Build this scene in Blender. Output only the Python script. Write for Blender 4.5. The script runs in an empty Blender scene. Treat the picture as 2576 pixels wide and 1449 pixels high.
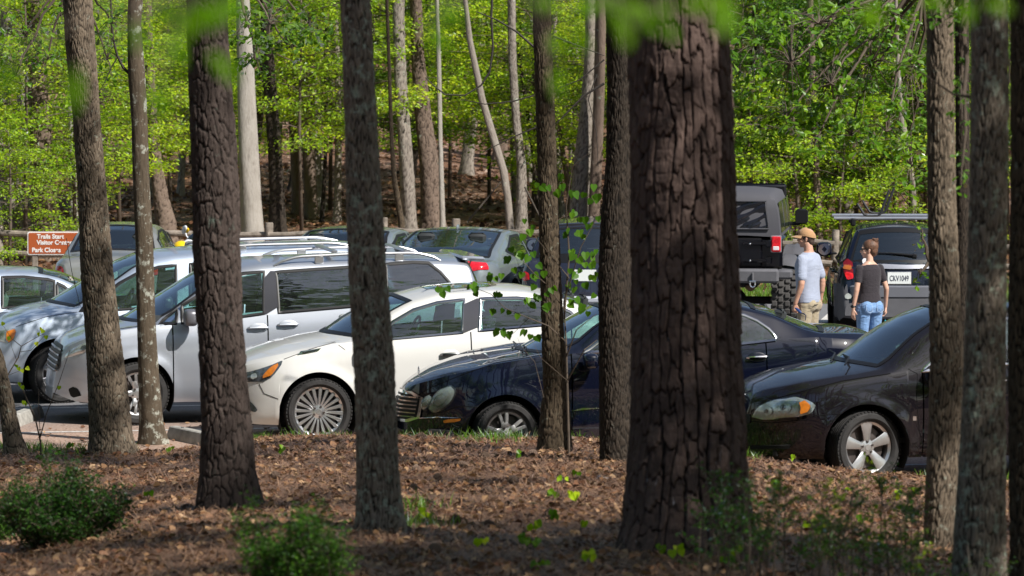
import bpy, math, random
import numpy as np
from mathutils import Vector, Matrix
PI = math.pi
sc = bpy.context.scene
COL = sc.collection
random.seed(7)
RNG = np.random.default_rng(11)

# ------------------------------------------------------------------ camera geometry
F_PX = 12500.0; CX = 1288.0; CY = 724.5; CAMH = 5.0
TH = math.atan((CY + 69.0) / F_PX)
CT, ST = math.cos(TH), math.sin(TH)
CAMP = Vector((0, 0, CAMH))
def ray(px, py):
    a = (px - CX) / F_PX; b = -(py - CY) / F_PX
    return Vector((a, CT + b * ST, -ST + b * CT))
def at_y(px, py, Y):
    r = ray(px, py); t = Y / r.y
    return CAMP + r * t
def at_z(px, py, z=0.0):
    r = ray(px, py); t = (z - CAMH) / r.z
    return CAMP + r * t
def proj(P):
    dx, dy, dz = P[0], P[1], P[2] - CAMH
    f = dy * CT - dz * ST; u = dy * ST + dz * CT
    return (CX + F_PX * dx / f, CY - F_PX * u / f)
def ppm(Y): return F_PX / Y          # pixels per metre at distance Y

# ------------------------------------------------------------------ objects
def tag(o, label=None, cat=None, group=None, kind=None):
    if label: o['label'] = label
    if cat: o['category'] = cat
    if group: o['group'] = group
    if kind: o['kind'] = kind
    return o
def thing(name, label, cat, loc=(0, 0, 0), rz=0.0, group=None):
    o = bpy.data.objects.new(name, None); COL.objects.link(o)
    o.location = loc; o.rotation_euler = (0, 0, rz); o.empty_display_size = .2
    return tag(o, label, cat, group)
def link(name, me, parent=None, mat=None, loc=None):
    o = bpy.data.objects.new(name, me); COL.objects.link(o)
    if parent is not None: o.parent = parent
    if loc is not None: o.location = loc
    if mat is not None:
        me.materials.clear(); me.materials.append(mat)
    return o
def copy_tree(o, parent=None):
    c = o.copy(); COL.objects.link(c); c.parent = parent
    for ch in list(o.children): copy_tree(ch, c)
    return c

class MB:
    """collects vertices and faces, builds one mesh object"""
    def __init__(s): s.v = []; s.f = []; s.mi = []; s.cur = 0
    def add(s, vs, fs):
        n = len(s.v); s.v.extend([tuple(p) for p in vs]); s.f.extend([tuple(i + n for i in f) for f in fs]); s.mi.extend([s.cur] * len(fs))
    def box(s, c, d, rz=0, bev=0.0, rx=0, ry=0):
        x, y, z = d[0] / 2, d[1] / 2, d[2] / 2
        if bev <= 0:
            vs = [(i * x, j * y, k * z) for i in (-1, 1) for j in (-1, 1) for k in (-1, 1)]
            fs = [(0, 1, 3, 2), (4, 6, 7, 5), (0, 4, 5, 1), (2, 3, 7, 6), (0, 2, 6, 4), (1, 5, 7, 3)]
        else:
            b = min(bev, x * .95, y * .95, z * .95); vs = []; 
            for k, (zz, ins) in enumerate(((-z, b), (-z + b, 0), (z - b, 0), (z, b))):
                X, Y = x - ins, y - ins
                q = b if ins == 0 else b * .7
                for (sx, sy) in ((1, 1), (-1, 1), (-1, -1), (1, -1)):
                    a = (sx * (X), sy * (Y - q)); bb = (sx * (X - q), sy * (Y))
                    if sx * sy > 0: vs += [(a[0], a[1], zz), (bb[0], bb[1], zz)]
                    else: vs += [(bb[0], bb[1], zz), (a[0], a[1], zz)]
            fs = [tuple(range(7, -1, -1)), tuple(range(24, 32))]
            for k in range(3):
                for i in range(8):
                    fs.append((k * 8 + i, k * 8 + (i + 1) % 8, k * 8 + 8 + (i + 1) % 8, k * 8 + 8 + i))
        M = Matrix.Translation(c) @ Matrix.Rotation(rz, 4, 'Z') @ Matrix.Rotation(ry, 4, 'Y') @ Matrix.Rotation(rx, 4, 'X')
        s.add([M @ Vector(p) for p in vs], fs)
    def tube(s, pts, rad, n=8, cap=True):
        pts = [Vector(p) for p in pts]
        if not hasattr(rad, '__len__'): rad = [rad] * len(pts)
        base = len(s.v); up = Vector((0, 0, 1)); prev = None
        for i, p in enumerate(pts):
            d = (pts[min(i + 1, len(pts) - 1)] - pts[max(i - 1, 0)])
            if d.length < 1e-9: d = Vector((0, 0, 1))
            d.normalize()
            if prev is None:
                a = d.cross(up)
                if a.length < .01: a = d.cross(Vector((1, 0, 0)))
            else:
                a = prev - d * prev.dot(d)
                if a.length < 1e-6: a = d.cross(up)
            a.normalize(); b = d.cross(a); prev = a
            for k in range(n):
                t = 2 * PI * k / n
                s.v.append(tuple(p + (a * math.cos(t) + b * math.sin(t)) * rad[i]))
        nf = 0
        for i in range(len(pts) - 1):
            for k in range(n):
                s.f.append((base + i * n + k, base + i * n + (k + 1) % n, base + (i + 1) * n + (k + 1) % n, base + (i + 1) * n + k)); nf += 1
        if cap:
            s.f.append(tuple(base + k for k in range(n - 1, -1, -1))); s.f.append(tuple(base + (len(pts) - 1) * n + k for k in range(n))); nf += 2
        s.mi.extend([s.cur] * nf)
    def lathe(s, prof, n=32, M=None, close=False):
        """prof: (r, h) revolve about local Z, transformed by M"""
        base = len(s.v)
        for (r, h) in prof:
            for k in range(n):
                t = 2 * PI * k / n; p = Vector((r * math.cos(t), r * math.sin(t), h))
                s.v.append(tuple(M @ p if M else p))
        m = len(prof); nf = 0
        for i in range(m - 1 if not close else m):
            j = (i + 1) % m
            for k in range(n):
                s.f.append((base + i * n + k, base + i * n + (k + 1) % n, base + j * n + (k + 1) % n, base + j * n + k)); nf += 1
        s.mi.extend([s.cur] * nf)
    def disc(s, c, r, n=24, M=None, axis='y'):
        vs = []
        for k in range(n):
            t = 2 * PI * k / n
            p = Vector((c[0] + r * math.cos(t), c[1], c[2] + r * math.sin(t))) if axis == 'y' else Vector((c[0], c[1] + r * math.cos(t), c[2] + r * math.sin(t)))
            vs.append(M @ p if M else p)
        s.add(vs, [tuple(range(n))])
    def ellipsoid(s, c, r, nu=16, nv=10, M=None):
        base = len(s.v); vs = []
        for j in range(nv + 1):
            ph = PI * j / nv
            for i in range(nu):
                t = 2 * PI * i / nu
                p = Vector((r[0] * math.sin(ph) * math.cos(t), r[1] * math.sin(ph) * math.sin(t), -r[2] * math.cos(ph)))
                if M: p = M @ p
                vs.append(p + Vector(c))
        fs = [(j * nu + i, j * nu + (i + 1) % nu, (j + 1) * nu + (i + 1) % nu, (j + 1) * nu + i) for j in range(nv) for i in range(nu)]
        s.add(vs, fs)
    def grid(s, P):
        """P[i][j] points"""
        m = len(P); n = len(P[0])
        s.add([p for r in P for p in r], [(i * n + j, (i + 1) * n + j, (i + 1) * n + j + 1, i * n + j + 1) for i in range(m - 1) for j in range(n - 1)])
    def mesh(s, name, mats, smooth=True, sharp=None):
        me = bpy.data.meshes.new(name); me.from_pydata(s.v, [], s.f); me.validate(verbose=False)
        if not isinstance(mats, (list, tuple)): mats = [mats]
        for m in mats: me.materials.append(m)
        if len(mats) > 1 and len(me.polygons) == len(s.mi): me.polygons.foreach_set('material_index', s.mi)
        if smooth:
            me.polygons.foreach_set('use_smooth', [True] * len(me.polygons))
            if sharp: me.set_sharp_from_angle(angle=math.radians(sharp))
        me.update(); return me
    def build(s, name, mats, parent=None, smooth=True, sharp=35):
        return link(name, s.mesh(name, mats, smooth, sharp), parent)
def np_mesh(name, V, F, mat, smooth=False, k=None):
    """fast mesh from numpy arrays; F (n,k)"""
    me = bpy.data.meshes.new(name); n, k = F.shape
    me.vertices.add(len(V)); me.vertices.foreach_set('co', np.ascontiguousarray(V, dtype=np.float32).ravel())
    me.loops.add(n * k); me.loops.foreach_set('vertex_index', np.ascontiguousarray(F, dtype=np.int32).ravel())
    me.polygons.add(n); me.polygons.foreach_set('loop_start', np.arange(0, n * k, k, dtype=np.int32)); 
    me.polygons.foreach_set('use_smooth', np.full(n, smooth))
    me.update(calc_edges=True); me.validate()
    if isinstance(mat, (list, tuple)):
        for m in mat: me.materials.append(m)
    elif mat is not None: me.materials.append(mat)
    return me
def interp(pts, x):
    xs = [p[0] for p in pts]; ys = [p[1] for p in pts]
    return float(np.interp(x, xs, ys))
def smooth_poly(pts, step=.03):
    """monotone-x polyline -> smoothed dense list (Catmull like, via repeated averaging)"""
    xs = np.arange(pts[0][0], pts[-1][0] + step, step); ys = np.interp(xs, [p[0] for p in pts], [p[1] for p in pts])
    for _ in range(3):
        y2 = ys.copy(); y2[1:-1] = (ys[:-2] + 2 * ys[1:-1] + ys[2:]) / 4; ys = y2
    return list(zip(xs.tolist(), ys.tolist()))

# ------------------------------------------------------------------ materials
def mat(name):
    m = bpy.data.materials.new(name); m.use_nodes = True
    nt = m.node_tree; b = nt.nodes['Principled BSDF']
    return m, nt, b
def N(nt, t, **kw):
    n = nt.nodes.new(t)
    for k, v in kw.items():
        if k in n.inputs.keys(): n.inputs[k].default_value = v
        else: setattr(n, k, v)
    return n
def simple(name, col, rough=.5, metal=0.0, coat=0.0, spec=.5, noise=0.0, nscale=8.0, bump=0.0, bscale=60.0, coatr=.03):
    m, nt, b = mat(name)
    b.inputs['Base Color'].default_value = (*col, 1); b.inputs['Roughness'].default_value = rough
    b.inputs['Metallic'].default_value = metal; b.inputs['Coat Weight'].default_value = coat; b.inputs['Coat Roughness'].default_value = coatr
    b.inputs['Specular IOR Level'].default_value = spec
    tc = N(nt, 'ShaderNodeTexCoord')
    if noise > 0:
        n = N(nt, 'ShaderNodeTexNoise'); n.inputs['Scale'].default_value = nscale; n.inputs['Detail'].default_value = 6
        nt.links.new(tc.outputs['Object'], n.inputs['Vector'])
        r = N(nt, 'ShaderNodeValToRGB'); nt.links.new(n.outputs['Fac'], r.inputs['Fac'])
        r.color_ramp.elements[0].position = .3; r.color_ramp.elements[1].position = .7
        r.color_ramp.elements[0].color = (*[c * (1 - noise) for c in col], 1); r.color_ramp.elements[1].color = (*[min(1, c * (1 + noise)) for c in col], 1)
        nt.links.new(r.outputs['Color'], b.inputs['Base Color'])
    if bump > 0:
        n = N(nt, 'ShaderNodeTexNoise'); n.inputs['Scale'].default_value = bscale; n.inputs['Detail'].default_value = 4
        nt.links.new(tc.outputs['Object'], n.inputs['Vector'])
        bp = N(nt, 'ShaderNodeBump'); bp.inputs['Strength'].default_value = bump; bp.inputs['Distance'].default_value = .01
        nt.links.new(n.outputs['Fac'], bp.inputs['Height']); nt.links.new(bp.outputs['Normal'], b.inputs['Normal'])
    return m
def paint(name, col, metal=.0, rough=.4, dust=.12, dustcol=(.30, .29, .20), coat=1.0):
    """car paint: clear coat over base, pollen dust on upward faces"""
    m, nt, b = mat(name)
    b.inputs['Metallic'].default_value = metal; b.inputs['Roughness'].default_value = rough
    b.inputs['Coat Weight'].default_value = coat; b.inputs['Coat Roughness'].default_value = .04
    tc = N(nt, 'ShaderNodeTexCoord'); g = N(nt, 'ShaderNodeNewGeometry'); sx = N(nt, 'ShaderNodeSeparateXYZ')
    nt.links.new(g.outputs['Normal'], sx.inputs[0])
    n = N(nt, 'ShaderNodeTexNoise'); n.inputs['Scale'].default_value = 3.0; n.inputs['Detail'].default_value = 8; n.inputs['Roughness'].default_value = .7
    nt.links.new(tc.outputs['Object'], n.inputs['Vector'])
    mr = N(nt, 'ShaderNodeMapRange'); mr.inputs['From Min'].default_value = .5; mr.inputs['From Max'].default_value = 1.0; mr.inputs['To Max'].default_value = dust * 1.6
    nt.links.new(sx.outputs['Z'], mr.inputs['Value'])
    mu = N(nt, 'ShaderNodeMath', operation='MULTIPLY'); nt.links.new(mr.outputs[0], mu.inputs[0]); nt.links.new(n.outputs['Fac'], mu.inputs[1])
    mx = N(nt, 'ShaderNodeMix', data_type='RGBA'); mx.inputs[6].default_value = (*col, 1); mx.inputs[7].default_value = (*dustcol, 1)
    nt.links.new(mu.outputs[0], mx.inputs[0]); nt.links.new(mx.outputs[2], b.inputs['Base Color'])
    # roughness speckle of road grime in the coat
    n2 = N(nt, 'ShaderNodeTexNoise'); n2.inputs['Scale'].default_value = 40.0; n2.inputs['Detail'].default_value = 5
    nt.links.new(tc.outputs['Object'], n2.inputs['Vector'])
    m2 = N(nt, 'ShaderNodeMapRange'); m2.inputs['From Min'].default_value = .4; m2.inputs['From Max'].default_value = .8; b.inputs['Coat IOR'].default_value = 1.6; m2.inputs['To Min'].default_value = .008; m2.inputs['To Max'].default_value = .07 if sum(col) > .6 else .035
    b.inputs['Specular IOR Level'].default_value = .5 if sum(col) > .6 else .08
    nt.links.new(n2.outputs['Fac'], m2.inputs['Value']); nt.links.new(m2.outputs[0], b.inputs['Coat Roughness'])
    return m
def glass(name, tint=(.55, .72, .68), refl=.12, base=None, film=.018):
    """pane that lets tinted light through and mirrors its surroundings"""
    m = bpy.data.materials.new(name); m.use_nodes = True; nt = m.node_tree
    nt.nodes.clear(); out = N(nt, 'ShaderNodeOutputMaterial')
    tr = N(nt, 'ShaderNodeBsdfTransparent'); tr.inputs['Color'].default_value = (*tint, 1)
    gl = N(nt, 'ShaderNodeBsdfGlossy'); gl.inputs['Roughness'].default_value = .015; gl.inputs['Color'].default_value = (.95, .98, 1, 1)
    fr = N(nt, 'ShaderNodeFresnel'); fr.inputs['IOR'].default_value = 1.52
    ma = N(nt, 'ShaderNodeMath', operation='MULTIPLY_ADD'); ma.inputs[1].default_value = 1.5; ma.inputs[2].default_value = refl; ma.use_clamp = True
    nt.links.new(fr.outputs[0], ma.inputs[0])
    tc = N(nt, 'ShaderNodeTexCoord'); mp = N(nt, 'ShaderNodeMapping'); mp.inputs['Scale'].default_value = (1.2, 1.2, 9); nt.links.new(tc.outputs['Object'], mp.inputs[0])
    nz = N(nt, 'ShaderNodeTexNoise'); nz.inputs['Scale'].default_value = 1.6; nz.inputs['Detail'].default_value = 2; nt.links.new(mp.outputs[0], nz.inputs['Vector'])
    bp = N(nt, 'ShaderNodeBump'); bp.inputs['Strength'].default_value = .5; bp.inputs['Distance'].default_value = .012; nt.links.new(nz.outputs['Fac'], bp.inputs['Height']); nt.links.new(bp.outputs[0], gl.inputs['Normal'])
    mx = N(nt, 'ShaderNodeMixShader'); nt.links.new(ma.outputs[0], mx.inputs[0]); nt.links.new(tr.outputs[0], mx.inputs[1]); nt.links.new(gl.outputs[0], mx.inputs[2])
    # a faint film of dust that catches the light
    df = N(nt, 'ShaderNodeBsdfDiffuse'); df.inputs['Color'].default_value = (.35, .42, .38, 1)
    m2 = N(nt, 'ShaderNodeMixShader'); m2.inputs[0].default_value = film
    nt.links.new(mx.outputs[0], m2.inputs[1]); nt.links.new(df.outputs[0], m2.inputs[2]); nt.links.new(m2.outputs[0], out.inputs[0])
    return m
MT = {}
MT['rubber'] = simple('rubber', (.022, .021, .021), .75, bump=.4, bscale=90, noise=.3, nscale=12)
MT['alloy'] = simple('alloy', (.62, .62, .63), .28, metal=.85, noise=.08)
MT['alloy_dull'] = simple('alloy_dull', (.46, .45, .45), .42, metal=.6, noise=.12)
MT['chrome'] = simple('chrome', (.8, .81, .83), .07, metal=1)
MT['chrome_dark'] = simple('chrome_dark', (.3, .31, .33), .15, metal=1)
MT['black_trim'] = simple('black_trim', (.012, .012, .013), .42, spec=.3)
MT['seam'] = simple('seam', (.008, .008, .009), .8, spec=.1)
MT['pillar_trim'] = simple('pillar_trim', (.045, .045, .055), .22, metal=.2, coat=.5)
MT['plastic'] = simple('plastic', (.10, .10, .11), .6, bump=.2, bscale=300, noise=.1)
MT['under'] = simple('under', (.006, .006, .006), .9)
MT['interior'] = simple('interior', (.028, .032, .034), .8, noise=.2)
MT['interior_beige'] = simple('interior_beige', (.30, .28, .24), .8, noise=.1)
MT['glass'] = glass('glass', (.50, .72, .68), .09)
MT['glass_dark'] = glass('glass_dark', (.10, .13, .14), .13)
MT['glass_screen'] = glass('glass_screen', (.55, .78, .68), .20)
MT['lens'] = glass('lens', (.9, .95, .95), .08)
MT['lens_haze'] = glass('lens_haze', (.85, .9, .88), .07, film=.30)
MT['lamp_silver'] = simple('lamp_silver', (.72, .75, .76), .16, metal=.7, coat=1, noise=.25, nscale=14)
MT['lamp_dark'] = simple('lamp_dark', (.12, .14, .16), .12, metal=.5, coat=1, noise=.6, nscale=20)
MT['lamp_haze'] = simple('lamp_haze', (.50, .53, .50), .15, metal=.15, coat=1, noise=.25, nscale=9)
MT['amber'] = simple('amber', (.62, .19, .02), .18, coat=1, noise=.2, nscale=30)
MT['red_lens'] = simple('red_lens', (.62, .012, .02), .15, coat=1, noise=.35, nscale=30)
MT['white_lens'] = simple('white_lens', (.75, .72, .74), .2, coat=1)
MT['silver_blue'] = paint('silver_blue', (.52, .60, .72), .55, .38)
MT['silver'] = paint('silver', (.45, .48, .54), .6, .36)
MT['pearl'] = paint('pearl', (.68, .675, .65), .05, .4, .25)
MT['navy'] = paint('navy', (.002, .0035, .013), .0, .35, .03)
MT['charcoal'] = paint('charcoal', (.006, .0045, .007), .0, .35, .03)
MT['gold_grey'] = paint('gold_grey', (.36, .36, .33), .55, .36)
MT['ice'] = paint('ice', (.32, .37, .385), .6, .34)
MT['slate'] = paint('slate', (.03, .033, .055), .4, .34)
MT['deep_blue'] = paint('deep_blue', (.003, .005, .015), .0, .35, .03)
MT['gloss_black'] = paint('gloss_black', (.004, .004, .006), .0, .3, .03)
from mathutils.bvhtree import BVHTree
FPROF = [(0, .93), (.05, .965), (.18, .985), (.5, 1.0), (.78, .985), (.92, .955), (1, .925)]
def in_poly(x, z, poly):
    c = False; j = len(poly) - 1
    for i in range(len(poly)):
        xi, zi = poly[i]; xj, zj = poly[j]
        if (zi > z) != (zj > z) and x < (xj - xi) * (z - zi) / (zj - zi) + xi: c = not c
        j = i
    return c
def densify(poly, step):
    out = []
    for i in range(len(poly)):
        a = poly[i]; b = poly[(i + 1) % len(poly)]; L = math.hypot(b[0] - a[0], b[1] - a[1]); n = max(1, int(L / step))
        for k in range(n): out.append((a[0] + (b[0] - a[0]) * k / n, a[1] + (b[1] - a[1]) * k / n))
    return out
def round_poly(poly, it=2):
    for _ in range(it):
        q = []
        for i in range(len(poly)):
            a = poly[i]; b = poly[(i + 1) % len(poly)]
            q += [(a[0] * .82 + b[0] * .18, a[1] * .82 + b[1] * .18), (a[0] * .18 + b[0] * .82, a[1] * .18 + b[1] * .82)]
        poly = q
    return poly
def scan_grid(poly, nz=8, nx=14):
    """rows of points inside a (roughly convex) polygon"""
    zs = [p[1] for p in poly]; z0, z1 = min(zs), max(zs); rows = []
    for k in range(nz + 1):
        z = z0 + (z1 - z0) * min(max(k / nz, .004), .996); xs = []
        for i in range(len(poly)):
            a = poly[i]; b = poly[(i + 1) % len(poly)]
            if (a[1] > z) != (b[1] > z): xs.append(a[0] + (b[0] - a[0]) * (z - a[1]) / (b[1] - a[1]))
        if len(xs) < 2: continue
        rows.append([(min(xs) + (max(xs) - min(xs)) * i / nx, z) for i in range(nx + 1)])
    return rows

class Car:
    def __init__(s, name, label, loc, rz, W, mats, cat='car', group=None):
        s.W = W; s.root = thing(name, label, cat, loc, rz, group); s.m = mats
        s.M = Matrix.Translation(loc) @ Matrix.Rotation(rz, 4, 'Z'); s.Mi = s.M.inverted()
    @staticmethod
    def side_place(hubpx, contact, psi, W):
        O = at_z(hubpx, contact, 0.0); w = Vector((-math.sin(psi), math.cos(psi), 0)); return O + w * W, psi
    def lray(s, px, py):
        o = s.Mi @ CAMP; d = (s.Mi.to_3x3() @ ray(px, py)).normalized(); return o, d
    def pl(s, px, py, y):
        o, d = s.lray(px, py); t = (y - o.y) / d.y; p = o + d * t; return (p.x, p.z)
    def top_px(s, pts): return [s.pl(x, y, 0.0) for x, y in pts]
    def side_px(s, pts, y=None): return [s.pl(x, y2, -(s.W if y is None else y)) for x, y2 in pts]
    # ---- surface functions
    def shape(s, top, belt, sill, arches, nose=(.5, .35), tail=(.5, .3), tumble=.45, prof=FPROF, crown=.05, bows=(.34, .16)):
        s.bows = bows; s.keyx = (.5, 1.3, 2.4, 3.1)
        s.top = smooth_poly(top, .025); s.belt = smooth_poly(belt, .025); s.sill = sill; s.arches = arches
        s.xn = top[0][0]; s.xt = top[-1][0]; s.nose = nose; s.tail = tail; s.tum = tumble; s.prof = prof; s.cr = crown
        s.txs = np.array([p[0] for p in s.top]); s.tzs = np.array([p[1] for p in s.top]); s.bxs = np.array([p[0] for p in s.belt]); s.bzs = np.array([p[1] for p in s.belt])
    def pf(s, x):
        r, a = s.nose; f = 1.0
        if x < s.xn + r: f -= a * max(0, (s.xn + r - x) / r) ** 2.4
        r, a = s.tail
        if x > s.xt - r: f -= a * max(0, (x - s.xt + r) / r) ** 2.4
        return f
    def zt(s, x): return float(np.interp(x, s.txs, s.tzs))
    def zb(s, x): return min(float(np.interp(x, s.bxs, s.bzs)), s.zt(x) - .025)
    def zlow(s, x):
        z = s.sill
        e = min(x - s.xn, s.xt - x)
        if e < .35: z += .10 * (1 - max(e, 0) / .35) ** 2
        for xc, zc, r in s.arches:
            if abs(x - xc) < r: z = max(z, zc + math.sqrt(r * r - (x - xc) ** 2))
        return min(z, s.zb(x) - .03)
    def side(s, x, z):
        zb = s.zb(x); t = (z - s.sill) / max(.05, zb - s.sill)
        y = s.W * s.pf(x) * float(np.interp(t, [p[0] for p in s.prof], [p[1] for p in s.prof]))
        for xc, zc, r in s.arches:
            d = math.hypot(x - xc, (z - zc)) - r
            if z > zc - .15 and -.02 < d < .3: y += .022 * math.exp(-(max(d, 0) / .07) ** 2) * (1 if t < .92 else .4)
        return y
    def bow(s, x):
        c, f, r, d = s.keyx; bf, br = s.bows
        if x < c: return bf * max(0, min(1, (x - s.xn) / max(c - s.xn, .1))) ** 2
        if x < f: return bf * (1 - .6 * (x - c) / (f - c))
        m = (f + r) / 2
        if x < m: return .4 * bf * (1 - (x - f) / (m - f))
        if x < r: return -.4 * br * (x - m) / (r - m)
        if x < d: return -br * (.4 + .6 * (x - r) / (d - r))
        return -br * max(0, 1 - (x - d) / .4)
    def ztop(s, x, v, cr):
        return s.zt(x - s.bow(x) * v * v) - cr * v * v
    def upper(s, x):
        zb, zt = s.zb(x), s.zt(x); wb = s.W * s.pf(x) * s.prof[-1][1]
        z1 = s.zt(x - s.bow(x)); h = max(z1 - zb, .01); cr = min(s.cr, .4 * h)
        tum = .07 + s.tum * min(max(h - .1, 0), .5); wr = wb - min(tum, .6 * wb); zr = max(z1 - cr, zb + .012); return zb, zt, wb, wr, zr, cr
    def gy(s, x, z):
        zb, zt, wb, wr, zr, cr = s.upper(x); t = min(max((z - zb) / max(zr - zb, .01), 0), 1)
        return wb + (wr - wb) * t + math.sin(PI * t) * .02 * (zt - zb)
    def section(s, x):
        pts = []; zl, zb = s.zlow(x), s.zb(x)
        for k in range(s.NL + 1):
            z = zl + (zb - zl) * k / s.NL; pts.append((s.side(x, z), z))
        zb, zt, wb, wr, zr, cr = s.upper(x)
        pts[-1] = (wb, zb)
        for k in range(1, s.NS + 1):
            t = .92 * k / s.NS; z = zb + (zr - zb) * t; pts.append((wb + (wr - wb) * t + math.sin(PI * t) * .02 * (zt - zb), z))
        A = Vector(pts[-1]); B = Vector((wr, zr)); C = Vector((wr * .90, max(s.ztop(x, .90, cr), zr)))
        for k in (1, 2, 3):
            t = k / 4; pts.append(tuple(A * (1 - t) ** 2 + B * 2 * t * (1 - t) + C * t * t))
        for k in range(s.NT + 1):
            v = .90 * (1 - k / s.NT); pts.append((wr * v, max(s.ztop(x, v, cr), zr if v > .8 else 0)))
        return pts
    NL, NS, NT = 10, 11, 11
    def zone(s, j):
        if j < s.NL: return 'low'
        if j < s.NL + s.NS: return 'side'
        if j < s.NL + s.NS + 4: return 'fillet'
        return 'top'
    def loft(s, cowl, rf, rr, deck, doors, windows, bump=(None, None), deckname='trunk_lid', glassmats=None, shell_names=None, step=.045, rim_mat='black_trim', rim_w=(.016, .02)):
        s.keyx = (cowl, rf, rr, deck); s.windows = windows; s.cowl = cowl; s.rf = rf; s.rr = rr; s.deck = deck
        xs = list(np.arange(s.xn, s.xt, step)) + [s.xt]
        for e in (.01, .02, .035, .055, .08): xs += [s.xn + e, s.xt - e]
        for xc, zc, r in s.arches: xs += [xc - r - .0015, xc - r, xc + r, xc + r + .0015] + [xc + r * math.cos(PI * k / 18) for k in range(1, 18)]
        for d in sorted(set([v for dd in doors for v in dd])): xs += [d - .007, d + .007]
        xs += [cowl, rf, rr, deck] + list(np.arange(cowl, rf + .3, .022)) + list(np.arange(rr - .2, deck, .03))
        xs += [b for b in bump if b is not None]
        for w in windows:
            for p in w['poly']: xs.append(p[0])
        xs = sorted(set(round(float(x), 5) for x in xs if s.xn <= x <= s.xt))
        seams = sorted(set([v for dd in doors for v in dd]))
        secs = [s.section(x) for x in xs]; K = len(secs[0]); parts = {}
        def put(key, quad):
            parts.setdefault(key, {'idx': {}, 'v': [], 'f': []}); P = parts[key]; f = []
            for q in quad:
                k = tuple(round(c, 5) for c in q)
                if k not in P['idx']: P['idx'][k] = len(P['v']); P['v'].append(q)
                f.append(P['idx'][k])
            if len(set(f)) == len(f): P['f'].append(f)
            elif len(set(f)) == 3:
                g = []; [g.append(a) for a in f if a not in g]; P['f'].append(g)
        allv, allf = [], []
        for i in range(len(xs) - 1):
            xm = (xs[i] + xs[i + 1]) / 2
            seam = any(abs(xm - d) < .0069 for d in seams)
            for j in range(K - 1):
                q = [(xs[i], *secs[i][j]), (xs[i + 1], *secs[i + 1][j]), (xs[i + 1], *secs[i + 1][j + 1]), (xs[i], *secs[i][j + 1])]
                zn = s.zone(j); key = 'body'; zc = sum(p[2] for p in q) / 4; xe = xm
                if zn in ('top', 'fillet'): v_ = min(1, (q[0][1] + q[3][1]) / 2 / max(s.upper(xm)[3], .1)); xe = xm - s.bow(xm) * v_ * v_
                if zn == 'low':
                    if seam: key = None
                    else:
                        for n, dd in enumerate(doors):
                            if dd[0] < xm < dd[1]: key = 'door%d' % n
                        if bump[0] is not None and xm < bump[0] and zc < s.zb(xm) - .12: key = 'front_bumper'
                        if bump[1] is not None and xm > bump[1] and zc < s.zb(xm) - (.12 if not s.__dict__.get('bumper_z') else s.zb(xm) - s.bumper_z): key = 'rear_bumper'
                elif zn == 'side':
                    if cowl < xm < deck + .3 and any(all(in_poly(a, b, w['poly']) for a, b in ((p[0], p[2]) for p in q)) for w in windows): key = None
                else:
                    if xe < cowl: key = 'hood' if zn == 'top' else 'body'
                    elif xe < rf: key = 'windshield' if zn == 'top' else 'body'
                    elif xe < rr: key = 'roof'
                    elif xe < deck: key = 'rear_window' if zn == 'top' else 'body'
                    else: key = deckname if zn == 'top' else 'body'
                for sg in (-1, 1):
                    qq = [(p[0], sg * p[1], p[2]) for p in q]
                    if sg < 0: qq = qq[::-1]
                    # u x w = z : outward winding
                    qq = qq[::-1]
                    n = len(allv); allv += qq; allf.append((n, n + 1, n + 2, n + 3))
                    if key is None: continue
                    k2 = (key, sg) if key.startswith('door') else (key, 0)
                    put(k2, qq)
        for end, i in ((0, 0), (1, len(xs) - 1)):
            ring = [(xs[i], -y, z) for y, z in secs[i]] + [(xs[i], y, z) for y, z in secs[i][::-1]][1:]
            c = (xs[i], 0, sum(z for y, z in secs[i]) / K)
            for a in range(len(ring)):
                q = [c, ring[a], ring[(a + 1) % len(ring)]]
                if end == 0: q = q[::-1]
                n = len(allv); allv += q; allf.append((n, n + 1, n + 2))
                put(('front_bumper' if end == 0 and bump[0] is not None else ('rear_bumper' if end and bump[1] is not None else 'body'), 0), q)
        s.bvh = BVHTree.FromPolygons(allv, allf)
        gm = {'windshield': MT['glass_screen'], 'rear_window': MT['glass']}
        if glassmats: gm.update(glassmats)
        s.obj = {}
        for (key, sg), P in parts.items():
            nm = 'door' if key.startswith('door') else key
            me = bpy.data.meshes.new(nm); me.from_pydata(P['v'], [], P['f']); me.materials.append(gm.get(key, s.m.get(key, s.m['paint'])))
            me.polygons.foreach_set('use_smooth', [True] * len(me.polygons)); me.set_sharp_from_angle(angle=math.radians(38))
            s.obj[(key, sg)] = link(nm, me, s.root)
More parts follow.
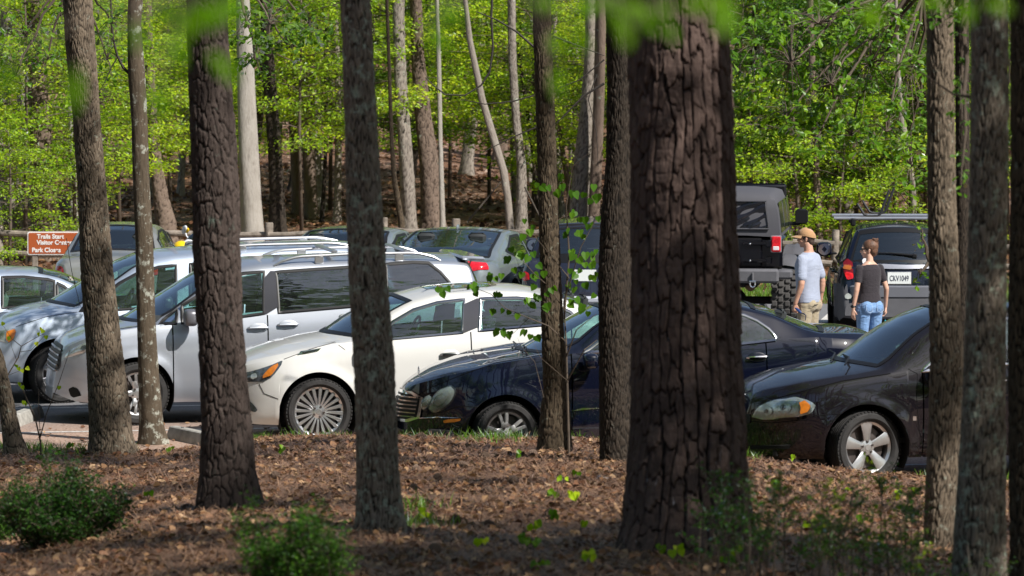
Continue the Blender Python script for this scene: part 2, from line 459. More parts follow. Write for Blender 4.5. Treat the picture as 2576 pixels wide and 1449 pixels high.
        # windows
        for w in windows:
            mb_g = scan_grid(w['poly'], 10, 14)
            for sg in (-1, 1):
                g = MB(); g.grid([[(x, sg * (s.gy(x, z) + .001), z) for x, z in row] for row in mb_g]); wo = g.build('window', MT[w.get('mat', 'glass')], s.root)
                dp = densify(w['poly'], .05); R = [[], [], []]; n = len(dp); cx = sum(p[0] for p in dp) / n; cz = sum(p[1] for p in dp) / n
                area = sum(dp[i][0] * dp[(i + 1) % n][1] - dp[(i + 1) % n][0] * dp[i][1] for i in range(n)); sgn = 1 if area > 0 else -1
                for i in range(n + 1):
                    a = dp[(i - 1) % n]; b = dp[(i + 1) % n]; p = dp[i % n]; tx, tz = b[0] - a[0], b[1] - a[1]; L = math.hypot(tx, tz) or 1
                    nx, nz = tz / L * sgn, -tx / L * sgn
                    o = (p[0] + nx * rim_w[0], p[1] + nz * rim_w[0]); q = (p[0] - nx * rim_w[1], p[1] - nz * rim_w[1])
                    R[0].append((o[0], sg * (s.gy(*o) + .004), o[1])); R[1].append((p[0], sg * (s.gy(*p) + .010), p[1])); R[2].append((q[0], sg * (s.gy(*q) + .004), q[1]))
                t = MB(); t.grid(R); t.build('window_trim', MT[w.get('trim', rim_mat)], wo)
        def tp(xe, v, dz=.006):
            x = xe
            for _ in range(8): x = xe + s.bow(x) * v * v
            zb, zt, wb, wr, zr, cr = s.upper(x); return (x, wr * v, s.ztop(x, v, cr) + dz)
        for x0, x1, nm in ((cowl, rf, 'windshield'), (rr, deck, 'rear_window')):
            if (nm, 0) not in s.obj: continue
            t = MB()
            for xa, da, db in ((x0, -.03, .030), (x1, -.030, .030)):
                R = [[], []]
                for k in range(37):
                    v = .91 * (k / 18 - 1)
                    for q, dd in ((0, da), (1, db)): p = tp(xa + dd, abs(v)); R[q].append((p[0], math.copysign(p[1], v), p[2]))
                t.grid(R)
            for sg in (-1, 1):
                R = [[], []]
                for k in range(26):
                    for q, v in ((0, .92), (1, .865)): p = tp(x0 + (x1 - x0) * k / 25, v, .007); R[q].append((p[0], sg * p[1], p[2]))
                t.grid(R)
            t.build('screen_seal', MT['black_trim'], s.obj[(nm, 0)])
        # underbody and wheel wells
        u = MB(); L = s.xt - s.xn; u.box(((s.xn + s.xt) / 2, 0, s.sill + .05), (L - .5, s.W * 1.5, .12), bev=.03); u.build('underbody', MT['under'], s.root)
        for xc, zc, r in s.arches:
            for sg in (-1, 1):
                w = MB(); rows = []
                for k in range(-3, 22):
                    t = PI * k / 18; rows.append([(xc + (r + .004) * math.cos(t), sg * y, zc + (r + .004) * math.sin(t)) for y in (s.W * .985 - .015, s.W - .42)])
                w.grid(rows); w.add([(xc + (r + .004) * math.cos(PI * k / 18), sg * (s.W - .42), zc + (r + .004) * math.sin(PI * k / 18)) for k in range(-3, 22)], [tuple(range(25))])
                w.build('wheel_well', MT['under'], s.root)
    def cast(s, px, py):
        o, d = s.lray(px, py); hit = s.bvh.ray_cast(o, d)
        return hit[0], hit[1]
    def castl(s, o, d):
        hit = s.bvh.ray_cast(Vector(o), Vector(d)); return hit[0], hit[1]
    def patch(s, name, poly, mt, off=.006, parent=None, nz=6, nx=10, mirror=True, mode='px', rnd=1, bulge=0.0):
        """polygon laid over the body: mode px (photo pixels), side (x,z), rear/front (y,z)"""
        if rnd: poly = round_poly(poly, rnd)
        rows = scan_grid(poly, nz, nx); P = []
        for ri, r in enumerate(rows):
            L = []
            for ci, (a, b) in enumerate(r):
                if mode == 'px': h, n = s.cast(a, b)
                elif mode == 'side': h, n = s.castl((a, -3, b), (0, 1, 0))
                elif mode == 'rear': h, n = s.castl((s.xt + 3, a, b), (-1, 0, 0))
                elif mode == 'front': h, n = s.castl((s.xn - 3, a, b), (1, 0, 0))
                elif mode == 'top': h, n = s.castl((a, b, 4), (0, 0, -1))
                if h is None: L.append(None); continue
                if mode == 'px' or True:
                    o = Vector((0, 0, 0)); nn = n.copy()
                bg = bulge * math.sin(PI * ri / max(1, len(rows) - 1)) * math.sin(PI * ci / nx)
                view = {'side': Vector((0, -1, 0)), 'rear': Vector((1, 0, 0)), 'front': Vector((-1, 0, 0)), 'top': Vector((0, 0, 1))}.get(mode)
                if view is None: view = (s.Mi @ CAMP - h).normalized()
                if nn.dot(view) < 0: nn = -nn
                L.append(h + nn * (off + bg))
            P.append(L)
        m = len(P); k = nx + 1; idx = {}; V = []; Fc = []
        for i in range(m):
            for j in range(k):
                if P[i][j] is not None: idx[(i, j)] = len(V); V.append(P[i][j])
        med = np.median([v.x for v in V]) if V else 0
        for i in range(m - 1):
            for j in range(k - 1):
                q = [(i, j), (i + 1, j), (i + 1, j + 1), (i, j + 1)]
                if all(a in idx for a in q):
                    vs = [V[idx[a]] for a in q]
                    if max((vs[0] - vs[2]).length, (vs[1] - vs[3]).length) < .35: Fc.append([idx[a] for a in q])
        outs = []
        for sg in ((1, -1) if mirror else (1,)):
            b = MB(); b.add([(v.x, v.y * sg, v.z) for v in V], [f if sg > 0 else f[::-1] for f in Fc]); outs.append(b.build(name, mt, parent or s.root))
        return outs
    # ---- running gear
    def wheels(s, R, rimR, style, xs, steer=0.0, width=.22, rim='alloy', near_y=None):
        y0 = s.W - .115 if near_y is None else near_y
        tyre_m, rim_m, disc_m = wheel_meshes(R, rimR, style, width, rim)
        for x in xs:
            for sg in (-1, 1):
                e = bpy.data.objects.new('wheel', None); COL.objects.link(e); e.parent = s.root; e.location = (x, sg * y0, R)
                e.rotation_euler = (0, random.uniform(0, 1.2), (PI if sg > 0 else 0) + (steer if x == xs[0] else 0))
                link('tyre', tyre_m, e); link('rim', rim_m, e); link('brake_disc', disc_m, e)
    def cabin(s, rows, beige=False, wheel_x=None, z0=None, tub=True):
        it = MT['interior_beige'] if beige else MT['interior']; zb = s.zb((s.cowl + s.rr) / 2)
        for x in rows:
            for y in (-.37, .37):
                b = MB(); b.box((x, y, zb - .42), (.5, .5, .16), bev=.05); b.box((x + .33, y, zb - .12), (.14, .48, .62), bev=.05, ry=.22)
                o = b.build('seat', it, s.root); h = MB(); h.box((x + .42, y, zb + .27), (.10, .26, .19), bev=.04, ry=.15); h.tube([(x + .41, y - .06, zb + .1), (x + .42, y - .06, zb + .22)], .008, 6); h.tube([(x + .41, y + .06, zb + .1), (x + .42, y + .06, zb + .22)], .008, 6)
                h.build('headrest', it, o)
        b = MB(); b.box((s.cowl + .42, 0, zb - .14), (.5, 2 * s.W - .32, .22), bev=.07); b.build('dashboard', it, s.root)
        c = Vector((rows[0] - .42, -.37, zb - .02)); t = MB(); pts = []
        for k in range(25):
            a = 2 * PI * k / 24; pts.append(c + Vector((.07 * math.sin(a), .185 * math.cos(a), .17 * math.sin(a))))
        t.tube(pts, .015, 6, False); t.tube([c + Vector((0, -.18, 0)), c + Vector((-.03, 0, -.02)), c + Vector((0, .18, 0))], .016, 6); t.tube([c + Vector((-.03, 0, -.02)), c + Vector((-.3, 0, -.12))], .03, 8)
        t.build('steering_wheel', MT['black_trim'], s.root)
        if tub:
            f = MB(); f.box(((s.cowl + s.deck) / 2, 0, s.sill + .16), (s.deck - s.cowl + .2, 2 * s.W - .3, .05)); f.build('floor_pan', MT['under'], s.root)
    def mirror(s, p, size=(.13, .2, .14), sides=(-1, 1), mt=None):
        for sg in sides:
            b = MB(); o = None; nu, nv = 20, 12; ex = lambda v: math.copysign(abs(v) ** .6, v); rows_ = []
            for jj in range(nv + 1):
                ph = PI * jj / nv; rows_.append([(p[0] + size[0] / 2 * ex(math.sin(ph)) * ex(math.cos(2 * PI * ii / nu)), sg * (abs(p[1]) + size[1] / 2) + size[1] / 2 * ex(math.sin(ph)) * ex(math.sin(2 * PI * ii / nu)), p[2] - size[2] / 2 * ex(math.cos(ph))) for ii in range(nu + 1)])
            b.grid(rows_)
            o = b.build('wing_mirror', mt or s.m['paint'], s.root); g = MB(); g.add([(p[0] + size[0] * .49, sg * (abs(p[1]) + size[1] * (.5 + .40 * math.cos(t))), p[2] + size[2] * .40 * math.sin(t)) for t in [2 * PI * k / 16 for k in range(16)]], [tuple(range(16))]); g.build('mirror_glass', MT['chrome'], o, smooth=False)
            st = MB(); st.box((p[0], sg * (abs(p[1]) - .02), p[2] - size[2] * .3), (.06, .10, .03), bev=.01); st.build('mirror_stalk', MT['black_trim'], o)
    def handle(s, x, z, w=.2, mt=None, recess=True, kind='bar', sides=(-1, 1)):
        for sg in sides:
            y = s.side(x, z)
            if recess:
                b = MB(); n = 20; rows = []
                for rr_, dy in ((1.0, .0015), (.8, .006), (.0, .002)):
                    rows.append([(x + w * .46 * rr_ * math.cos(2 * PI * k / n), sg * (s.side(x + w * .46 * rr_ * math.cos(2 * PI * k / n), z + .055 * rr_ * math.sin(2 * PI * k / n)) + dy), z + .055 * rr_ * math.sin(2 * PI * k / n)) for k in range(n + 1)])
                b.grid(rows[::-1]); ro = b.build('handle_cup', s.m['paint'] if kind != 'dark' else MT['black_trim'], s.obj.get((s.door_at(x), sg), s.root))
            h = MB(); pts = [(x - w * .5, sg * (y + .008), z), (x - w * .4, sg * (y + .032), z + .004), (x, sg * (y + .04), z + .008), (x + w * .4, sg * (y + .032), z + .008), (x + w * .5, sg * (y + .008), z + .006)]
            h.tube(pts, [.011, .016, .017, .016, .011], 8); h.build('handle', mt or s.m['paint'], s.obj.get((s.door_at(x), sg), s.root))
    def door_at(s, x):
        for n, dd in enumerate(s.doors):
            if dd[0] < x < dd[1]: return 'door%d' % n
        return 'body'
def wheel_meshes(R, rr, style, width, rim):
    t = MB(); w = width / 2; sw = R - rr
    prof = [(rr - .005, -w * .62), (rr + .012, -w * .86), (rr + sw * .35, -w * 1.0), (rr + sw * .72, -w * .98), (R - .018, -w * .86), (R - .004, -w * .76), (R, -w * .6)]
    for gpos in (-.45, -.15, .15, .45):
        prof += [(R, w * (gpos - .06)), (R - .009, w * (gpos - .045)), (R - .009, w * (gpos + .045)), (R, w * (gpos + .06))]
    prof += [(a, -b) for a, b in prof[:7]][::-1]
    MM = Matrix.Rotation(PI / 2, 4, 'X')       # local z -> -y ... axis along y
    MM = Matrix(((1, 0, 0, 0), (0, 0, 1, 0), (0, 1, 0, 0), (0, 0, 0, 1)))
    t.lathe(prof, 56, MM)
    # small tread blocks on the shoulders
    for k in range(56):
        a = 2 * PI * (k + .5) / 56
        for sy in (-1, 1):
            c = Vector((math.cos(a) * (R - .006), sy * w * .80, math.sin(a) * (R - .006))); t.box(c, (.012, w * .22, 2 * PI * R / 56 * .62), ry=-a)
    tm = t.mesh('tyre', MT['rubber'], True, 30)
    r = MB(); o = -w * .80
    r.lathe([(rr + .008, o - .004), (rr + .012, o + .004), (rr - .004, o + .014), (rr - .022, o + .03), (rr - .03, w * .7)], 56, MM)
    r.lathe([(0.0, o + .018), (.028, o + .018), (.032, o + .022), (.075, o + .030), (.082, o + .05), (.0, o + .055)], 28, MM)
    def spoke(a, w0, w1, r0, r1, d0=.030, d1=.012, th=.03):
        ca, sa = math.cos(a), math.sin(a)
        def P(rad, off, y): return (ca * rad - sa * off, y, sa * rad + ca * off)
        vs = []; n = 6
        for i in range(n + 1):
            u = i / n; rad = r0 + (r1 - r0) * u; ww = (w0 + (w1 - w0) * u ** 1.3) / 2; y = o + d0 + (d1 - d0) * u - .006 * math.sin(PI * u)
            vs += [P(rad, -ww, y + .007), P(rad, -ww * .65, y), P(rad, ww * .65, y), P(rad, ww, y + .007), P(rad, ww * .9, y + th), P(rad, -ww * .9, y + th)]
        fs = []
        for i in range(n):
            for k in range(6): fs.append((i * 6 + k, i * 6 + (k + 1) % 6, i * 6 + 6 + (k + 1) % 6, i * 6 + 6 + k))
        fs.append(tuple(range(n * 6, n * 6 + 6))); r.add(vs, fs)
    R1 = rr - .005
    for st in [style]:
        if st == 'multi':
            for k in range(20): spoke(2 * PI * k / 20, .022, .040, .06, R1)
        elif st == 'twin5':
            for k in range(5):
                for d in (-.19, .19): spoke(2 * PI * k / 5 + d, .034, .040, .06, R1)
                spoke(2 * PI * k / 5, .09, .07, .05, rr * .5)
        elif st == 'wide5':
            for k in range(5): spoke(2 * PI * k / 5 + .3, .065, .135, .05, R1)
        elif st == 'y5':
            for k in range(5):
                spoke(2 * PI * k / 5, .07, .045, .05, rr * .62)
                for d in (-.24, .24): spoke(2 * PI * k / 5 + d * .8, .03, .036, rr * .45, R1)
        elif st == 'seven':
            for k in range(7): spoke(2 * PI * k / 7, .05, .055, .05, R1)
        elif st == 'nine':
            for k in range(9): spoke(2 * PI * k / 9, .042, .055, .05, R1)
        elif st == 'steel8':
            for k in range(8): spoke(2 * PI * k / 8, .07, .10, .04, R1 * .9)
    rm = r.mesh('rim', MT[rim], True, 30)
    l = MB()
    for k in range(5):
        a = 2 * PI * k / 5 + .3; l.lathe([(0, o + .010), (.010, o + .010), (.0125, o + .016), (.0125, o + .034)], 10, Matrix.Translation((.057 * math.cos(a), 0, .057 * math.sin(a))) @ MM)
    l.lathe([(.0, o + .09), (rr * .82, o + .09), (rr * .82, o + .12), (0, o + .12)], 32, MM)
    dm = l.mesh('brake_disc', simple_cached('disc_metal', (.10, .085, .08), .5, .6), True, 30)
    return tm, rm, dm
def simple_cached(n, col, rough=.5, metal=0.0):
    if n not in MT: MT[n] = simple(n, col, rough, metal)
    return MT[n]
def place_side(name, label, hub, contact, psi, W, mats, cat='car', group=None):
    loc, rz = Car.side_place(hub[0], contact, psi, W)
    return Car(name, label, loc, rz, W, mats, cat, group)
PSI = math.radians(11)
CARS = {}
def X0(c, px, py, y=0.0): return c.pl(px, py, y)[0]
def win_px(c, pts, it=3):
    """photo outline of a side window -> (x,z) on the glass plane"""
    out = []
    for px, py in pts:
        y = c.W * .86
        for _ in range(6):
            x, z = c.pl(px, py, -y); y = c.gy(x, z)
        out.append((x, z))
    return out
def zof(c, px, py): return c.pl(px, py, -c.W)

# ---------------- white sedan
c = place_side('parked_sedan', 'pearl white sedan with many-spoked alloy wheels, nose beside the rough dark pine', (803, 1036), 1121, PSI, .93, {'paint': MT['pearl']})
c.doors = []
c.shape(c.top_px([(545, 1010), (552, 950), (570, 915), (600, 893), (650, 873), (700, 858), (760, 844), (806, 836), (870, 793), (930, 763), (985, 740), (1070, 719), (1200, 711), (1300, 714), (1400, 732), (1480, 762), (1550, 800), (1600, 822), (1680, 830), (1722, 842), (1735, 880), (1738, 960)]),
        c.side_px([(560, 990), (590, 945), (622, 925), (660, 915), (714, 903), (780, 880), (840, 866), (1000, 852), (1176, 837), (1360, 820), (1480, 815), (1600, 830), (1740, 862)]),
        .22, [(0, .357, .425), (2.87, .357, .42)], nose=(.75, .66), tail=(.5, .3))
xs1 = X0(c, 1187, 840, -.93); xf = X0(c, 930, 870, -.93); xr = X0(c, 1440, 850, -.93)
c.doors = [(xf, xs1), (xs1, xr)]
W1 = win_px(c, [(925, 861), (958, 832), (990, 808), (1040, 779), (1100, 761), (1168, 753), (1163, 838), (1000, 853)])
W2 = win_px(c, [(1208, 751), (1300, 749), (1375, 757), (1435, 785), (1462, 812), (1360, 819), (1204, 833)])
c.loft(X0(c, 812, 838), X0(c, 985, 742), X0(c, 1400, 735), X0(c, 1590, 820), c.doors, [{'poly': W1, 'trim': 'chrome_dark'}, {'poly': W2, 'trim': 'chrome_dark'}], bump=(-.46, 3.35))
c.wheels(.357, .262, 'multi', (0, 2.87), 0.04, .24)
c.cabin([X0(c, 1120, 860), X0(c, 1350, 860)])
# B pillar applique
c.patch('pillar_trim', [(1168, 753), (1206, 751), (1202, 833), (1164, 838)], MT['pillar_trim'], .009, rnd=0)
c.patch('sunroof', [(X0(c, 1060, 718), -.42), (X0(c, 1240, 712), -.42), (X0(c, 1240, 712), .42), (X0(c, 1060, 718), .42)], MT['glass_dark'], .006, mode='top', mirror=False, rnd=1)
for o in c.patch('headlight', [(560, 960), (575, 945), (628, 936), (680, 920), (714, 905), (706, 922), (684, 950), (655, 965), (610, 967), (565, 972)], MT['lamp_dark'], .005, rnd=1, nx=14, bulge=.008): pass
c.patch('reflector_bowl', [(634, 942), (646, 938), (650, 948), (640, 955), (632, 951)], MT['lamp_silver'], .016)
c.patch('reflector_bowl', [(585, 944), (612, 940), (618, 958), (592, 962)], MT['lamp_silver'], .016)
c.patch('turn_signal', [(680, 925), (700, 914), (703, 918), (685, 944), (664, 952), (660, 948)], MT['amber'], .018)
c.patch('vent_trim', [(748, 893), (757, 884), (808, 876), (800, 884), (760, 892)], MT['chrome'], .007, rnd=0)
c.patch('vent_slot', [(759, 887), (798, 880), (795, 883), (762, 890)], MT['under'], .011, rnd=0)
c.patch('fog_lamp', [(618, 1005), (632, 1010), (650, 1032), (645, 1037), (615, 1033)], MT['lamp_dark'], .006)
c.patch('grille', [(-.42, .42), (.42, .42), (.34, .72), (-.34, .72)], MT['black_trim'], .008, mode='front', mirror=False)
for xx, yy in ((1133, 892), (1395, 872)):
    x, z = zof(c, xx, yy); c.handle(x, z, .21, MT['chrome_dark'])
c.mirror((X0(c, 955, 870, -.93) - .05, .95, zof(c, 955, 862)[1] + .09), (.15, .22, .16))
c.patch('tail_light', [(.5, .80), (.86, .80), (.86, .98), (.5, .95)], MT['red_lens'], .006, mode='rear')
CARS['lax'] = c

# ---------------- silver minivan with roof rails
c = place_side('parked_minivan', 'silver minivan with dark rear windows and arched roof rails behind the white sedan', (346, 991), 1071, PSI, .98, {'paint': MT['silver']}, 'minivan')
c.doors = []
c.shape(c.top_px([(122, 985), (127, 930), (133, 893), (143, 866), (168, 842), (215, 820), (260, 809), (303, 801), (395, 742), (490, 683), (560, 655), (613, 646), (700, 641), (880, 635), (1050, 635), (1130, 637), (1166, 643), (1176, 668), (1196, 712), (1210, 770), (1217, 850), (1219, 950)]),
        c.side_px([(128, 960), (145, 915), (165, 885), (217, 856), (300, 833), (395, 819), (500, 812), (611, 799), (886, 775), (1100, 757), (1190, 751), (1217, 760)]),
        .25, [(0, .352, .41), (3.03, .352, .41)], nose=(.70, .60), tail=(.35, .16), tumble=.36, crown=.06)
D1 = X0(c, 436, 850, -.98); D2 = X0(c, 675, 850, -.98); D3 = X0(c, 930, 850, -.98)
c.doors = [(D1, D2), (D2 + .001, D3)]
ws = [{'poly': win_px(c, [(400, 815), (420, 796), (446, 778), (444, 815)])},
      {'poly': win_px(c, [(457, 814), (458, 768), (505, 740), (560, 706), (612, 687), (664, 683), (664, 789), (611, 797)])},
      {'poly': win_px(c, [(693, 684), (790, 677), (886, 671), (940, 669), (944, 766), (888, 771), (701, 787)]), 'mat': 'glass_dark'},
      {'poly': win_px(c, [(970, 664), (1040, 659), (1078, 661), (1108, 684), (1142, 722), (1120, 748), (1000, 760), (972, 763)]), 'mat': 'glass_dark'}]
c.loft(X0(c, 303, 801), X0(c, 560, 655), X0(c, 1150, 640), X0(c, 1205, 750), c.doors, ws, bump=(-.46, 3.5), deckname='tailgate', glassmats={'rear_window': MT['glass_dark']})
c.wheels(.352, .235, 'y5', (0, 3.03), 0.12, .24)
c.cabin([X0(c, 600, 860), X0(c, 790, 840), X0(c, 980, 840)])
c.patch('pillar_trim', [(664, 683), (692, 682), (700, 788), (665, 791)], MT['pillar_trim'], .009, rnd=0)
c.patch('headlight', [(160, 902), (172, 884), (217, 858), (232, 868), (222, 884), (182, 897)], MT['lamp_silver'], .006, bulge=.01)
c.patch('reflector_bowl', [(206, 872), (218, 868), (220, 880), (208, 882)], MT['lamp_dark'], .02)
c.patch('fog_lamp_pocket', [(172, 978), (186, 972), (198, 980), (206, 999), (180, 1000)], MT['under'], .006)
for k in range(5):
    z = .80 - k * .055; c.patch('grille_bar', [(-.50, z), (.50, z), (.49, z + .018), (-.49, z + .018)], MT['chrome_dark'], .02, mode='front', mirror=False, nz=2, nx=24, rnd=0)
c.patch('grille', [(-.54, .56), (.54, .56), (.52, .86), (-.52, .86)], MT['black_trim'], .009, mode='front', mirror=False, nx=24)
c.patch('front_plate', [(-.16, .40), (.16, .40), (.16, .56), (-.16, .56)], MT['lamp_silver'], .03, mode='front', mirror=False, rnd=0)
for xx, yy in ((650, 826), (725, 818)):
    x, z = zof(c, xx, yy); c.handle(x, z, .23)
c.mirror((X0(c, 478, 800, -1.05), .99, zof(c, 478, 797)[1]), (.16, .24, .19), mt=simple_cached('mirror_grey', (.16, .16, .18), .35, .4))
# roof rails
def rail(c, x0, x1, y, h=.075, r=.017):
    for sg in (-1, 1):
        b = MB(); pts = []
        for k in range(25):
            u = k / 24; x = x0 + (x1 - x0) * u; e = min(u, 1 - u) * (x1 - x0); lift = h * min(1, (e / .28)) ** .6 if e > 0 else 0
            hit, n = c.castl((x, sg * y, 4), (0, 0, -1)); pts.append((x, sg * y, hit.z + lift + .004))
        b.tube(pts, [r * (.6 if k in (0, 24) else 1) for k in range(25)], 8)
        for x in (x0 + (x1 - x0) * .27, x0 + (x1 - x0) * .75):
            hit, n = c.castl((x, sg * y, 4), (0, 0, -1)); b.box((x, sg * y, hit.z + h * .5), (.10, .03, h), bev=.008)
        b.build('roof_rail', MT['alloy'], c.root)
rail(c, X0(c, 690, 655, -.7), X0(c, 1110, 640, -.7), .66, .085)
cb = MB()
for px in (830, 1010):
    x = X0(c, px, 640, -.3); cb.box((x, 0, c.zt(x) + .055), (.07, 1.3, .03), bev=.01)
cb.build('roof_cross_bar', MT['alloy'], c.root)
c.patch('tail_light', [(.62, .95), (.9, .95), (.9, 1.25), (.7, 1.25)], MT['red_lens'], .006, mode='rear')
sp = MB(); xt = X0(c, 1140, 640); z0 = c.zt(xt); sp.box((xt + .10, 0, z0 - .012), (.28, 1.42, .045), bev=.02, ry=.06); sp.build('rear_spoiler', MT['silver'], c.root)
CARS['sienna'] = c

# ---------------- pale blue minivan behind it
c = place_side('parked_minivan', 'pale blue-silver minivan with amber corner lamp, its nose cut by the left edge', (149, 941), 1015, PSI, .98, {'paint': MT['silver_blue']}, 'minivan')
c.doors = []
c.shape(c.top_px([(-66, 940), (-60, 880), (-45, 840), (-20, 808), (10, 788), (60, 770), (122, 757), (207, 706), (292, 655), (345, 634), (390, 626), (485, 618), (613, 609), (813, 604), (900, 608), (955, 618), (985, 668), (1008, 760), (1016, 850), (1016, 900)]),
        c.side_px([(-55, 920), (-30, 860), (0, 832), (60, 808), (200, 788), (300, 781), (500, 768), (900, 748), (1012, 752)]),
        .25, [(0, .342, .42), (3.05, .342, .41)], nose=(.55, .34), tail=(.3, .14), tumble=.3, crown=.06)
A = X0(c, 232, 850, -.98); B = X0(c, 460, 850, -.98); C3 = X0(c, 720, 850, -.98)
c.doors = [(A, B), (B + .001, C3)]
ws = [{'poly': win_px(c, [(255, 778), (262, 742), (300, 712), (345, 687), (400, 671), (443, 667), (443, 770), (300, 780)])},
      {'poly': win_px(c, [(200, 783), (225, 762), (247, 748), (245, 779)])},
      {'poly': win_px(c, [(478, 664), (600, 657), (700, 654), (700, 752), (478, 768)]), 'mat': 'glass_dark'},
      {'poly': win_px(c, [(716, 653), (800, 650), (880, 650), (900, 680), (920, 740), (716, 750)]), 'mat': 'glass_dark'}]
c.loft(X0(c, 122, 757), X0(c, 345, 634), X0(c, 945, 615), X0(c, 1000, 740), c.doors, ws, bump=(-.46, 3.5), deckname='tailgate', glassmats={'rear_window': MT['glass_dark']})
c.wheels(.342, .235, 'nine', (0, 3.05), 0.32, .235)
c.cabin([X0(c, 400, 800), X0(c, 600, 800)])
c.patch('headlight', [(-20, 832), (8, 827), (44, 826), (38, 850), (26, 864), (-5, 862)], MT['lamp_silver'], .006)
c.patch('turn_signal', [(18, 830), (42, 829), (36, 850), (24, 862), (16, 856)], MT['amber'], .015)
rail(c, X0(c, 500, 620, -.66), X0(c, 905, 610, -.66), .64, .05)
c.patch('grille', [(-.5, .50), (.5, .50), (.48, .78), (-.48, .78)], MT['chrome_dark'], .009, mode='front', mirror=False)
x, z = zof(c, 420, 800); c.handle(x, z, .22)
c.mirror((X0(c, 262, 790, -1.05), .99, zof(c, 262, 775)[1]), (.16, .22, .18))
c.patch('tail_light', [(.66, .95), (.92, .95), (.92, 1.4), (.76, 1.4)], MT['red_lens'], .006, mode='rear')
an = MB(); p = c.pl(200, 770, -.7); an.tube([(p[0], -.78, p[1]), (p[0] - .1, -.80, p[1] + .42), (p[0] - .16, -.8, p[1] + .8)], .004, 5); an.build('antenna', MT['black_trim'], c.root)
CARS['van'] = c

# ---------------- blue-silver sedan at the far left
c = place_side('parked_sedan', 'blue-silver sedan at the left edge, only its roof and rear side glass showing', (-490, 905), 972, PSI, .90, {'paint': MT['silver_blue']})
c.doors = []
c.shape(c.top_px([(-700, 890), (-690, 830), (-640, 800), (-450, 772), (-340, 752), (-240, 704), (-130, 678), (0, 669), (90, 671), (150, 682), (207, 704), (260, 728), (300, 736), (328, 742), (334, 790), (336, 860)]),
        c.side_px([(-690, 870), (-640, 820), (-450, 792), (-300, 786), (0, 777), (160, 764), (330, 762)]),
        .2, [(0, .33, .40), (2.75, .33, .40)], nose=(.5, .3), tail=(.5, .3), tumble=.42)
a = X0(c, -270, 850, -.9); b = X0(c, -10, 850, -.9); d = X0(c, 140, 850, -.9)
c.doors = [(a, b), (b + .001, d)]
ws = [{'poly': win_px(c, [(-270, 783), (-200, 730), (-130, 704), (-15, 697), (-15, 776)])},
      {'poly': win_px(c, [(5, 697), (60, 696), (120, 702), (137, 707), (137, 768), (5, 776)])},
      {'poly': win_px(c, [(143, 711), (160, 719), (180, 735), (160, 762), (143, 766)])}]
c.loft(X0(c, -340, 752), X0(c, -140, 678), X0(c, 100, 673), X0(c, 250, 725), c.doors, ws, bump=(-.45, 3.2))
c.wheels(.33, .22, 'seven', (0, 2.75), 0, .21)
c.cabin([X0(c, -80, 800), X0(c, 80, 800)], beige=True)
x, z = zof(c, 90, 800); c.handle(x, z, .2)
c.patch('tail_light', [(.5, .85), (.86, .85), (.86, 1.0), (.5, 1.0)], MT['red_lens'], .006, mode='rear')
c.patch('headlight', [(.45, .60), (.86, .60), (.86, .74), (.5, .74)], MT['lamp_silver'], .006, mode='front')
CARS['left'] = c

# ---------------- navy sedan
c = place_side('parked_sedan', 'navy blue sedan with four oval headlamps and an upright chrome grille behind the big pine', (1275, 1092), 1172, PSI, .91, {'paint': MT['navy']})
c.doors = []
c.shape(c.top_px([(994, 1062), (996, 1030), (1004, 992), (1018, 964), (1046, 948), (1091, 925), (1141, 909), (1191, 897), (1253, 886), (1305, 878), (1366, 845), (1426, 805), (1496, 768), (1570, 748), (1650, 739), (1740, 739), (1820, 746), (1872, 758), (1922, 770), (1978, 793), (2048, 819), (2085, 817), (2126, 817), (2158, 824), (2178, 842), (2183, 900), (2181, 965)]),
        c.side_px([(1010, 1035), (1030, 1003), (1080, 975), (1140, 951), (1250, 917), (1366, 897), (1440, 891), (1600, 881), (1872, 868), (1960, 858), (2060, 849), (2180, 858)]),
        .24, [(0, .327, .40), (2.85, .327, .40)], nose=(1.12, .96), tail=(.55, .3), tumble=.40)
D1 = X0(c, 1440, 950, -.91); D2 = X0(c, 1690, 950, -.91); D3 = X0(c, 1930, 950, -.91)
c.doors = [(D1, D2), (D2 + .001, D3)]
ws = [{'poly': win_px(c, [(1466, 888), (1500, 862), (1545, 828), (1590, 801), (1630, 786), (1672, 778), (1672, 879)]), 'trim': 'chrome_dark'},
      {'poly': win_px(c, [(1690, 777), (1760, 776), (1830, 782), (1872, 792), (1904, 806), (1934, 827), (1953, 849), (1950, 857), (1872, 866), (1690, 878)]), 'trim': 'chrome_dark'}]
c.loft(X0(c, 1305, 879), X0(c, 1500, 768), X0(c, 1872, 758), X0(c, 2050, 820), c.doors, ws, bump=(-.43, 3.35))
c.wheels(.327, .222, 'twin5', (0, 2.85), 0.10, .225, 'alloy_dull')
c.cabin([X0(c, 1640, 860), X0(c, 1840, 860)])
def oval(cx, cy, a, b, ang, n=18):
    ca, sa = math.cos(math.radians(ang)), math.sin(math.radians(ang)); return [(cx + a * math.cos(t) * ca - b * math.sin(t) * sa, cy - a * math.cos(t) * sa - b * math.sin(t) * ca) for t in [2 * PI * k / n for k in range(n)]]
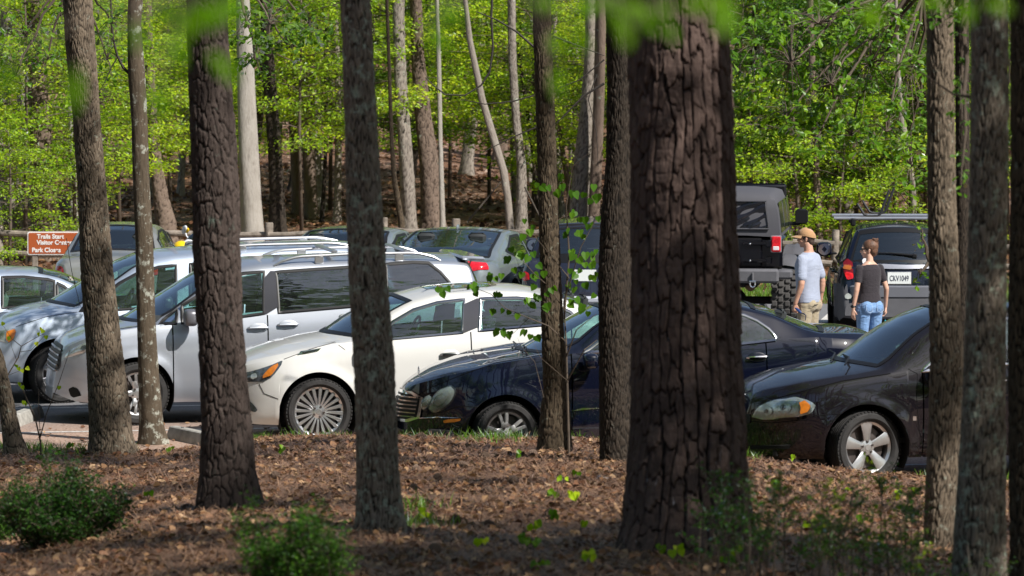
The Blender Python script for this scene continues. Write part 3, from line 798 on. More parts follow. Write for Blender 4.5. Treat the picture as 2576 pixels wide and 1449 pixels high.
for (cx, cy, a, b, an) in ((1113, 1004, 44, 23, 44), (1074, 1012, 22, 12, 58)):
    for o in c.patch('headlight', oval(cx, cy, a, b, an), MT['chrome_dark'], .004, rnd=0, nz=8):
        pass
    c.patch('headlamp_lens', oval(cx, cy, a * .91, b * .86, an), MT['lamp_silver'], .007, rnd=0, nz=8, nx=12)
    c.patch('reflector_bowl', oval(cx - a * .12, cy + 3, a * .50, b * .60, an), MT['chrome_dark'], .010, rnd=0, nz=8)
    c.patch('reflector_bowl', oval(cx - a * .12, cy + 3, a * .36, b * .46, an), MT['lamp_silver'], .014, rnd=0, nz=8)
    c.patch('lens_cover', oval(cx, cy, a * .93, b * .88, an), MT['lens_haze'], .018, rnd=0, nz=8, nx=12, bulge=.03)
# grille
gp = c.patch('grille_shell', [(-.37, .44), (-.31, .40), (.31, .40), (.37, .44), (.41, .72), (-.41, .72)], MT['chrome'], .016, mode='front', mirror=False, nx=20)
c.patch('grille', [(-.33, .46), (-.28, .43), (.28, .43), (.33, .46), (.37, .69), (-.37, .69)], MT['black_trim'], .022, mode='front', mirror=False, nx=20)
for k in range(6):
    z = .455 + k * .04; w = .32 + .008 * k; c.patch('grille_bar', [(-w, z), (w, z), (w, z + .014), (-w, z + .014)], MT['chrome'], .032, mode='front', mirror=False, nz=1, nx=20, rnd=0)
c.patch('grille_bar', [(-.012, .43), (.012, .43), (.012, .70), (-.012, .70)], MT['chrome'], .036, mode='front', mirror=False, nz=6, nx=1, rnd=0)
b = MB(); xo, zo = c.pl(1103 - 62, 948, 0); zo = c.zt(xo + .05); rr_ = .036; cen = Vector((xo + .05, 0, zo + .055)); b.tube([cen + Vector((0, rr_ * math.cos(t), rr_ * math.sin(t))) for t in [2 * PI * k / 20 for k in range(21)]], .0035, 6, False)
for k in range(3): t = PI / 2 + 2 * PI * k / 3; b.tube([cen, cen + Vector((0, rr_ * math.cos(t), rr_ * math.sin(t)))], .003, 5)
b.tube([cen - Vector((0, 0, .06)), cen - Vector((0, 0, .034))], .005, 6); b.build('hood_ornament', MT['chrome'], c.root)
c.patch('bumper_strip', [(1033, 1049), (1100, 1048), (1163, 1049), (1163, 1053), (1100, 1053), (1033, 1054)], MT['chrome'], .008, rnd=0, nz=2, nx=24)
c.patch('turn_signal', [(1116, 1058), (1125, 1055), (1160, 1053), (1159, 1058), (1140, 1063), (1118, 1064)], MT['amber'], .009, rnd=0)
c.patch('side_strip', [(1436, 1027), (1700, 1018), (1700, 1025), (1436, 1034)], MT['chrome'], .008, rnd=0, nz=2, nx=30)
c.patch('sill_strip', [(1400, 1090), (1700, 1076), (1700, 1080), (1400, 1094)], MT['chrome_dark'], .008, rnd=0, nz=1, nx=20)
b = MB(); b.box((c.xn - .03, 0, .36), (.02, .32, .16), bev=.004); b.build('front_plate', MT['lamp_silver'], c.root)
for xx, yy in ((1650, 925), (1906, 900)):
    x, z = zof(c, xx, yy); c.handle(x, z, .22, MT['chrome'])
c.mirror((X0(c, 1484, 910, -1.0), .92, zof(c, 1484, 906)[1]), (.15, .21, .16))
wp = MB()
for y in (-.5, .05): wp.tube([(c.cowl - .06, y, c.zt(c.cowl) + .0), (c.cowl + .02, y + .2, c.zt(c.cowl) + .03), (c.cowl + .05, y + .5, c.zt(c.cowl) + .03)], .009, 6)
wp.build('wiper', MT['black_trim'], c.root)
c.patch('tail_light', [(.5, .72), (.84, .72), (.84, .93), (.5, .90)], MT['red_lens'], .006, mode='rear')
an = MB(); xa = c.rr - .1; an.ellipsoid((xa, 0, c.zt(xa) + .03), (.07, .02, .05), 10, 8); an.build('roof_antenna', MT['navy'], c.root)
CARS['merc'] = c

# ---------------- charcoal sedan at the right
c = place_side('parked_sedan', 'dark charcoal sedan with clear headlamps and five-spoke silver wheel at the right', (2181, 1127), 1218, PSI, .93, {'paint': MT['charcoal']})
c.doors = []
c.shape(c.top_px([(1842, 1110), (1845, 1060), (1850, 1020), (1862, 985), (1885, 962), (1959, 933), (2033, 917), (2103, 904), (2144, 875), (2181, 847), (2218, 821), (2274, 791), (2333, 770), (2420, 757), (2540, 753), (2660, 758), (2760, 781), (2850, 818), (2920, 830), (3040, 842), (3076, 870), (3084, 960)]),
        c.side_px([(1868, 1055), (1885, 1030), (1915, 1012), (1959, 999), (2018, 984), (2120, 960), (2237, 941), (2303, 936), (2400, 927), (2560, 914), (2800, 898), (3085, 902)]),
        .25, [(0, .357, .43), (2.81, .357, .42)], nose=(.80, .66), tail=(.5, .3), tumble=.42)
D1 = X0(c, 2324, 1000, -.93); D2 = X0(c, 2552, 1000, -.93); D3 = X0(c, 2800, 1000, -.93)
c.doors = [(D1, D2), (D2 + .001, D3)]
ws = [{'poly': win_px(c, [(2318, 935), (2345, 908), (2400, 858), (2450, 823), (2490, 806), (2540, 799), (2540, 916)]), 'trim': 'chrome'},
      {'poly': win_px(c, [(2562, 798), (2660, 801), (2740, 825), (2795, 872), (2790, 896), (2562, 914)]), 'trim': 'chrome'}]
c.loft(X0(c, 2103, 904), X0(c, 2335, 770), X0(c, 2660, 758), X0(c, 2860, 820), c.doors, ws, bump=(-.47, 3.3))
c.wheels(.357, .252, 'wide5', (0, 2.81), 0.26, .235)
c.cabin([X0(c, 2500, 900), X0(c, 2720, 900)])
c.patch('headlight', [(1890, 1054), (1900, 1032), (1920, 1016), (1959, 1003), (2011, 998), (2040, 1010), (2054, 1019), (2038, 1044), (1974, 1054), (1930, 1056)], MT['lamp_silver'], .004, rnd=1, nz=8, nx=16)
c.patch('reflector_bowl', oval(1972, 1025, 20, 17, 0), MT['lamp_silver'], .021, rnd=0)
c.patch('reflector_bowl', oval(1972, 1025, 8, 7, 0), MT['lamp_dark'], .024, rnd=0)
c.patch('reflector_bowl', oval(1930, 1034, 15, 13, 0), MT['lamp_silver'], .021, rnd=0)
c.patch('reflector_bowl', oval(1930, 1034, 6, 5, 0), MT['lamp_dark'], .024, rnd=0)
c.patch('turn_signal', [(2011, 1010), (2030, 1009), (2041, 1022), (2034, 1036), (2013, 1043), (2018, 1026)], MT['amber'], .045)
c.patch('lens_cover', [(1890, 1054), (1900, 1032), (1920, 1016), (1959, 1003), (2011, 998), (2040, 1010), (2054, 1019), (2038, 1044), (1974, 1054), (1930, 1056)], MT['lens'], .028, rnd=1, nz=8, nx=16, bulge=.012)
c.patch('grille', [(-.45, .55), (.45, .55), (.45, .68), (-.45, .68)], MT['black_trim'], .009, mode='front', mirror=False)
c.patch('bumper_vent', [(1885, 1120), (1990, 1118), (1985, 1130), (1890, 1131)], MT['under'], .005, rnd=0)
wp = MB()
for y in (-.55, .0): wp.tube([(c.cowl - .08, y - .1, c.zt(c.cowl) - .01), (c.cowl + .04, y + .2, c.zt(c.cowl) + .04), (c.cowl + .06, y + .5, c.zt(c.cowl) + .045)], .009, 6)
wp.build('wiper', MT['black_trim'], c.root)
c.patch('badge', [(2296, 1047), (2305, 1047), (2305, 1058), (2296, 1058)], MT['chrome'], .007, rnd=0, nz=1, nx=1)
c.patch('badge', [(2329, 1044), (2400, 1040), (2400, 1048), (2329, 1052)], MT['chrome'], .007, rnd=0, nz=1, nx=6)
c.patch('sill_strip', [(2329, 1130), (2540, 1122), (2540, 1126), (2329, 1134)], MT['chrome_dark'], .007, rnd=0, nz=1, nx=8)
x, z = zof(c, 2510, 960); c.handle(x, z, .2)
c.mirror((X0(c, 2370, 925, -1.0), .95, zof(c, 2370, 915)[1]), (.15, .21, .16))
c.patch('tail_light', [(.5, .78), (.86, .78), (.86, .96), (.5, .96)], MT['red_lens'], .006, mode='rear')
CARS['imp'] = c

def seam(c, pts, r=.0035, nm='panel_seam'):
    P = []
    for i in range(len(pts) - 1):
        n = max(2, int(math.hypot(pts[i + 1][0] - pts[i][0], pts[i + 1][1] - pts[i][1]) / 8))
        for k in range(n): u = k / n; P.append((pts[i][0] + (pts[i + 1][0] - pts[i][0]) * u, pts[i][1] + (pts[i + 1][1] - pts[i][1]) * u))
    P.append(pts[-1]); H = [h for h, n in (c.cast(x, y) for x, y in P) if h is not None]
    if len(H) < 3: return
    for sg in (1, -1):
        b = MB(); b.tube([(h.x, h.y * sg, h.z + .001) for h in H], r, 5); b.build(nm, MT['seam'], c.root)
seam(CARS['lax'], [(842, 861), (780, 879), (714, 904)]); seam(CARS['lax'], [(652, 966), (664, 990), (700, 1004), (722, 1002)]); seam(CARS['lax'], [(843, 862), (868, 880)])
seam(CARS['sienna'], [(393, 815), (300, 828), (218, 856)]); seam(CARS['sienna'], [(222, 885), (252, 905), (262, 930)])
seam(CARS['merc'], [(1440, 893), (1366, 893), (1250, 912), (1160, 944), (1090, 972), (1040, 1000)]); seam(CARS['merc'], [(1150, 1022), (1200, 1024), (1212, 1020)]); seam(CARS['merc'], [(1020, 1020), (1060, 1036), (1110, 1038), (1150, 1022)])
seam(CARS['imp'], [(2240, 940), (2120, 958), (2018, 984), (1950, 1003), (1905, 1022)], .005); seam(CARS['imp'], [(2040, 1046), (2110, 1042), (2118, 1044)]); seam(CARS['imp'], [(1882, 1060), (1940, 1064), (2030, 1056)])
seam(CARS['imp'], [(2284, 928), (2308, 941), (2306, 1000), (2312, 1080), (2324, 1128)])
seam(CARS['van'], [(195, 785), (120, 796), (40, 822)])

# ================= far row, seen from behind =================
def far_car(name, label, px, D, ang, W, mats, xt, cat='car'):
    """tail centre at pixel column px and distance D; ang>0 turns the nose to the right"""
    a = math.radians(ang); h = Vector((math.sin(a), math.cos(a), 0)); T = at_y(px, 700, D); T.z = 0
    loc = T + h * xt; loc.z = 0
    return Car(name, label, loc, math.atan2(-h.y, -h.x), W, mats, cat)
def sedan_shape(c, L=4.6, H=1.43, wb=2.8, fo=.9, belt=.93, deckz=1.0, fast=False):
    xt = L - fo
    if fast: top = [(-fo, .52), (-fo + .06, .70), (-.2, .88), (.55, 1.0), (1.4, H - .04), (1.95, H), (2.4, H - .02), (2.9, H - .13), (3.35, 1.16), (3.72, 1.03), (xt - .06, 1.0), (xt, .86), (xt + .01, .5)]
    else: top = [(-fo, .52), (-fo + .06, .70), (-.2, .90), (.5, deckz), (1.3, H - .04), (1.8, H), (2.3, H - .015), (2.6, H - .08), (3.1, deckz + .08), (3.25, deckz + .04), (xt - .12, deckz), (xt, deckz - .12), (xt + .01, .5)]
    c.shape(top, [(-fo, .58), (0, .82), (.6, belt), (2.5, belt + .05), (xt, belt)], .22, [(0, .33, .39), (wb, .33, .39)], nose=(.5, .35), tail=(.45, .28), tumble=.42)
    c.doors = [(.62, 1.62), (1.621, 2.5)]
    b = belt + .02
    ws = [{'poly': [(.75, b), (1.15, H - .2), (1.55, H - .13), (1.57, b + .02)]}, {'poly': [(1.68, b + .02), (1.68, H - .12), (2.2, H - .12), (2.65, H - .26 if fast else H - .22), (2.85 if fast else 2.7, b + .12), (2.5, b + .04)]}]
    if fast: c.loft(.55, 1.4, 2.35, 3.62, c.doors, ws, bump=(-.42, 3.2))
    else: c.loft(.5, 1.3, 2.35, 3.12, c.doors, ws, bump=(-.42, 3.2))
    c.wheels(.33, .23, 'seven', (0, wb), 0, .225); c.cabin([1.45, 2.3])
    c.handle(1.5, .82, .2); c.handle(2.35, .84, .2)
    c.mirror((.72, W_(c), belt + .10), (.14, .2, .15))
def W_(c): return c.W * .97
def plate(c, z, x=None, text=None, w=.31, h=.155, y=0.0, tilt=0.0, frame='chrome_dark'):
    hit, n = c.castl((c.xt + 3, y, z), (-1, 0, 0)); x = hit.x if x is None else x
    b = MB(); b.box((x + .012, y, z), (.014, w + .02, h + .02), bev=.004); o = b.build('licence_plate', MT[frame], c.root)
    p = MB(); p.box((x + .021, y, z), (.006, w, h), bev=.002); q = p.build('plate_face', simple_cached('plate_white', (.78, .82, .80), .35), o)
    if text: txt('plate_number', text, o, (x + .0265, y, z - .036), .105, simple_cached('plate_ink', (.02, .025, .06), .5), (PI / 2, 0, PI / 2), sx=.62)
    return o
def txt(name, s, parent, loc, size, mt, rot, sx=1.0, ext=.0015, bold=0.0):
    cu = bpy.data.curves.new(name, 'FONT'); cu.body = s; cu.size = size; cu.extrude = ext; cu.align_x = 'CENTER'; cu.offset = bold
    t = bpy.data.objects.new(name, cu); COL.objects.link(t)
    dg = bpy.context.evaluated_depsgraph_get(); me = bpy.data.meshes.new_from_object(t.evaluated_get(dg)); bpy.data.objects.remove(t)
    o = bpy.data.objects.new(name, me); COL.objects.link(o); me.materials.clear(); me.materials.append(mt)
    o.parent = parent; o.location = loc; o.rotation_euler = rot; o.scale = (sx, 1, 1); return o

# gold-grey sedan, left
c = far_car('parked_sedan', 'champagne grey sedan seen from behind in front of the brown trail sign', 268, 68.6, 2, .80, {'paint': MT['gold_grey']}, 3.75)
sedan_shape(c, 4.65, 1.47, 2.8, .9, .96, 1.07)
c.patch('tail_light', [(122, 643), (131, 641), (138, 645), (139, 673), (130, 674), (121, 672)], MT['red_lens'], .02)
c.patch('lamp_ring', [(124, 655), (136, 655), (136, 659), (124, 659)], MT['white_lens'], .03, rnd=0)
c.patch('tail_light', [(.58, .82), (.70, .82), (.71, .94), (.61, .94)], MT['red_lens'], .014, mode='rear')
plate(c, .80)
for o in [o for o in c.root.children if o.name.startswith('wing_mirror') and sum(v.co.y for v in o.data.vertices) < 0]:
    for ch in list(o.children): bpy.data.objects.remove(ch)
    bpy.data.objects.remove(o)
CARS['gold'] = c
# teal-grey sedan
c = far_car('parked_sedan', 'grey-green sedan behind the silver minivans, only its roof and rear glass visible', 818, 68.6, 12, .90, {'paint': MT['ice']}, 3.7)
sedan_shape(c, 4.6, 1.42, 2.75, .9, .95, 1.03)
c.patch('tail_light', [(.5, .78), (.82, .78), (.84, .95), (.5, .93)], MT['red_lens'], .01, mode='rear')
an = MB(); hit, n = c.castl((2.2, 0, 4), (0, 0, -1)); an.tube([hit, hit + Vector((.06, 0, .10))], .006, 6); an.ellipsoid(hit, (.05, .02, .02), 10, 6); an.build('roof_antenna', MT['black_trim'], c.root)
CARS['teal'] = c
# ice-grey fastback
c = far_car('parked_fastback', 'ice grey fastback with wide red tail lamps seen between the narrow trunks', 1081, 68.8, 13, .94, {'paint': MT['ice']}, 4.02)
sedan_shape(c, 4.95, 1.385, 2.91, .93, .95, 1.0, fast=True)
c.patch('tail_light', [(1157, 661), (1166, 658), (1190, 659), (1221, 660), (1228, 671), (1228, 681), (1180, 683), (1163, 676)], MT['red_lens'], .012, nx=16)
c.patch('lamp_seam', [(1183, 659), (1186, 659), (1179, 682), (1176, 682)], MT['under'], .022, rnd=0, nx=1)
plate(c, .72)
an = MB(); hit, n = c.castl((2.35, 0, 4), (0, 0, -1)); an.ellipsoid(hit + Vector((0, 0, .025)), (.08, .02, .045), 10, 8); an.build('roof_antenna', MT['ice'], c.root)
CARS['ice'] = c

def suv_shape(c, H=1.68, L=4.4, fo=.85, wb=2.62, belt=1.02, rake=.30, R=.35):
    xt = L - fo
    top = [(-fo, .6), (-fo + .06, .85), (-.1, 1.0), (.6, 1.08), (1.3, H - .06), (1.7, H - .01), (2.4, H), (xt - rake - .05, H - .03), (xt - rake, H - .09), (xt - .06, belt + .07), (xt, belt - .05), (xt + .03, .75), (xt + .04, .55)]
    c.shape(top, [(-fo, .65), (0, .92), (.65, belt), (2.5, belt + .04), (xt, belt + .02)], .30, [(0, R, .42), (wb, R, .42)], nose=(.45, .3), tail=(.32, .14), tumble=.36, crown=.05)
    c.doors = [(.68, 1.66), (1.661, 2.55)]
    b = belt + .03
    ws = [{'poly': [(.85, b), (1.2, H - .2), (1.58, H - .15), (1.6, b)]}, {'poly': [(1.7, b), (1.7, H - .15), (2.4, H - .15), (2.5, b)]}, {'poly': [(2.62, b + .02), (2.55, H - .16), (xt - rake - .12, H - .2), (xt - .25, b + .1), (xt - .35, b + .03)], 'mat': 'glass_dark'}]
    c.loft(.6, 1.35, xt - rake - .02, xt - .07, c.doors, ws, bump=(-.40, wb + .5), deckname='tailgate', step=.03)
    c.wheels(R, .23, 'seven', (0, wb), 0, .24); c.cabin([1.5, 2.4])
    c.mirror((.8, W_(c), belt + .12), (.15, .22, .2))
    c.handle(1.52, .9, .2); c.handle(2.4, .92, .2)
# slate SUV behind the saplings
c = far_car('parked_suv', 'slate blue sport utility vehicle half hidden by the sapling and dark trunks', 1472, 67.6, 6, .90, {'paint': MT['slate'], 'rear_bumper': MT['slate']}, 3.60, 'suv')
suv_shape(c, 1.61, 4.42)
c.patch('tail_light', [(1314, 690), (1320, 682), (1332, 686), (1334, 706), (1318, 708)], MT['red_lens'], .02)
plate(c, .88, w=.30)
b = MB(); hit, n = c.castl((2.6, -.2, 4), (0, 0, -1)); b.tube([hit, hit + Vector((-.08, 0, .22))], .008, 6); b.build('roof_antenna', MT['black_trim'], c.root)
b = MB(); b.box((c.xt + .05, 0, .55), (.10, 1.62, .10), bev=.03); b.build('step_pad', simple_cached('pale_plastic', (.42, .44, .50), .5), c.root)
CARS['slate'] = c
# deep blue SUV with kayak rack, right
c = far_car('parked_suv', 'dark blue sport utility vehicle with roof rack bars and white licence plate at the right', 2262, 66.6, 2, .845, {'paint': MT['deep_blue']}, 3.58, 'suv')
c.m['rear_bumper'] = MT['plastic']; c.m['front_bumper'] = MT['plastic']; c.bumper_z = .80
suv_shape(c, 1.60, 4.43, rake=.40)
def bumper_bar(z0, z1, mt, out, nm):
    b = MB(); rows = []
    for z, e in ((z0, .05), (z0 + .03, .0), (z1 - .02, .0), (z1, .03)):
        rows.append([(c.xt + out - e - .42 * abs(v) ** 5, v * (c.W + out * .4 - .01 - e * .3), z) for v in [k / 12 - 1 for k in range(25)]])
    b.grid(rows); b.build(nm, mt, c.root)
bumper_bar(.36, .66, MT['plastic'], .07, 'rear_bumper_lower'); bumper_bar(.63, .81, simple_cached('grey_bumper', (.13, .135, .155), .5), .085, 'rear_bumper_step')
def rp(name, poly, mt, off, **k): return c.patch(name, poly, mt, off, mode='rear', mirror=False, **k)
for o in c.patch('tail_light', [(2123, 655), (2131, 652), (2145, 654), (2146, 675), (2147, 703), (2127, 703), (2122, 675)], simple_cached('smoked_red', (.16, .008, .012), .15), .012): pass
c.patch('brake_lamp', [(2126, 684), (2146, 686), (2147, 703), (2130, 704)], MT['red_lens'], .02)
c.patch('turn_signal', [(2123, 668), (2142, 669), (2142, 680), (2124, 679)], simple_cached('smoked_amber', (.34, .10, .02), .2), .02)
c.patch('fog_lamp', [(2126, 742), (2133, 737), (2142, 742), (2142, 750), (2133, 753), (2126, 750)], MT['lamp_haze'], .012)
rp('garnish', [(-.44, 1.02), (.46, 1.02), (.42, 1.075), (-.38, 1.08)], simple_cached('grey_trim', (.34, .35, .40), .4, .3), .03)
b = MB(); hit, n = c.castl((c.xt + 3, 0, .92), (-1, 0, 0))
plate(c, .905, text='CKV1049', w=.31, h=.155, y=0.0, frame='alloy')
for k, y in enumerate((-.5, -.17, .17, .5)):
    r_ = MB(); hit, n = c.castl((c.xt + 3, y, .45), (-1, 0, 0)); r_.box((hit.x + .01, y, .47), (.05, .035, .16), bev=.012); r_.build('bumper_rib', simple_cached('grey_trim', (.3, .3, .33), .4), c.root)
w = MB(); hit, n = c.castl((c.xt + 3, .18, 1.205), (-1, 0, 0)); h2, n = c.castl((c.xt + 3, -.38, 1.235), (-1, 0, 0)); w.tube([hit + Vector((.03, 0, 0)), (hit + h2) / 2 + Vector((.04, 0, .012)), h2 + Vector((.03, 0, 0))], [.016, .011, .006], 8); w.box(hit + Vector((.02, .03, -.01)), (.05, .07, .06), bev=.015); w.build('rear_wiper', MT['black_trim'], c.root)
def disc_decal(y, z, r, col, nm='sticker'):
    c.patch(nm, [(y + r * math.cos(t), z + r * math.sin(t)) for t in [2 * PI * k / 14 for k in range(14)]], simple_cached('decal_%.2f_%.2f' % (y, z), col, .5), .008, mode='rear', mirror=False, rnd=0, nz=4, nx=4)
disc_decal(.44, 1.10, .045, (.75, .72, .74)); disc_decal(-.44, 1.12, .05, (.72, .72, .74))
c.patch('sticker', [(.40, 1.20), (.50, 1.20), (.50, 1.255), (.40, 1.255)], simple_cached('decal_w', (.6, .68, .66), .5), .008, mode='rear', mirror=False, rnd=0, nz=1, nx=1)
c.patch('badge', [(.47, .94), (.51, .94), (.49, .86)], simple_cached('badge_red', (.7, .05, .06), .3), .010, mode='rear', mirror=False, rnd=0, nz=3, nx=2)
CARS['suv'] = c
# roof rack: own thing (lifts off)
rk = thing('roof_rack', 'pair of silver roof bars with two black V-shaped kayak cradles on the dark blue vehicle', 'roof rack', c.root.location + c.M.to_3x3() @ Vector((2.6, 0, 1.565)), c.root.rotation_euler.z)
for k, x in enumerate((.35, -.45)):
    b = MB(); b.tube([(x, -.86, .115), (x, .80, .115)], .024, 10); b.build('cross_bar', MT['alloy'], rk)
    for y in (-.60, .60):
        b = MB(); b.box((x, y, .06), (.12, .07, .11), bev=.02); b.build('bar_foot', MT['black_trim'], rk)
for x in (.35, -.45):
    b = MB(); yb = -.33 + (.10 if x < 0 else 0)
    b.tube([(x, yb - .215, .315), (x, yb - .20, .29), (x, yb - .12, .165), (x, yb - .07, .145), (x, yb + .06, .145), (x, yb + .10, .175), (x, yb + .20, .45), (x, yb + .215, .49)], [.012, .017, .017, .016, .016, .018, .018, .013], 8); b.build('kayak_cradle', simple_cached('black_foam', (.02, .02, .023), .6), rk)
# ================= ground =================
EDGE = [(-40, 53.5), (-8, 52.3), (-3.4, 51.7), (-2.2, 51.3), (-.9, 50.1), (.5, 49.8), (2.2, 48.8), (3.5, 48.1), (4.2, 48.75), (9, 49.0), (40, 49.0)]
BANK = [(-40, .02), (-6, .03), (-3.6, .05), (-2.4, .26), (-1, .40), (1.2, .42), (2.2, .34), (3.6, .22), (4.3, .05), (8, .05), (40, .05)]
FAR = [(-60, 78.5), (-8, 77.0), (2, 76.0), (6, 74.6), (60, 72.5)]
_g = np.random.default_rng(3)
_K = [(_g.uniform(.25, 1.4), _g.uniform(0, 2 * PI), _g.uniform(0, 2 * PI)) for _ in range(10)]
def wob(X, Y):
    z = 0
    for f, a, p in _K: z = z + np.sin(f * (X * math.cos(a) + Y * math.sin(a)) * 2 + p) / (f + .4)
    return z / 10
def gz(X, Y):
    X = np.asarray(X, float); Y = np.asarray(Y, float)
    ye = np.interp(X, [p[0] for p in EDGE], [p[1] for p in EDGE]); A = np.interp(X, [p[0] for p in BANK], [p[1] for p in BANK])
    yf = np.interp(X, [p[0] for p in FAR], [p[1] for p in FAR])
    u = ye - Y
    z1 = A * (1 - np.exp(-np.maximum(u, 0) / .8)) + .055 * np.maximum(u - .3, 0) + wob(X, Y) * .10 * np.clip(u / 3, 0, 1) - .035 * np.exp(-np.maximum(u, 0) / .15)
    z1 = np.where(Y < 20, z1 + (20 - Y) * .02, z1)
    v = np.maximum(Y - 88, 0); z2 = .02 * v + .10 * np.maximum(Y - 112, 0) ** 1.0 * np.clip((Y - 112) / 14, 0, 1) + wob(X * .5, Y * .5) * .5 * np.clip(v / 12, 0, 1) + .015 + wob(X * 2.1, Y * 2.1) * .10 * np.clip((Y - yf) / 4, 0, 1)
    z2 = np.minimum(z2, 24 + .01 * v)
    return np.where(u > 0, z1, np.where(Y > yf, z2, -.035))
def ground_hit(px, py):
    r = ray(px, py); lo = 8.0; p = None
    for k in range(6000):
        t = lo + k * .05; q = CAMP + r * (t / r.y)
        if q.z <= float(gz(q.x, q.y)): return q
    return CAMP + r * 100
def build_ground():
    ys = np.concatenate([np.arange(-25, 24, 1.0), np.arange(24, 53.6, .11), np.arange(53.6, 72, 1.5), np.arange(72, 82, .15), np.arange(82, 135, .5), np.arange(135, 220, 2.5), np.arange(220, 700, 20)])
    xs = np.concatenate([-np.arange(300, 30, -15.0), -np.arange(30, 9, -1.0), np.arange(-9, 9, .11), np.arange(9, 30, 1.0), np.arange(30, 301, 15.0)])
    XX, YY = np.meshgrid(xs, ys, indexing='ij'); ZZ = gz(XX, YY)
    n, m = XX.shape; V = np.stack([XX, YY, ZZ], -1).reshape(-1, 3); I = np.arange(n * m).reshape(n, m)
    F = np.stack([I[:-1, :-1], I[1:, :-1], I[1:, 1:], I[:-1, 1:]], -1).reshape(-1, 4)
    m_, nt, b = mat('forest_floor'); b.inputs['Roughness'].default_value = .9
    g = N(nt, 'ShaderNodeNewGeometry')
    vo = N(nt, 'ShaderNodeTexVoronoi'); vo.inputs['Scale'].default_value = 17; nt.links.new(g.outputs['Position'], vo.inputs['Vector'])
    r = N(nt, 'ShaderNodeValToRGB'); sv = N(nt, 'ShaderNodeSeparateColor'); nt.links.new(vo.outputs['Color'], sv.inputs[0]); nt.links.new(sv.outputs[0], r.inputs['Fac'])
    cs = [(0, (.03, .016, .010)), (.25, (.09, .042, .024)), (.5, (.17, .085, .048)), (.7, (.27, .15, .09)), (.88, (.42, .28, .20)), (1, (.52, .40, .32))]
    r.color_ramp.elements[0].color = (*cs[0][1], 1); r.color_ramp.elements[1].color = (*cs[-1][1], 1)
    for p, c_ in cs[1:-1]: e = r.color_ramp.elements.new(p); e.color = (*c_, 1)
    # needle straw: stretched fine noise, stronger on the near bank
    n1 = N(nt, 'ShaderNodeTexNoise'); n1.inputs['Scale'].default_value = 60; n1.inputs['Detail'].default_value = 8; n1.inputs['Roughness'].default_value = .75; nt.links.new(g.outputs['Position'], n1.inputs['Vector'])
    r2 = N(nt, 'ShaderNodeValToRGB'); nt.links.new(n1.outputs['Fac'], r2.inputs['Fac']); r2.color_ramp.elements[0].position = .33; r2.color_ramp.elements[1].position = .70
    r2.color_ramp.elements[0].color = (.035, .017, .010, 1); r2.color_ramp.elements[1].color = (.30, .15, .075, 1)
    n2 = N(nt, 'ShaderNodeTexNoise'); n2.inputs['Scale'].default_value = 1.1; n2.inputs['Detail'].default_value = 5; nt.links.new(g.outputs['Position'], n2.inputs['Vector'])
    m1 = N(nt, 'ShaderNodeMapRange'); m1.inputs['From Min'].default_value = .42; m1.inputs['From Max'].default_value = .62; nt.links.new(n2.outputs['Fac'], m1.inputs['Value'])
    mx = N(nt, 'ShaderNodeMix', data_type='RGBA'); nt.links.new(m1.outputs[0], mx.inputs[0]); nt.links.new(r.outputs[0], mx.inputs[7]); nt.links.new(r2.outputs[0], mx.inputs[6])
    nt.links.new(mx.outputs[2], b.inputs['Base Color'])
    bp = N(nt, 'ShaderNodeBump'); bp.inputs['Strength'].default_value = .9; bp.inputs['Distance'].default_value = .03; nt.links.new(n1.outputs['Fac'], bp.inputs['Height']); nt.links.new(bp.outputs[0], b.inputs['Normal'])
    o = link('ground', np_mesh('ground', V, F, m_, True), None); tag(o, kind='structure')
build_ground()
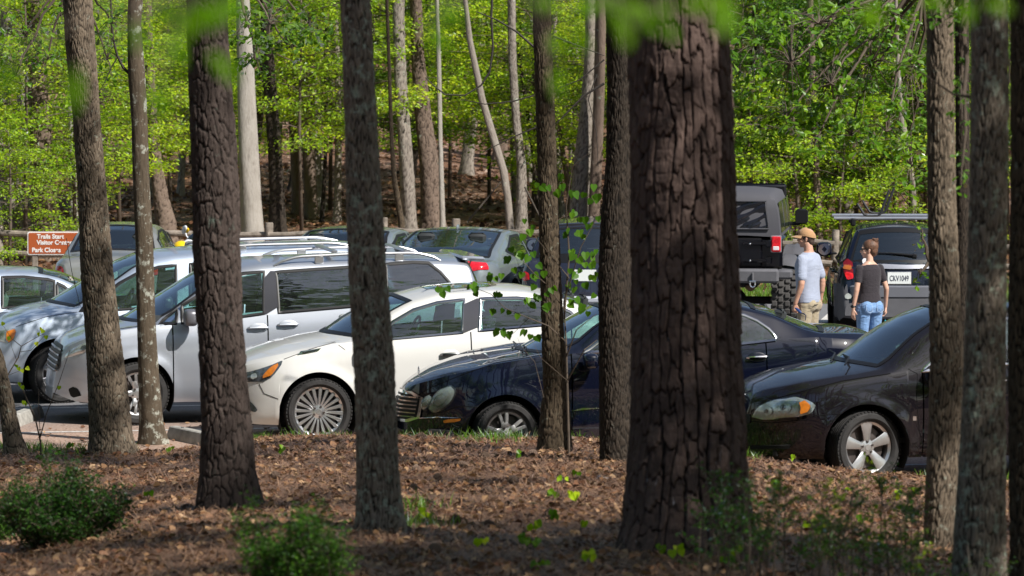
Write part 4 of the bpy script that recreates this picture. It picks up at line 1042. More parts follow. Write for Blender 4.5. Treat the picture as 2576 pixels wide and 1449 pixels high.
# asphalt lot
def lot():
    m_, nt, b = mat('asphalt'); b.inputs['Roughness'].default_value = .85; g = N(nt, 'ShaderNodeNewGeometry')
    n1 = N(nt, 'ShaderNodeTexNoise'); n1.inputs['Scale'].default_value = 90; n1.inputs['Detail'].default_value = 6; nt.links.new(g.outputs['Position'], n1.inputs['Vector'])
    r = N(nt, 'ShaderNodeValToRGB'); nt.links.new(n1.outputs['Fac'], r.inputs['Fac']); r.color_ramp.elements[0].position = .35; r.color_ramp.elements[1].position = .68
    r.color_ramp.elements[0].color = (.075, .075, .08, 1); r.color_ramp.elements[1].color = (.26, .26, .27, 1)
    n2 = N(nt, 'ShaderNodeTexNoise'); n2.inputs['Scale'].default_value = 1.6; n2.inputs['Detail'].default_value = 8; n2.inputs['Roughness'].default_value = .7; nt.links.new(g.outputs['Position'], n2.inputs['Vector'])
    # wind-blown sand and pollen collects by the near kerbless edge on the left
    sx = N(nt, 'ShaderNodeSeparateXYZ'); nt.links.new(g.outputs['Position'], sx.inputs[0])
    a = N(nt, 'ShaderNodeMapRange'); a.inputs['From Min'].default_value = 57.5; a.inputs['From Max'].default_value = 52.5; nt.links.new(sx.outputs['Y'], a.inputs['Value'])
    ad = N(nt, 'ShaderNodeMath', operation='ADD'); nt.links.new(a.outputs[0], ad.inputs[0]); nt.links.new(n2.outputs['Fac'], ad.inputs[1])
    m1 = N(nt, 'ShaderNodeMapRange'); m1.inputs['From Min'].default_value = .62; m1.inputs['From Max'].default_value = 1.25; m1.inputs['To Max'].default_value = .9; nt.links.new(ad.outputs[0], m1.inputs['Value'])
    n3 = N(nt, 'ShaderNodeTexNoise'); n3.inputs['Scale'].default_value = 35; n3.inputs['Detail'].default_value = 7; nt.links.new(g.outputs['Position'], n3.inputs['Vector'])
    r3 = N(nt, 'ShaderNodeValToRGB'); nt.links.new(n3.outputs['Fac'], r3.inputs['Fac']); r3.color_ramp.elements[0].position = .38; r3.color_ramp.elements[1].position = .62
    r3.color_ramp.elements[0].color = (.26, .15, .095, 1); r3.color_ramp.elements[1].color = (.50, .36, .28, 1)
    mx = N(nt, 'ShaderNodeMix', data_type='RGBA'); nt.links.new(m1.outputs[0], mx.inputs[0]); nt.links.new(r.outputs[0], mx.inputs[6]); nt.links.new(r3.outputs[0], mx.inputs[7]); nt.links.new(mx.outputs[2], b.inputs['Base Color'])
    bp = N(nt, 'ShaderNodeBump'); bp.inputs['Strength'].default_value = .4; bp.inputs['Distance'].default_value = .006; nt.links.new(n1.outputs['Fac'], bp.inputs['Height']); nt.links.new(bp.outputs[0], b.inputs['Normal'])
    xs = sorted(set([p[0] for p in EDGE] + [p[0] for p in FAR if abs(p[0]) <= 40] + list(np.arange(-12, 12, .25))))
    rows = []
    for x in xs:
        y0 = float(np.interp(x, [p[0] for p in EDGE], [p[1] for p in EDGE])) - .0 + .05 * math.sin(x * 7) ; y1 = float(np.interp(x, [p[0] for p in FAR], [p[1] for p in FAR]))
        rows.append([(x, y0 + (y1 - y0) * k / 12, 0) for k in range(13)])
    b_ = MB(); b_.grid(rows[::-1]); o = b_.build('parking_lot', m_, None); tag(o, kind='structure')
    pm, nt, b = mat('line_paint'); b.inputs['Roughness'].default_value = .7; g = N(nt, 'ShaderNodeNewGeometry')
    n1 = N(nt, 'ShaderNodeTexNoise'); n1.inputs['Scale'].default_value = 25; n1.inputs['Detail'].default_value = 8; n1.inputs['Roughness'].default_value = .8; nt.links.new(g.outputs['Position'], n1.inputs['Vector'])
    r = N(nt, 'ShaderNodeValToRGB'); nt.links.new(n1.outputs['Fac'], r.inputs['Fac']); r.color_ramp.elements[0].position = .40; r.color_ramp.elements[1].position = .52
    r.color_ramp.elements[0].color = (.30, .27, .25, 1); r.color_ramp.elements[1].color = (.66, .64, .60, 1); nt.links.new(r.outputs[0], b.inputs['Base Color'])
    L = MB(); n = 0
    def line(p, ang, length, w=.10):
        c_, s_ = math.cos(ang), math.sin(ang); q = []
        for a, bb in ((0, -w / 2), (length, -w / 2), (length, w / 2), (0, w / 2)): q.append((p[0] + a * c_ - bb * s_, p[1] + a * s_ + bb * c_, .004))
        L.add(q, [(0, 1, 2, 3)])
    for py in (1029, 1090): p = at_z(-10, py, 0); line(p, PSI, 6.0)
    for px, py in ((900, 1137), (1250, 1190)): p = at_z(px, py, 0); line(p, PSI, 5.0)
    for px, a in ((2005, 12), (1560, 12), (1270, 12), (940, 12), (520, 12), (100, 12), (2420, 0)):
        p = at_z(px, 872, 0); line(p, PI / 2 - math.radians(a), 8.2, .12)
    p = at_z(2068, 812, 0); q = at_z(2118, 768, 0); line(p, math.atan2(q.y - p.y, q.x - p.x), (q - p).length, .13)
    o = L.build('lot_marking', pm, None, smooth=False); tag(o, kind='structure')
lot()
# grass verge beyond the lot
def blades(name, pts, h, w, mt, lean=.5, kind=True, label=None):
    """pts (n,3); each blade one bent tapering strip of two quads"""
    n = len(pts); a = RNG.uniform(0, 2 * PI, n); hh = h * RNG.uniform(.5, 1.3, n); l = lean * RNG.uniform(.2, 1, n); d = np.stack([np.cos(a), np.sin(a)], 1)
    b = RNG.uniform(0, 2 * PI, n); e = np.stack([np.cos(b), np.sin(b)], 1) * (w * RNG.uniform(.6, 1.3, n))[:, None]
    V = np.zeros((n, 6, 3)); P = pts
    for k, (t, ww) in enumerate(((0, 1), (.55, .8), (1, .12))):
        c = P.copy(); c[:, :2] += d * (hh * l * t * t)[:, None]; c[:, 2] += hh * t * (1 - .25 * l * t)
        V[:, 2 * k] = c; V[:, 2 * k + 1] = c; V[:, 2 * k, :2] -= e * ww; V[:, 2 * k + 1, :2] += e * ww
    base = (np.arange(n) * 6)[:, None]; F = np.concatenate([base + np.array([[0, 1, 3, 2]]), base + np.array([[2, 3, 5, 4]])])
    o = link(name, np_mesh(name, V.reshape(-1, 3), F, mt), None); tag(o, kind='stuff'); return o
def leafmat(name, cols, trans=.45, rough=.45, gloss=.25):
    """cols: ramp across leaves; light shows through"""
    m = bpy.data.materials.new(name); m.use_nodes = True; nt = m.node_tree; nt.nodes.clear(); out = N(nt, 'ShaderNodeOutputMaterial')
    g = N(nt, 'ShaderNodeNewGeometry'); oi = N(nt, 'ShaderNodeObjectInfo')
    ad = N(nt, 'ShaderNodeMath', operation='MULTIPLY_ADD'); ad.inputs[1].default_value = .62; nt.links.new(g.outputs['Random Per Island'], ad.inputs[0])
    m2 = N(nt, 'ShaderNodeMath', operation='MULTIPLY'); m2.inputs[1].default_value = .38; nt.links.new(oi.outputs['Random'], m2.inputs[0]); nt.links.new(m2.outputs[0], ad.inputs[2])
    r = N(nt, 'ShaderNodeValToRGB'); nt.links.new(ad.outputs[0], r.inputs['Fac'])
    r.color_ramp.elements[0].color = (*cols[0], 1); r.color_ramp.elements[1].color = (*cols[-1], 1)
    for i, c_ in enumerate(cols[1:-1]): e = r.color_ramp.elements.new((i + 1) / (len(cols) - 1)); e.color = (*c_, 1)
    df = N(nt, 'ShaderNodeBsdfDiffuse'); tr = N(nt, 'ShaderNodeBsdfTranslucent'); gl = N(nt, 'ShaderNodeBsdfGlossy'); gl.inputs['Roughness'].default_value = rough
    nt.links.new(r.outputs[0], df.inputs[0])
    tc = N(nt, 'ShaderNodeMix', data_type='RGBA', blend_type='MULTIPLY'); tc.inputs[0].default_value = 1; tc.inputs[7].default_value = (1.7, 1.6, .55, 1); nt.links.new(r.outputs[0], tc.inputs[6]); nt.links.new(tc.outputs[2], tr.inputs[0])
    mx = N(nt, 'ShaderNodeMixShader'); mx.inputs[0].default_value = trans; nt.links.new(df.outputs[0], mx.inputs[1]); nt.links.new(tr.outputs[0], mx.inputs[2])
    fr = N(nt, 'ShaderNodeFresnel'); fr.inputs['IOR'].default_value = 1.4; mm = N(nt, 'ShaderNodeMath', operation='MULTIPLY'); mm.inputs[1].default_value = gloss * 2; nt.links.new(fr.outputs[0], mm.inputs[0])
    m3 = N(nt, 'ShaderNodeMixShader'); nt.links.new(mm.outputs[0], m3.inputs[0]); nt.links.new(mx.outputs[0], m3.inputs[1]); nt.links.new(gl.outputs[0], m3.inputs[2]); nt.links.new(m3.outputs[0], out.inputs[0])
    return m
MT['grass'] = leafmat('grass', [(.05, .12, .015), (.10, .22, .02), (.20, .30, .05)], .3)
MT['spring'] = leafmat('spring', [(.08, .18, .008), (.24, .42, .012), (.44, .62, .018), (.68, .74, .05)], .5)
MT['midgreen'] = leafmat('midgreen', [(.035, .10, .007), (.11, .22, .010), (.24, .37, .015)], .45)
MT['darkgreen'] = leafmat('darkgreen', [(.014, .045, .007), (.03, .095, .010), (.08, .18, .014)], .3, .45, .15)
MT['oakleaf'] = leafmat('oakleaf', [(.035, .11, .006), (.10, .24, .010), (.24, .42, .015)], .5, .35, .35)
MT['redbud'] = leafmat('redbud', [(.05, .14, .012), (.09, .22, .015), (.16, .32, .02)], .45, .4, .2)
MT['litter'] = leafmat('litter', [(.02, .011, .008), (.07, .034, .020), (.15, .07, .04), (.25, .135, .065), (.48, .33, .20), (.045, .026, .015)], .08, .5, .15)
MT['litter_big'] = leafmat('litter_big', [(.09, .045, .028), (.26, .14, .075), (.40, .25, .13), (.20, .10, .045), (.52, .42, .34)], .1, .5, .2)
MT['needles'] = leafmat('needles', [(.04, .022, .012), (.14, .07, .035), (.34, .18, .09), (.08, .038, .02)], .05, .5, .1)
def verge():
    n = 52000; X = RNG.uniform(-11, 10.5, n); Y = RNG.uniform(0, 1, n); yf = np.interp(X, [p[0] for p in FAR], [p[1] for p in FAR]); Y = yf - .15 + Y * 7
    dens = np.clip((X - 1.5) / 1.5, .10, 1) * np.clip(1.3 - (Y - yf) / 6, .15, 1); k = RNG.uniform(0, 1, n) < dens; X, Y = X[k], Y[k]
    blades('grass', np.stack([X, Y, gz(X, Y) - .01], 1), .11, .008, MT['grass'])
verge()
def edge_grass():
    P = []
    for (x0, x1, n, h) in ((-2.9, -1.1, 2200, 1), (-1.1, 1.0, 6500, 1), (1.0, 2.4, 2500, 1), (-6.0, -3.9, 900, 1), (3.9, 5, 250, 1)):
        X = RNG.uniform(x0, x1, n); cl = np.sin(X * 9 + 1) * np.sin(X * 23) > -.35; X = X[cl]
        ye = np.interp(X, [p[0] for p in EDGE], [p[1] for p in EDGE]); Y = ye - np.abs(RNG.normal(0, .55, len(X))) - .1; P.append(np.stack([X, Y, gz(X, Y) - .01], 1))
    for px, py, n, r in ((800, 1100, 260, .16), (990, 1335, 110, .09), (1070, 1330, 80, .10), (1290, 1105, 220, .3), (1240, 1110, 200, .2), (1050, 1285, 60, .1)):
        q = ground_hit(px, py); a = RNG.normal(0, r, (n, 2)); X = q.x + a[:, 0]; Y = q.y + a[:, 1] * 1.6; P.append(np.stack([X, Y, gz(X, Y) - .01], 1))
    blades('grass', np.concatenate(P), .13, .006, MT['grass'], .8)
edge_grass()
def cards(name, P, size, mt, flat=.5, fold=.25, asp=.55):
    """curled leaf-shaped pieces: 6-gon folded along its midrib"""
    n = len(P); a = RNG.uniform(0, 2 * PI, n); L = size * RNG.uniform(.5, 1.35, n); w = L * asp * RNG.uniform(.7, 1.2, n)
    d = np.stack([np.cos(a), np.sin(a), RNG.normal(0, flat, n)], 1); d /= np.linalg.norm(d, axis=1)[:, None]
    s = np.cross(d, np.array([0, 0, 1.0]) + RNG.normal(0, flat * .8, (n, 3))); s /= np.linalg.norm(s, axis=1)[:, None] + 1e-9; u = np.cross(s, d)
    V = np.zeros((n, 6, 3)); fo = fold * RNG.uniform(-1, 1.6, n)
    for k, (t, ww) in enumerate(((-.5, 0), (-.08, .5), (.28, .33), (.5, 0), (.28, -.33), (-.08, -.5))):
        V[:, k] = P + d * (L * t)[:, None] + s * (w * ww * 2)[:, None] * .5 * 2 + u * (abs(ww) * w * fo)[:, None] + u * (L * .10 * np.cos(t * 3))[:, None]
    base = (np.arange(n) * 6)[:, None]; F = np.concatenate([base + np.array([[0, 1, 2, 3]]), base + np.array([[0, 3, 4, 5]])])
    return np_mesh(name, V.reshape(-1, 3), F, mt)
def litter():
    n = 46000; Y = RNG.uniform(26, 52, n); X = RNG.uniform(-1, 1, n) * (.112 * Y + .6)
    ye = np.interp(X, [p[0] for p in EDGE], [p[1] for p in EDGE]); patch = wob(X * 3, Y * 3) * 2.2 + wob(X * 9, Y * 9); k = (Y < ye - .12 + .35 * RNG.normal(0, .4, n)) & (RNG.uniform(-.6, 1.2, n) < patch * 1.3 + .30); X, Y = X[k], Y[k]
    P = np.stack([X, Y, gz(X, Y) + .012 + RNG.uniform(0, .02, len(X))], 1)
    o = link('leaf_litter', cards('leaf_litter', P, .052, MT['litter'], .45, .5, .5), None); tag(o, kind='stuff')
    n = 2600; Y = RNG.uniform(26, 52, n); X = RNG.uniform(-1, 1, n) * (.112 * Y + .6); k = Y < np.interp(X, [p[0] for p in EDGE], [p[1] for p in EDGE]); X, Y = X[k], Y[k]
    o = link('leaf_litter', cards('leaf_litter', np.stack([X, Y, gz(X, Y) + .025], 1), .062, MT['litter_big'], .5, .6, .42), None); tag(o, kind='stuff')
    # sparse leaves blown on the asphalt at the left
    n = 1100; Y = RNG.uniform(50, 58, n); X = RNG.uniform(-7, -1.5, n); k = Y > np.interp(X, [p[0] for p in EDGE], [p[1] for p in EDGE]); k &= RNG.uniform(0, 1, n) < np.clip((57 - Y) / 5, .05, 1); X, Y = X[k], Y[k]
    o = link('leaf_litter', cards('leaf_litter', np.stack([X, Y, .012 + 0 * X], 1), .05, MT['litter'], .25, .3), None); tag(o, kind='stuff')
    n = 110000; Y = RNG.uniform(26, 52, n); X = RNG.uniform(-1, 1, n) * (.112 * Y + .6); k = Y < np.interp(X, [p[0] for p in EDGE], [p[1] for p in EDGE]); X, Y = X[k], Y[k]; n = len(X)
    a = RNG.uniform(0, 2 * PI, n); L = RNG.uniform(.04, .11, n); w = .0024; d = np.stack([np.cos(a), np.sin(a), RNG.normal(0, .25, n)], 1); s = np.stack([-np.sin(a), np.cos(a), 0 * a], 1) * w
    P = np.stack([X, Y, gz(X, Y) + .008 + RNG.uniform(0, .025, n)], 1); V = np.stack([P - d * L[:, None] - s, P - d * L[:, None] + s, P + d * L[:, None] + s, P + d * L[:, None] - s], 1)
    F = (np.arange(n) * 4)[:, None] + np.array([[0, 1, 2, 3]]); o = link('pine_straw', np_mesh('pine_straw', V.reshape(-1, 3), F, MT['needles']), None); tag(o, kind='stuff')
    n = 52000; Y = 78 + 60 * RNG.uniform(0, 1, n) ** 1.2; X = RNG.uniform(-1, 1, n) * (.112 * Y + 1.5); k = (Y > np.interp(X, [p[0] for p in FAR], [p[1] for p in FAR]) + .3) & (RNG.uniform(-.4, 1, n) < wob(X * 1.5, Y * 1.5) * 2 + .5); X, Y = X[k], Y[k]
    o = link('leaf_litter', cards('leaf_litter', np.stack([X, Y, gz(X, Y) + .02], 1), .11, MT['litter'], .4, .4), None); tag(o, kind='stuff')
litter()

# ================= small built things =================
MT['wood'] = simple('wood', (.22, .185, .15), .85, noise=.45, nscale=9, bump=.8, bscale=35)
MT['concrete'] = simple('concrete', (.34, .33, .30), .85, noise=.3, nscale=10, bump=.5, bscale=60)
def wheel_stop(p, ang, label, L=1.83):
    t = thing('wheel_stop', label, 'wheel stop', p, ang, 'concrete wheel stops'); b = MB()
    pr = [(-.09, 0), (-.085, .05), (-.055, .125), (-.04, .135), (.04, .135), (.055, .125), (.085, .05), (.09, 0)]; rows = []
    for x, sc_ in ((0, .0), (.004, .93), (.02, 1), (L * .5, 1), (L - .02, 1), (L - .004, .93), (L, .0)): rows.append([(x, a * (sc_ if sc_ else .9), z * (sc_ if sc_ else .9)) for a, z in pr])
    b.grid(rows); b.add(rows[0], [tuple(range(8))]); b.add(rows[-1], [tuple(range(7, -1, -1))]); b.build('block', MT['concrete'], t, sharp=25)
    for x in (.25, L - .25):
        k = MB(); k.lathe([(0, .0), (.016, .0), (.018, -.006)], 10, Matrix.Translation((x, 0, .142))); k.build('anchor_pin', MT['chrome_dark'], t)
p = at_z(436, 1072, .13); p.z = 0; wheel_stop(p, math.radians(-63), 'grey concrete wheel stop lying askew beside the rough dark pine')
p = at_z(93, 1019, .13); p.z = 0; wheel_stop(p, math.radians(-97), 'concrete wheel stop seen end-on near the leaning trunk at the left edge')
# fence
fence = thing('rail_fence', 'weathered post and rail fence running along the edge of the woods', 'fence', (0, 0, 0))
FP = [(-560, 575), (-280, 570), (-2, 566), (330, 563), (675, 560), (968, 547), (1143, 550), (1420, 556), (1740, 566), (2100, 578), (2440, 590), (2800, 600)]
tops = []
for i, (px, py) in enumerate(FP):
    Y = 81.5 - (px / 2100) * 2.6; P = at_y(px, py, Y); g0 = float(gz(P.x, P.y)); r = .058 if i % 2 else .066; r *= 1.05
    b = MB(); lean = random.uniform(-.03, .03); rows = []
    pts = [(P.x, P.y, g0 - .3), (P.x + lean * .3, P.y, g0 + .3), (P.x + lean, P.y, P.z - .02), (P.x + lean, P.y, P.z)]
    b.tube(pts, [r * 1.05, r, r * .98, r * .86], 12); b.build('post', MT['wood'], fence); tops.append((P, g0))
for i in range(len(tops) - 1):
    (A, ga), (B, gb) = tops[i], tops[i + 1]
    ya = 590 + (FP[i][0] > 1700) * 18 if i != 5 else 582; 
    def rail_z(px): return float(np.interp(px, [-600, 0, 675, 968, 1143, 1500, 2100, 2800], [590, 588, 590, 581, 583, 588, 612, 628]))
    for low in (0, 1):
        r0, r1 = random.uniform(.048, .056), random.uniform(.044, .054); pts = []
        for k in range(7):
            u = k / 6; px = FP[i][0] + (FP[i + 1][0] - FP[i][0]) * u; Y = A.y + (B.y - A.y) * u + .05 * (1 if i % 2 else -1)
            Q = at_y(px, rail_z(px) + (low * 50) + (2.0 * math.sin(px)), Y); pts.append((Q.x, Q.y, Q.z + random.uniform(-.006, .006)))
        b = MB(); b.tube(pts, [r0 + (r1 - r0) * k / 6 for k in range(7)], 10); b.build('rail', MT['wood'], fence)
# sign
Y = 77.9; a = at_y(69, 583, Y); z0 = at_y(69, 641, Y).z; W = .82; H = a.z - z0
sg = thing('trail_sign', 'brown park sign with white border and white lettering beside the champagne grey car', 'sign', (a.x + W / 2, Y, 0))
brown = simple_cached('sign_brown', (.38, .085, .022), .45); white = simple_cached('sign_white', (.78, .77, .75), .45)
def rrect(b, y, w, h, zc, r, th):
    pts = []
    for cx, cz, a0 in ((w / 2 - r, h / 2 - r, 0), (-w / 2 + r, h / 2 - r, 90), (-w / 2 + r, -h / 2 + r, 180), (w / 2 - r, -h / 2 + r, 270)):
        for k in range(5): t = math.radians(a0 + 22.5 * k); pts.append((cx + r * math.cos(t), zc + cz + r * math.sin(t)))
    n = len(pts); b.add([(x, y, z) for x, z in pts] + [(x, y + th, z) for x, z in pts], [tuple(range(n)), tuple(range(2 * n - 1, n - 1, -1))] + [(i, i + n, (i + 1) % n + n, (i + 1) % n) for i in range(n)])
zc = z0 + H / 2
b = MB(); rrect(b, 0, W, H, zc, .03, .012); b.build('border', white, sg, smooth=False)
b = MB(); rrect(b, -.006, W - .034, H - .034, zc, .022, .006); b.build('panel', brown, sg, smooth=False)
for x in (-.3, .3): b = MB(); b.box((x, .06, (a.z - .05) / 2), (.09, .09, a.z - .05), bev=.01); b.build('sign_post', MT['wood'], sg)
for s_, px, py, sz in (('Trails Start', 93, 600, .098), ('Visitor Center', 92, 615, .098), ('Park Closes', 81, 634, .098)):
    q = at_y(px, py, Y)
    o = txt('lettering', s_, sg, (q.x - sg.location.x, -.0085, q.z), sz, white, (PI / 2, 0, 0), sx=.96, bold=.003)
    mn = min(v.co.x for v in o.data.vertices); o.location.x -= mn * .96
# motorcycle beyond the pale minivan
mY = 73.5; q = at_y(470, 600, mY); mc = thing('motorcycle', 'white, black and yellow sport motorcycle parked beyond the pale minivan roof', 'motorcycle', (q.x + .55, mY, 0), PI + .35)
yel = simple_cached('yellow_paint', (.85, .55, .01), .25); wht = simple_cached('white_paint', (.75, .76, .80), .2)
def P_(pts, rad, nm, mt, n=10, par=None): b = MB(); b.tube(pts, rad, n); return b.build(nm, mt, par or mc)
tm, rm, dm = wheel_meshes(.30, .215, 'y5', .14, 'alloy_dull')
for x in (-.68, .70):
    e = bpy.data.objects.new('wheel', None); COL.objects.link(e); e.parent = mc; e.location = (x, 0, .30); link('tyre', tm, e); link('rim', rm, e)
b = MB(); b.ellipsoid((.42, 0, .86), (.30, .19, .24), 18, 12); b.build('front_fairing', wht, mc)
b = MB(); b.ellipsoid((.20, 0, .55), (.38, .17, .24), 18, 12); b.build('lower_fairing', MT['gloss_black'], mc)
b = MB(); b.ellipsoid((.66, 0, .92), (.13, .16, .13), 16, 10); b.build('nose_fairing', yel, mc)
b = MB(); b.ellipsoid((.40, 0, 1.04), (.17, .12, .13), 16, 10, ); b.build('windscreen', MT['glass_dark'], mc)
for sy in (-1, 1):
    P_([(.42, sy * .14, .98), (.50, sy * .26, 1.10), (.50, sy * .30, 1.14)], [.012, .010, .010], 'mirror_stalk', wht)
    b = MB(); b.ellipsoid((.50, sy * .37, 1.19), (.035, .11, .05), 14, 8, Matrix.Rotation(sy * -.5, 3, 'X')); o = b.build('mirror', wht, mc); b = MB(); b.ellipsoid((.47, sy * .34, 1.175), (.03, .08, .032), 14, 8, Matrix.Rotation(sy * -.5, 3, 'X')); b.build('mirror_back', yel, o)
    P_([(.66, sy * .07, .30), (.42, sy * .08, .92)], .025, 'fork', MT['chrome_dark'])
    b = MB(); b.ellipsoid((.36, sy * .19, .92), (.17, .02, .045), 14, 8, Matrix.Rotation(.5, 3, 'Y')); b.build('fairing_stripe', MT['gloss_black'], mc)
P_([(.36, -.33, .98), (.30, 0, .98), (.36, .33, .98)], .014, 'handlebar', MT['black_trim'])
b = MB(); b.ellipsoid((.02, 0, .88), (.26, .14, .12), 16, 10); b.build('fuel_tank', yel, mc)
b = MB(); b.ellipsoid((-.42, 0, .84), (.32, .12, .07), 16, 10); b.build('seat', MT['black_trim'], mc)
b = MB(); b.ellipsoid((-.66, 0, .88), (.20, .10, .07), 16, 10); b.build('tail_fairing', wht, mc)
P_([(-.68, 0, .30), (-.1, 0, .42), (.1, 0, .5)], .035, 'swingarm', MT['chrome_dark']); P_([(0, -.14, .3), (-.5, -.15, .38), (-.78, -.15, .5)], [.03, .04, .05], 'exhaust', MT['chrome_dark'])

# ================= black four-wheel drive with soft top =================
def jeep():
    a = math.radians(6.5); h = Vector((math.sin(a), math.cos(a), 0)); T = at_y(1823, 700, 67.4); T.z = 0
    c = Car('parked_offroader', 'lifted black off-roader with grey soft top and chunky tyres standing left of the man', T, math.atan2(-h.y, -h.x), .79, {'paint': MT['gloss_black']}, 'off-road car'); R = c.root
    cloth = simple_cached('soft_top_cloth', (.065, .065, .075), .8); 
    def bx(nm, cc, d, mt, bev=.02, par=None, **k): b = MB(); b.box(cc, d, bev=bev, **k); return b.build(nm, mt, par or R)
    bx('tub', (-1.25, 0, 1.20), (2.5, 1.57, .44), MT['gloss_black'], .04)
    tg = bx('tailgate', (.02, -.06, 1.21), (.05, 1.14, .40), MT['gloss_black'], .02)
    for z in (1.33, 1.10):
        bx('hinge', (.06, .42, z), (.04, .34, .045), MT['gloss_black'], .012, tg); bx('hinge_plate', (.055, .60, z), (.05, .08, .10), MT['gloss_black'], .012, tg)
        b = MB(); b.ellipsoid((.085, .35, z), (.012, .016, .016), 10, 6); b.ellipsoid((.085, .10, z - .02), (.01, .013, .013), 10, 6); b.build('bolt', MT['chrome'], tg)
    hd = bx('hood', (-3.25, 0, 1.24), (1.3, 1.30, .36), MT['gloss_black'], .06); bx('grille', (-3.92, 0, 1.16), (.06, 1.36, .5), MT['gloss_black'], .02)
    # soft top loft
    b = MB(); rows = []
    for x, zt_, w in ((.03, 1.43, .755), (.02, 1.60, .74), (-.02, 1.80, .71), (-.06, 1.93, .68), (-.13, 1.99, .65), (-.3, 2.02, .655), (-.9, 2.035, .66), (-1.6, 2.03, .66), (-2.15, 2.00, .65), (-2.3, 1.96, .64)):
        lo = 1.43; row = []
        if x > -.13: prof_ = [(w, min(zt_, 1.43)), (w, zt_)]
        row = [(x, -.76, 1.42), (x, -.745, 1.42 + (zt_ - 1.42) * .33), (x, -.72, 1.42 + (zt_ - 1.42) * .66), (x, -w, zt_ - .05 * min(1, (zt_ - 1.4))), (x, -w + .07, zt_ - .01), (x, -.3, zt_ + .01), (x, 0, zt_ + .012), (x, .3, zt_ + .01), (x, w - .07, zt_ - .01), (x, w, zt_ - .05 * min(1, (zt_ - 1.4))), (x, .72, 1.42 + (zt_ - 1.42) * .66), (x, .745, 1.42 + (zt_ - 1.42) * .33), (x, .76, 1.42)]
        rows.append(row)
    b.grid(rows); b.build('soft_top', cloth, R, sharp=60)
    vin = simple_cached('vinyl_pane', (.012, .012, .016), .07)
    # crinkled rear window: real folds catch the light
    rowsw = []
    for i in range(25):
        v = i / 24; L = []
        for j in range(41):
            u = j / 40; y = -.58 + 1.16 * u; z = 1.53 + .37 * v; ins = .06 * (abs(2 * u - 1) ** 8) 
            xx = .045 - (z - 1.43) * .13 + .012 * math.sin(9 * u + 6 * v) + .010 * math.sin(26 * u - 15 * v + 2 * math.sin(4 * v)) + .005 * math.sin(50 * u - 34 * v)
            L.append((xx, y * (1 - .06 * v), z))
        rowsw.append(L)
    b = MB(); b.grid(rowsw); wv = b.build('rear_window', vin, R)
    b = MB(); b.tube([(.045, -.60, 1.53), (-.005, -.565, 1.905), (-.005, .565, 1.905), (.045, .60, 1.53), (.045, -.60, 1.53)], .012, 6); b.build('window_trim', cloth, wv)
    for s_ in (-1, 1):
        for x0, x1 in ((-.95, -.18), (-1.75, -1.08), (-2.35, -1.85)):
            b = MB(); b.add([(x0, s_ * .765, 1.47), (x1, s_ * .765, 1.47), (x1 - .03, s_ * .715, 1.88), (x0 + .03, s_ * .715, 1.88)], [(0, 1, 2, 3)]); b.build('side_window', simple_cached('vinyl_green', (.03, .045, .03), .12), R)
        bx('tail_light', (.035, s_ * .70, 1.325), (.05, .15, .235), simple_cached('lamp_bezel', (.5, .4, .42), .2, .6), .012)
        tl = bx('red_lens', (.055, s_ * .70, 1.325), (.035, .125, .21), MT['red_lens'], .012); bx('reverse_lens', (.07, s_ * .70, 1.27), (.015, .085, .055), MT['white_lens'], .006, tl)
        # flares
        for xc in (-.62, -3.25):
            b = MB(); rws = []
            for k in range(13):
                t = math.radians(48 + 142 * k / 12); sx_, sz_ = .62, .52; rws.append([(xc + sx_ * math.cos(t), s_ * y, .62 + sz_ * math.sin(t) + dz) for y, dz in ((.74, .0), (.80, .02), (.93, .0), (.95, -.04), (.93, -.05), (.76, -.04))])
            b.grid(rws); b.build('fender_flare', MT['plastic'], R)
        # mirrors
        m = bx('wing_mirror', (-2.05, s_ * .93, 1.60), (.09, .18, .21), MT['black_trim'], .03); b = MB(); b.add([(-2.003, s_ * .93 + y, 1.60 + z) for y, z in ((-.08, -.09), (.08, -.09), (.08, .09), (-.08, .09))], [(0, 1, 2, 3)]); b.build('mirror_glass', MT['black_trim'], m); bx('mirror_arm', (-2.06, s_ * .81, 1.50), (.05, .20, .05), MT['black_trim'], .01, m)
        b = MB(); b.tube([(-1.1 - .55, s_ * .79, 1.31), (-1.55, s_ * .80, 1.31)], .015, 6); b.build('door_handle', MT['black_trim'], R)
    bx('windshield_frame', (-2.42, 0, 1.72), (.07, 1.40, .68), MT['gloss_black'], .03, ry=.3)
    bx('rear_bumper', (.16, 0, .90), (.20, 1.50, .19), MT['plastic'], .03)
    for s_ in (-1, 1):
        bx('bumper_end', (.10, s_ * .82, .92), (.22, .22, .13), MT['plastic'], .03)
        sh = MB(); cc = Vector((.30, s_ * .40, .80)); sh.tube([cc + Vector((0, .035 * math.cos(t) * 1.0, -.045 * math.sin(t))) for t in [-.6 + (PI + 1.2) * k / 12 for k in range(13)]], .011, 8); sh.tube([cc + Vector((0, -.045, .035)), cc + Vector((0, .045, .035))], .010, 8); o = sh.build('shackle', MT['chrome'], R); bx('tow_tab', (.27, s_ * .40, .88), (.07, .03, .14), MT['plastic'], .008, o)
    bx('frame', (-1.8, 0, .80), (3.6, .9, .14), MT['under'], .02); b = MB(); b.tube([(-.62, -.7, .52), (-.62, .7, .52)], .055, 10); b.ellipsoid((-.62, .1, .52), (.16, .16, .16), 14, 10); b.build('rear_axle', MT['under'], R)
    bx('exhaust', (-.15, .35, .74), (.40, .13, .12), simple_cached('rusty', (.14, .08, .05), .7, .4), .04)
    # chunky tyre
    t = MB(); Rr, w = .52, .165; MM = Matrix(((1, 0, 0, 0), (0, 0, 1, 0), (0, 1, 0, 0), (0, 0, 0, 1)))
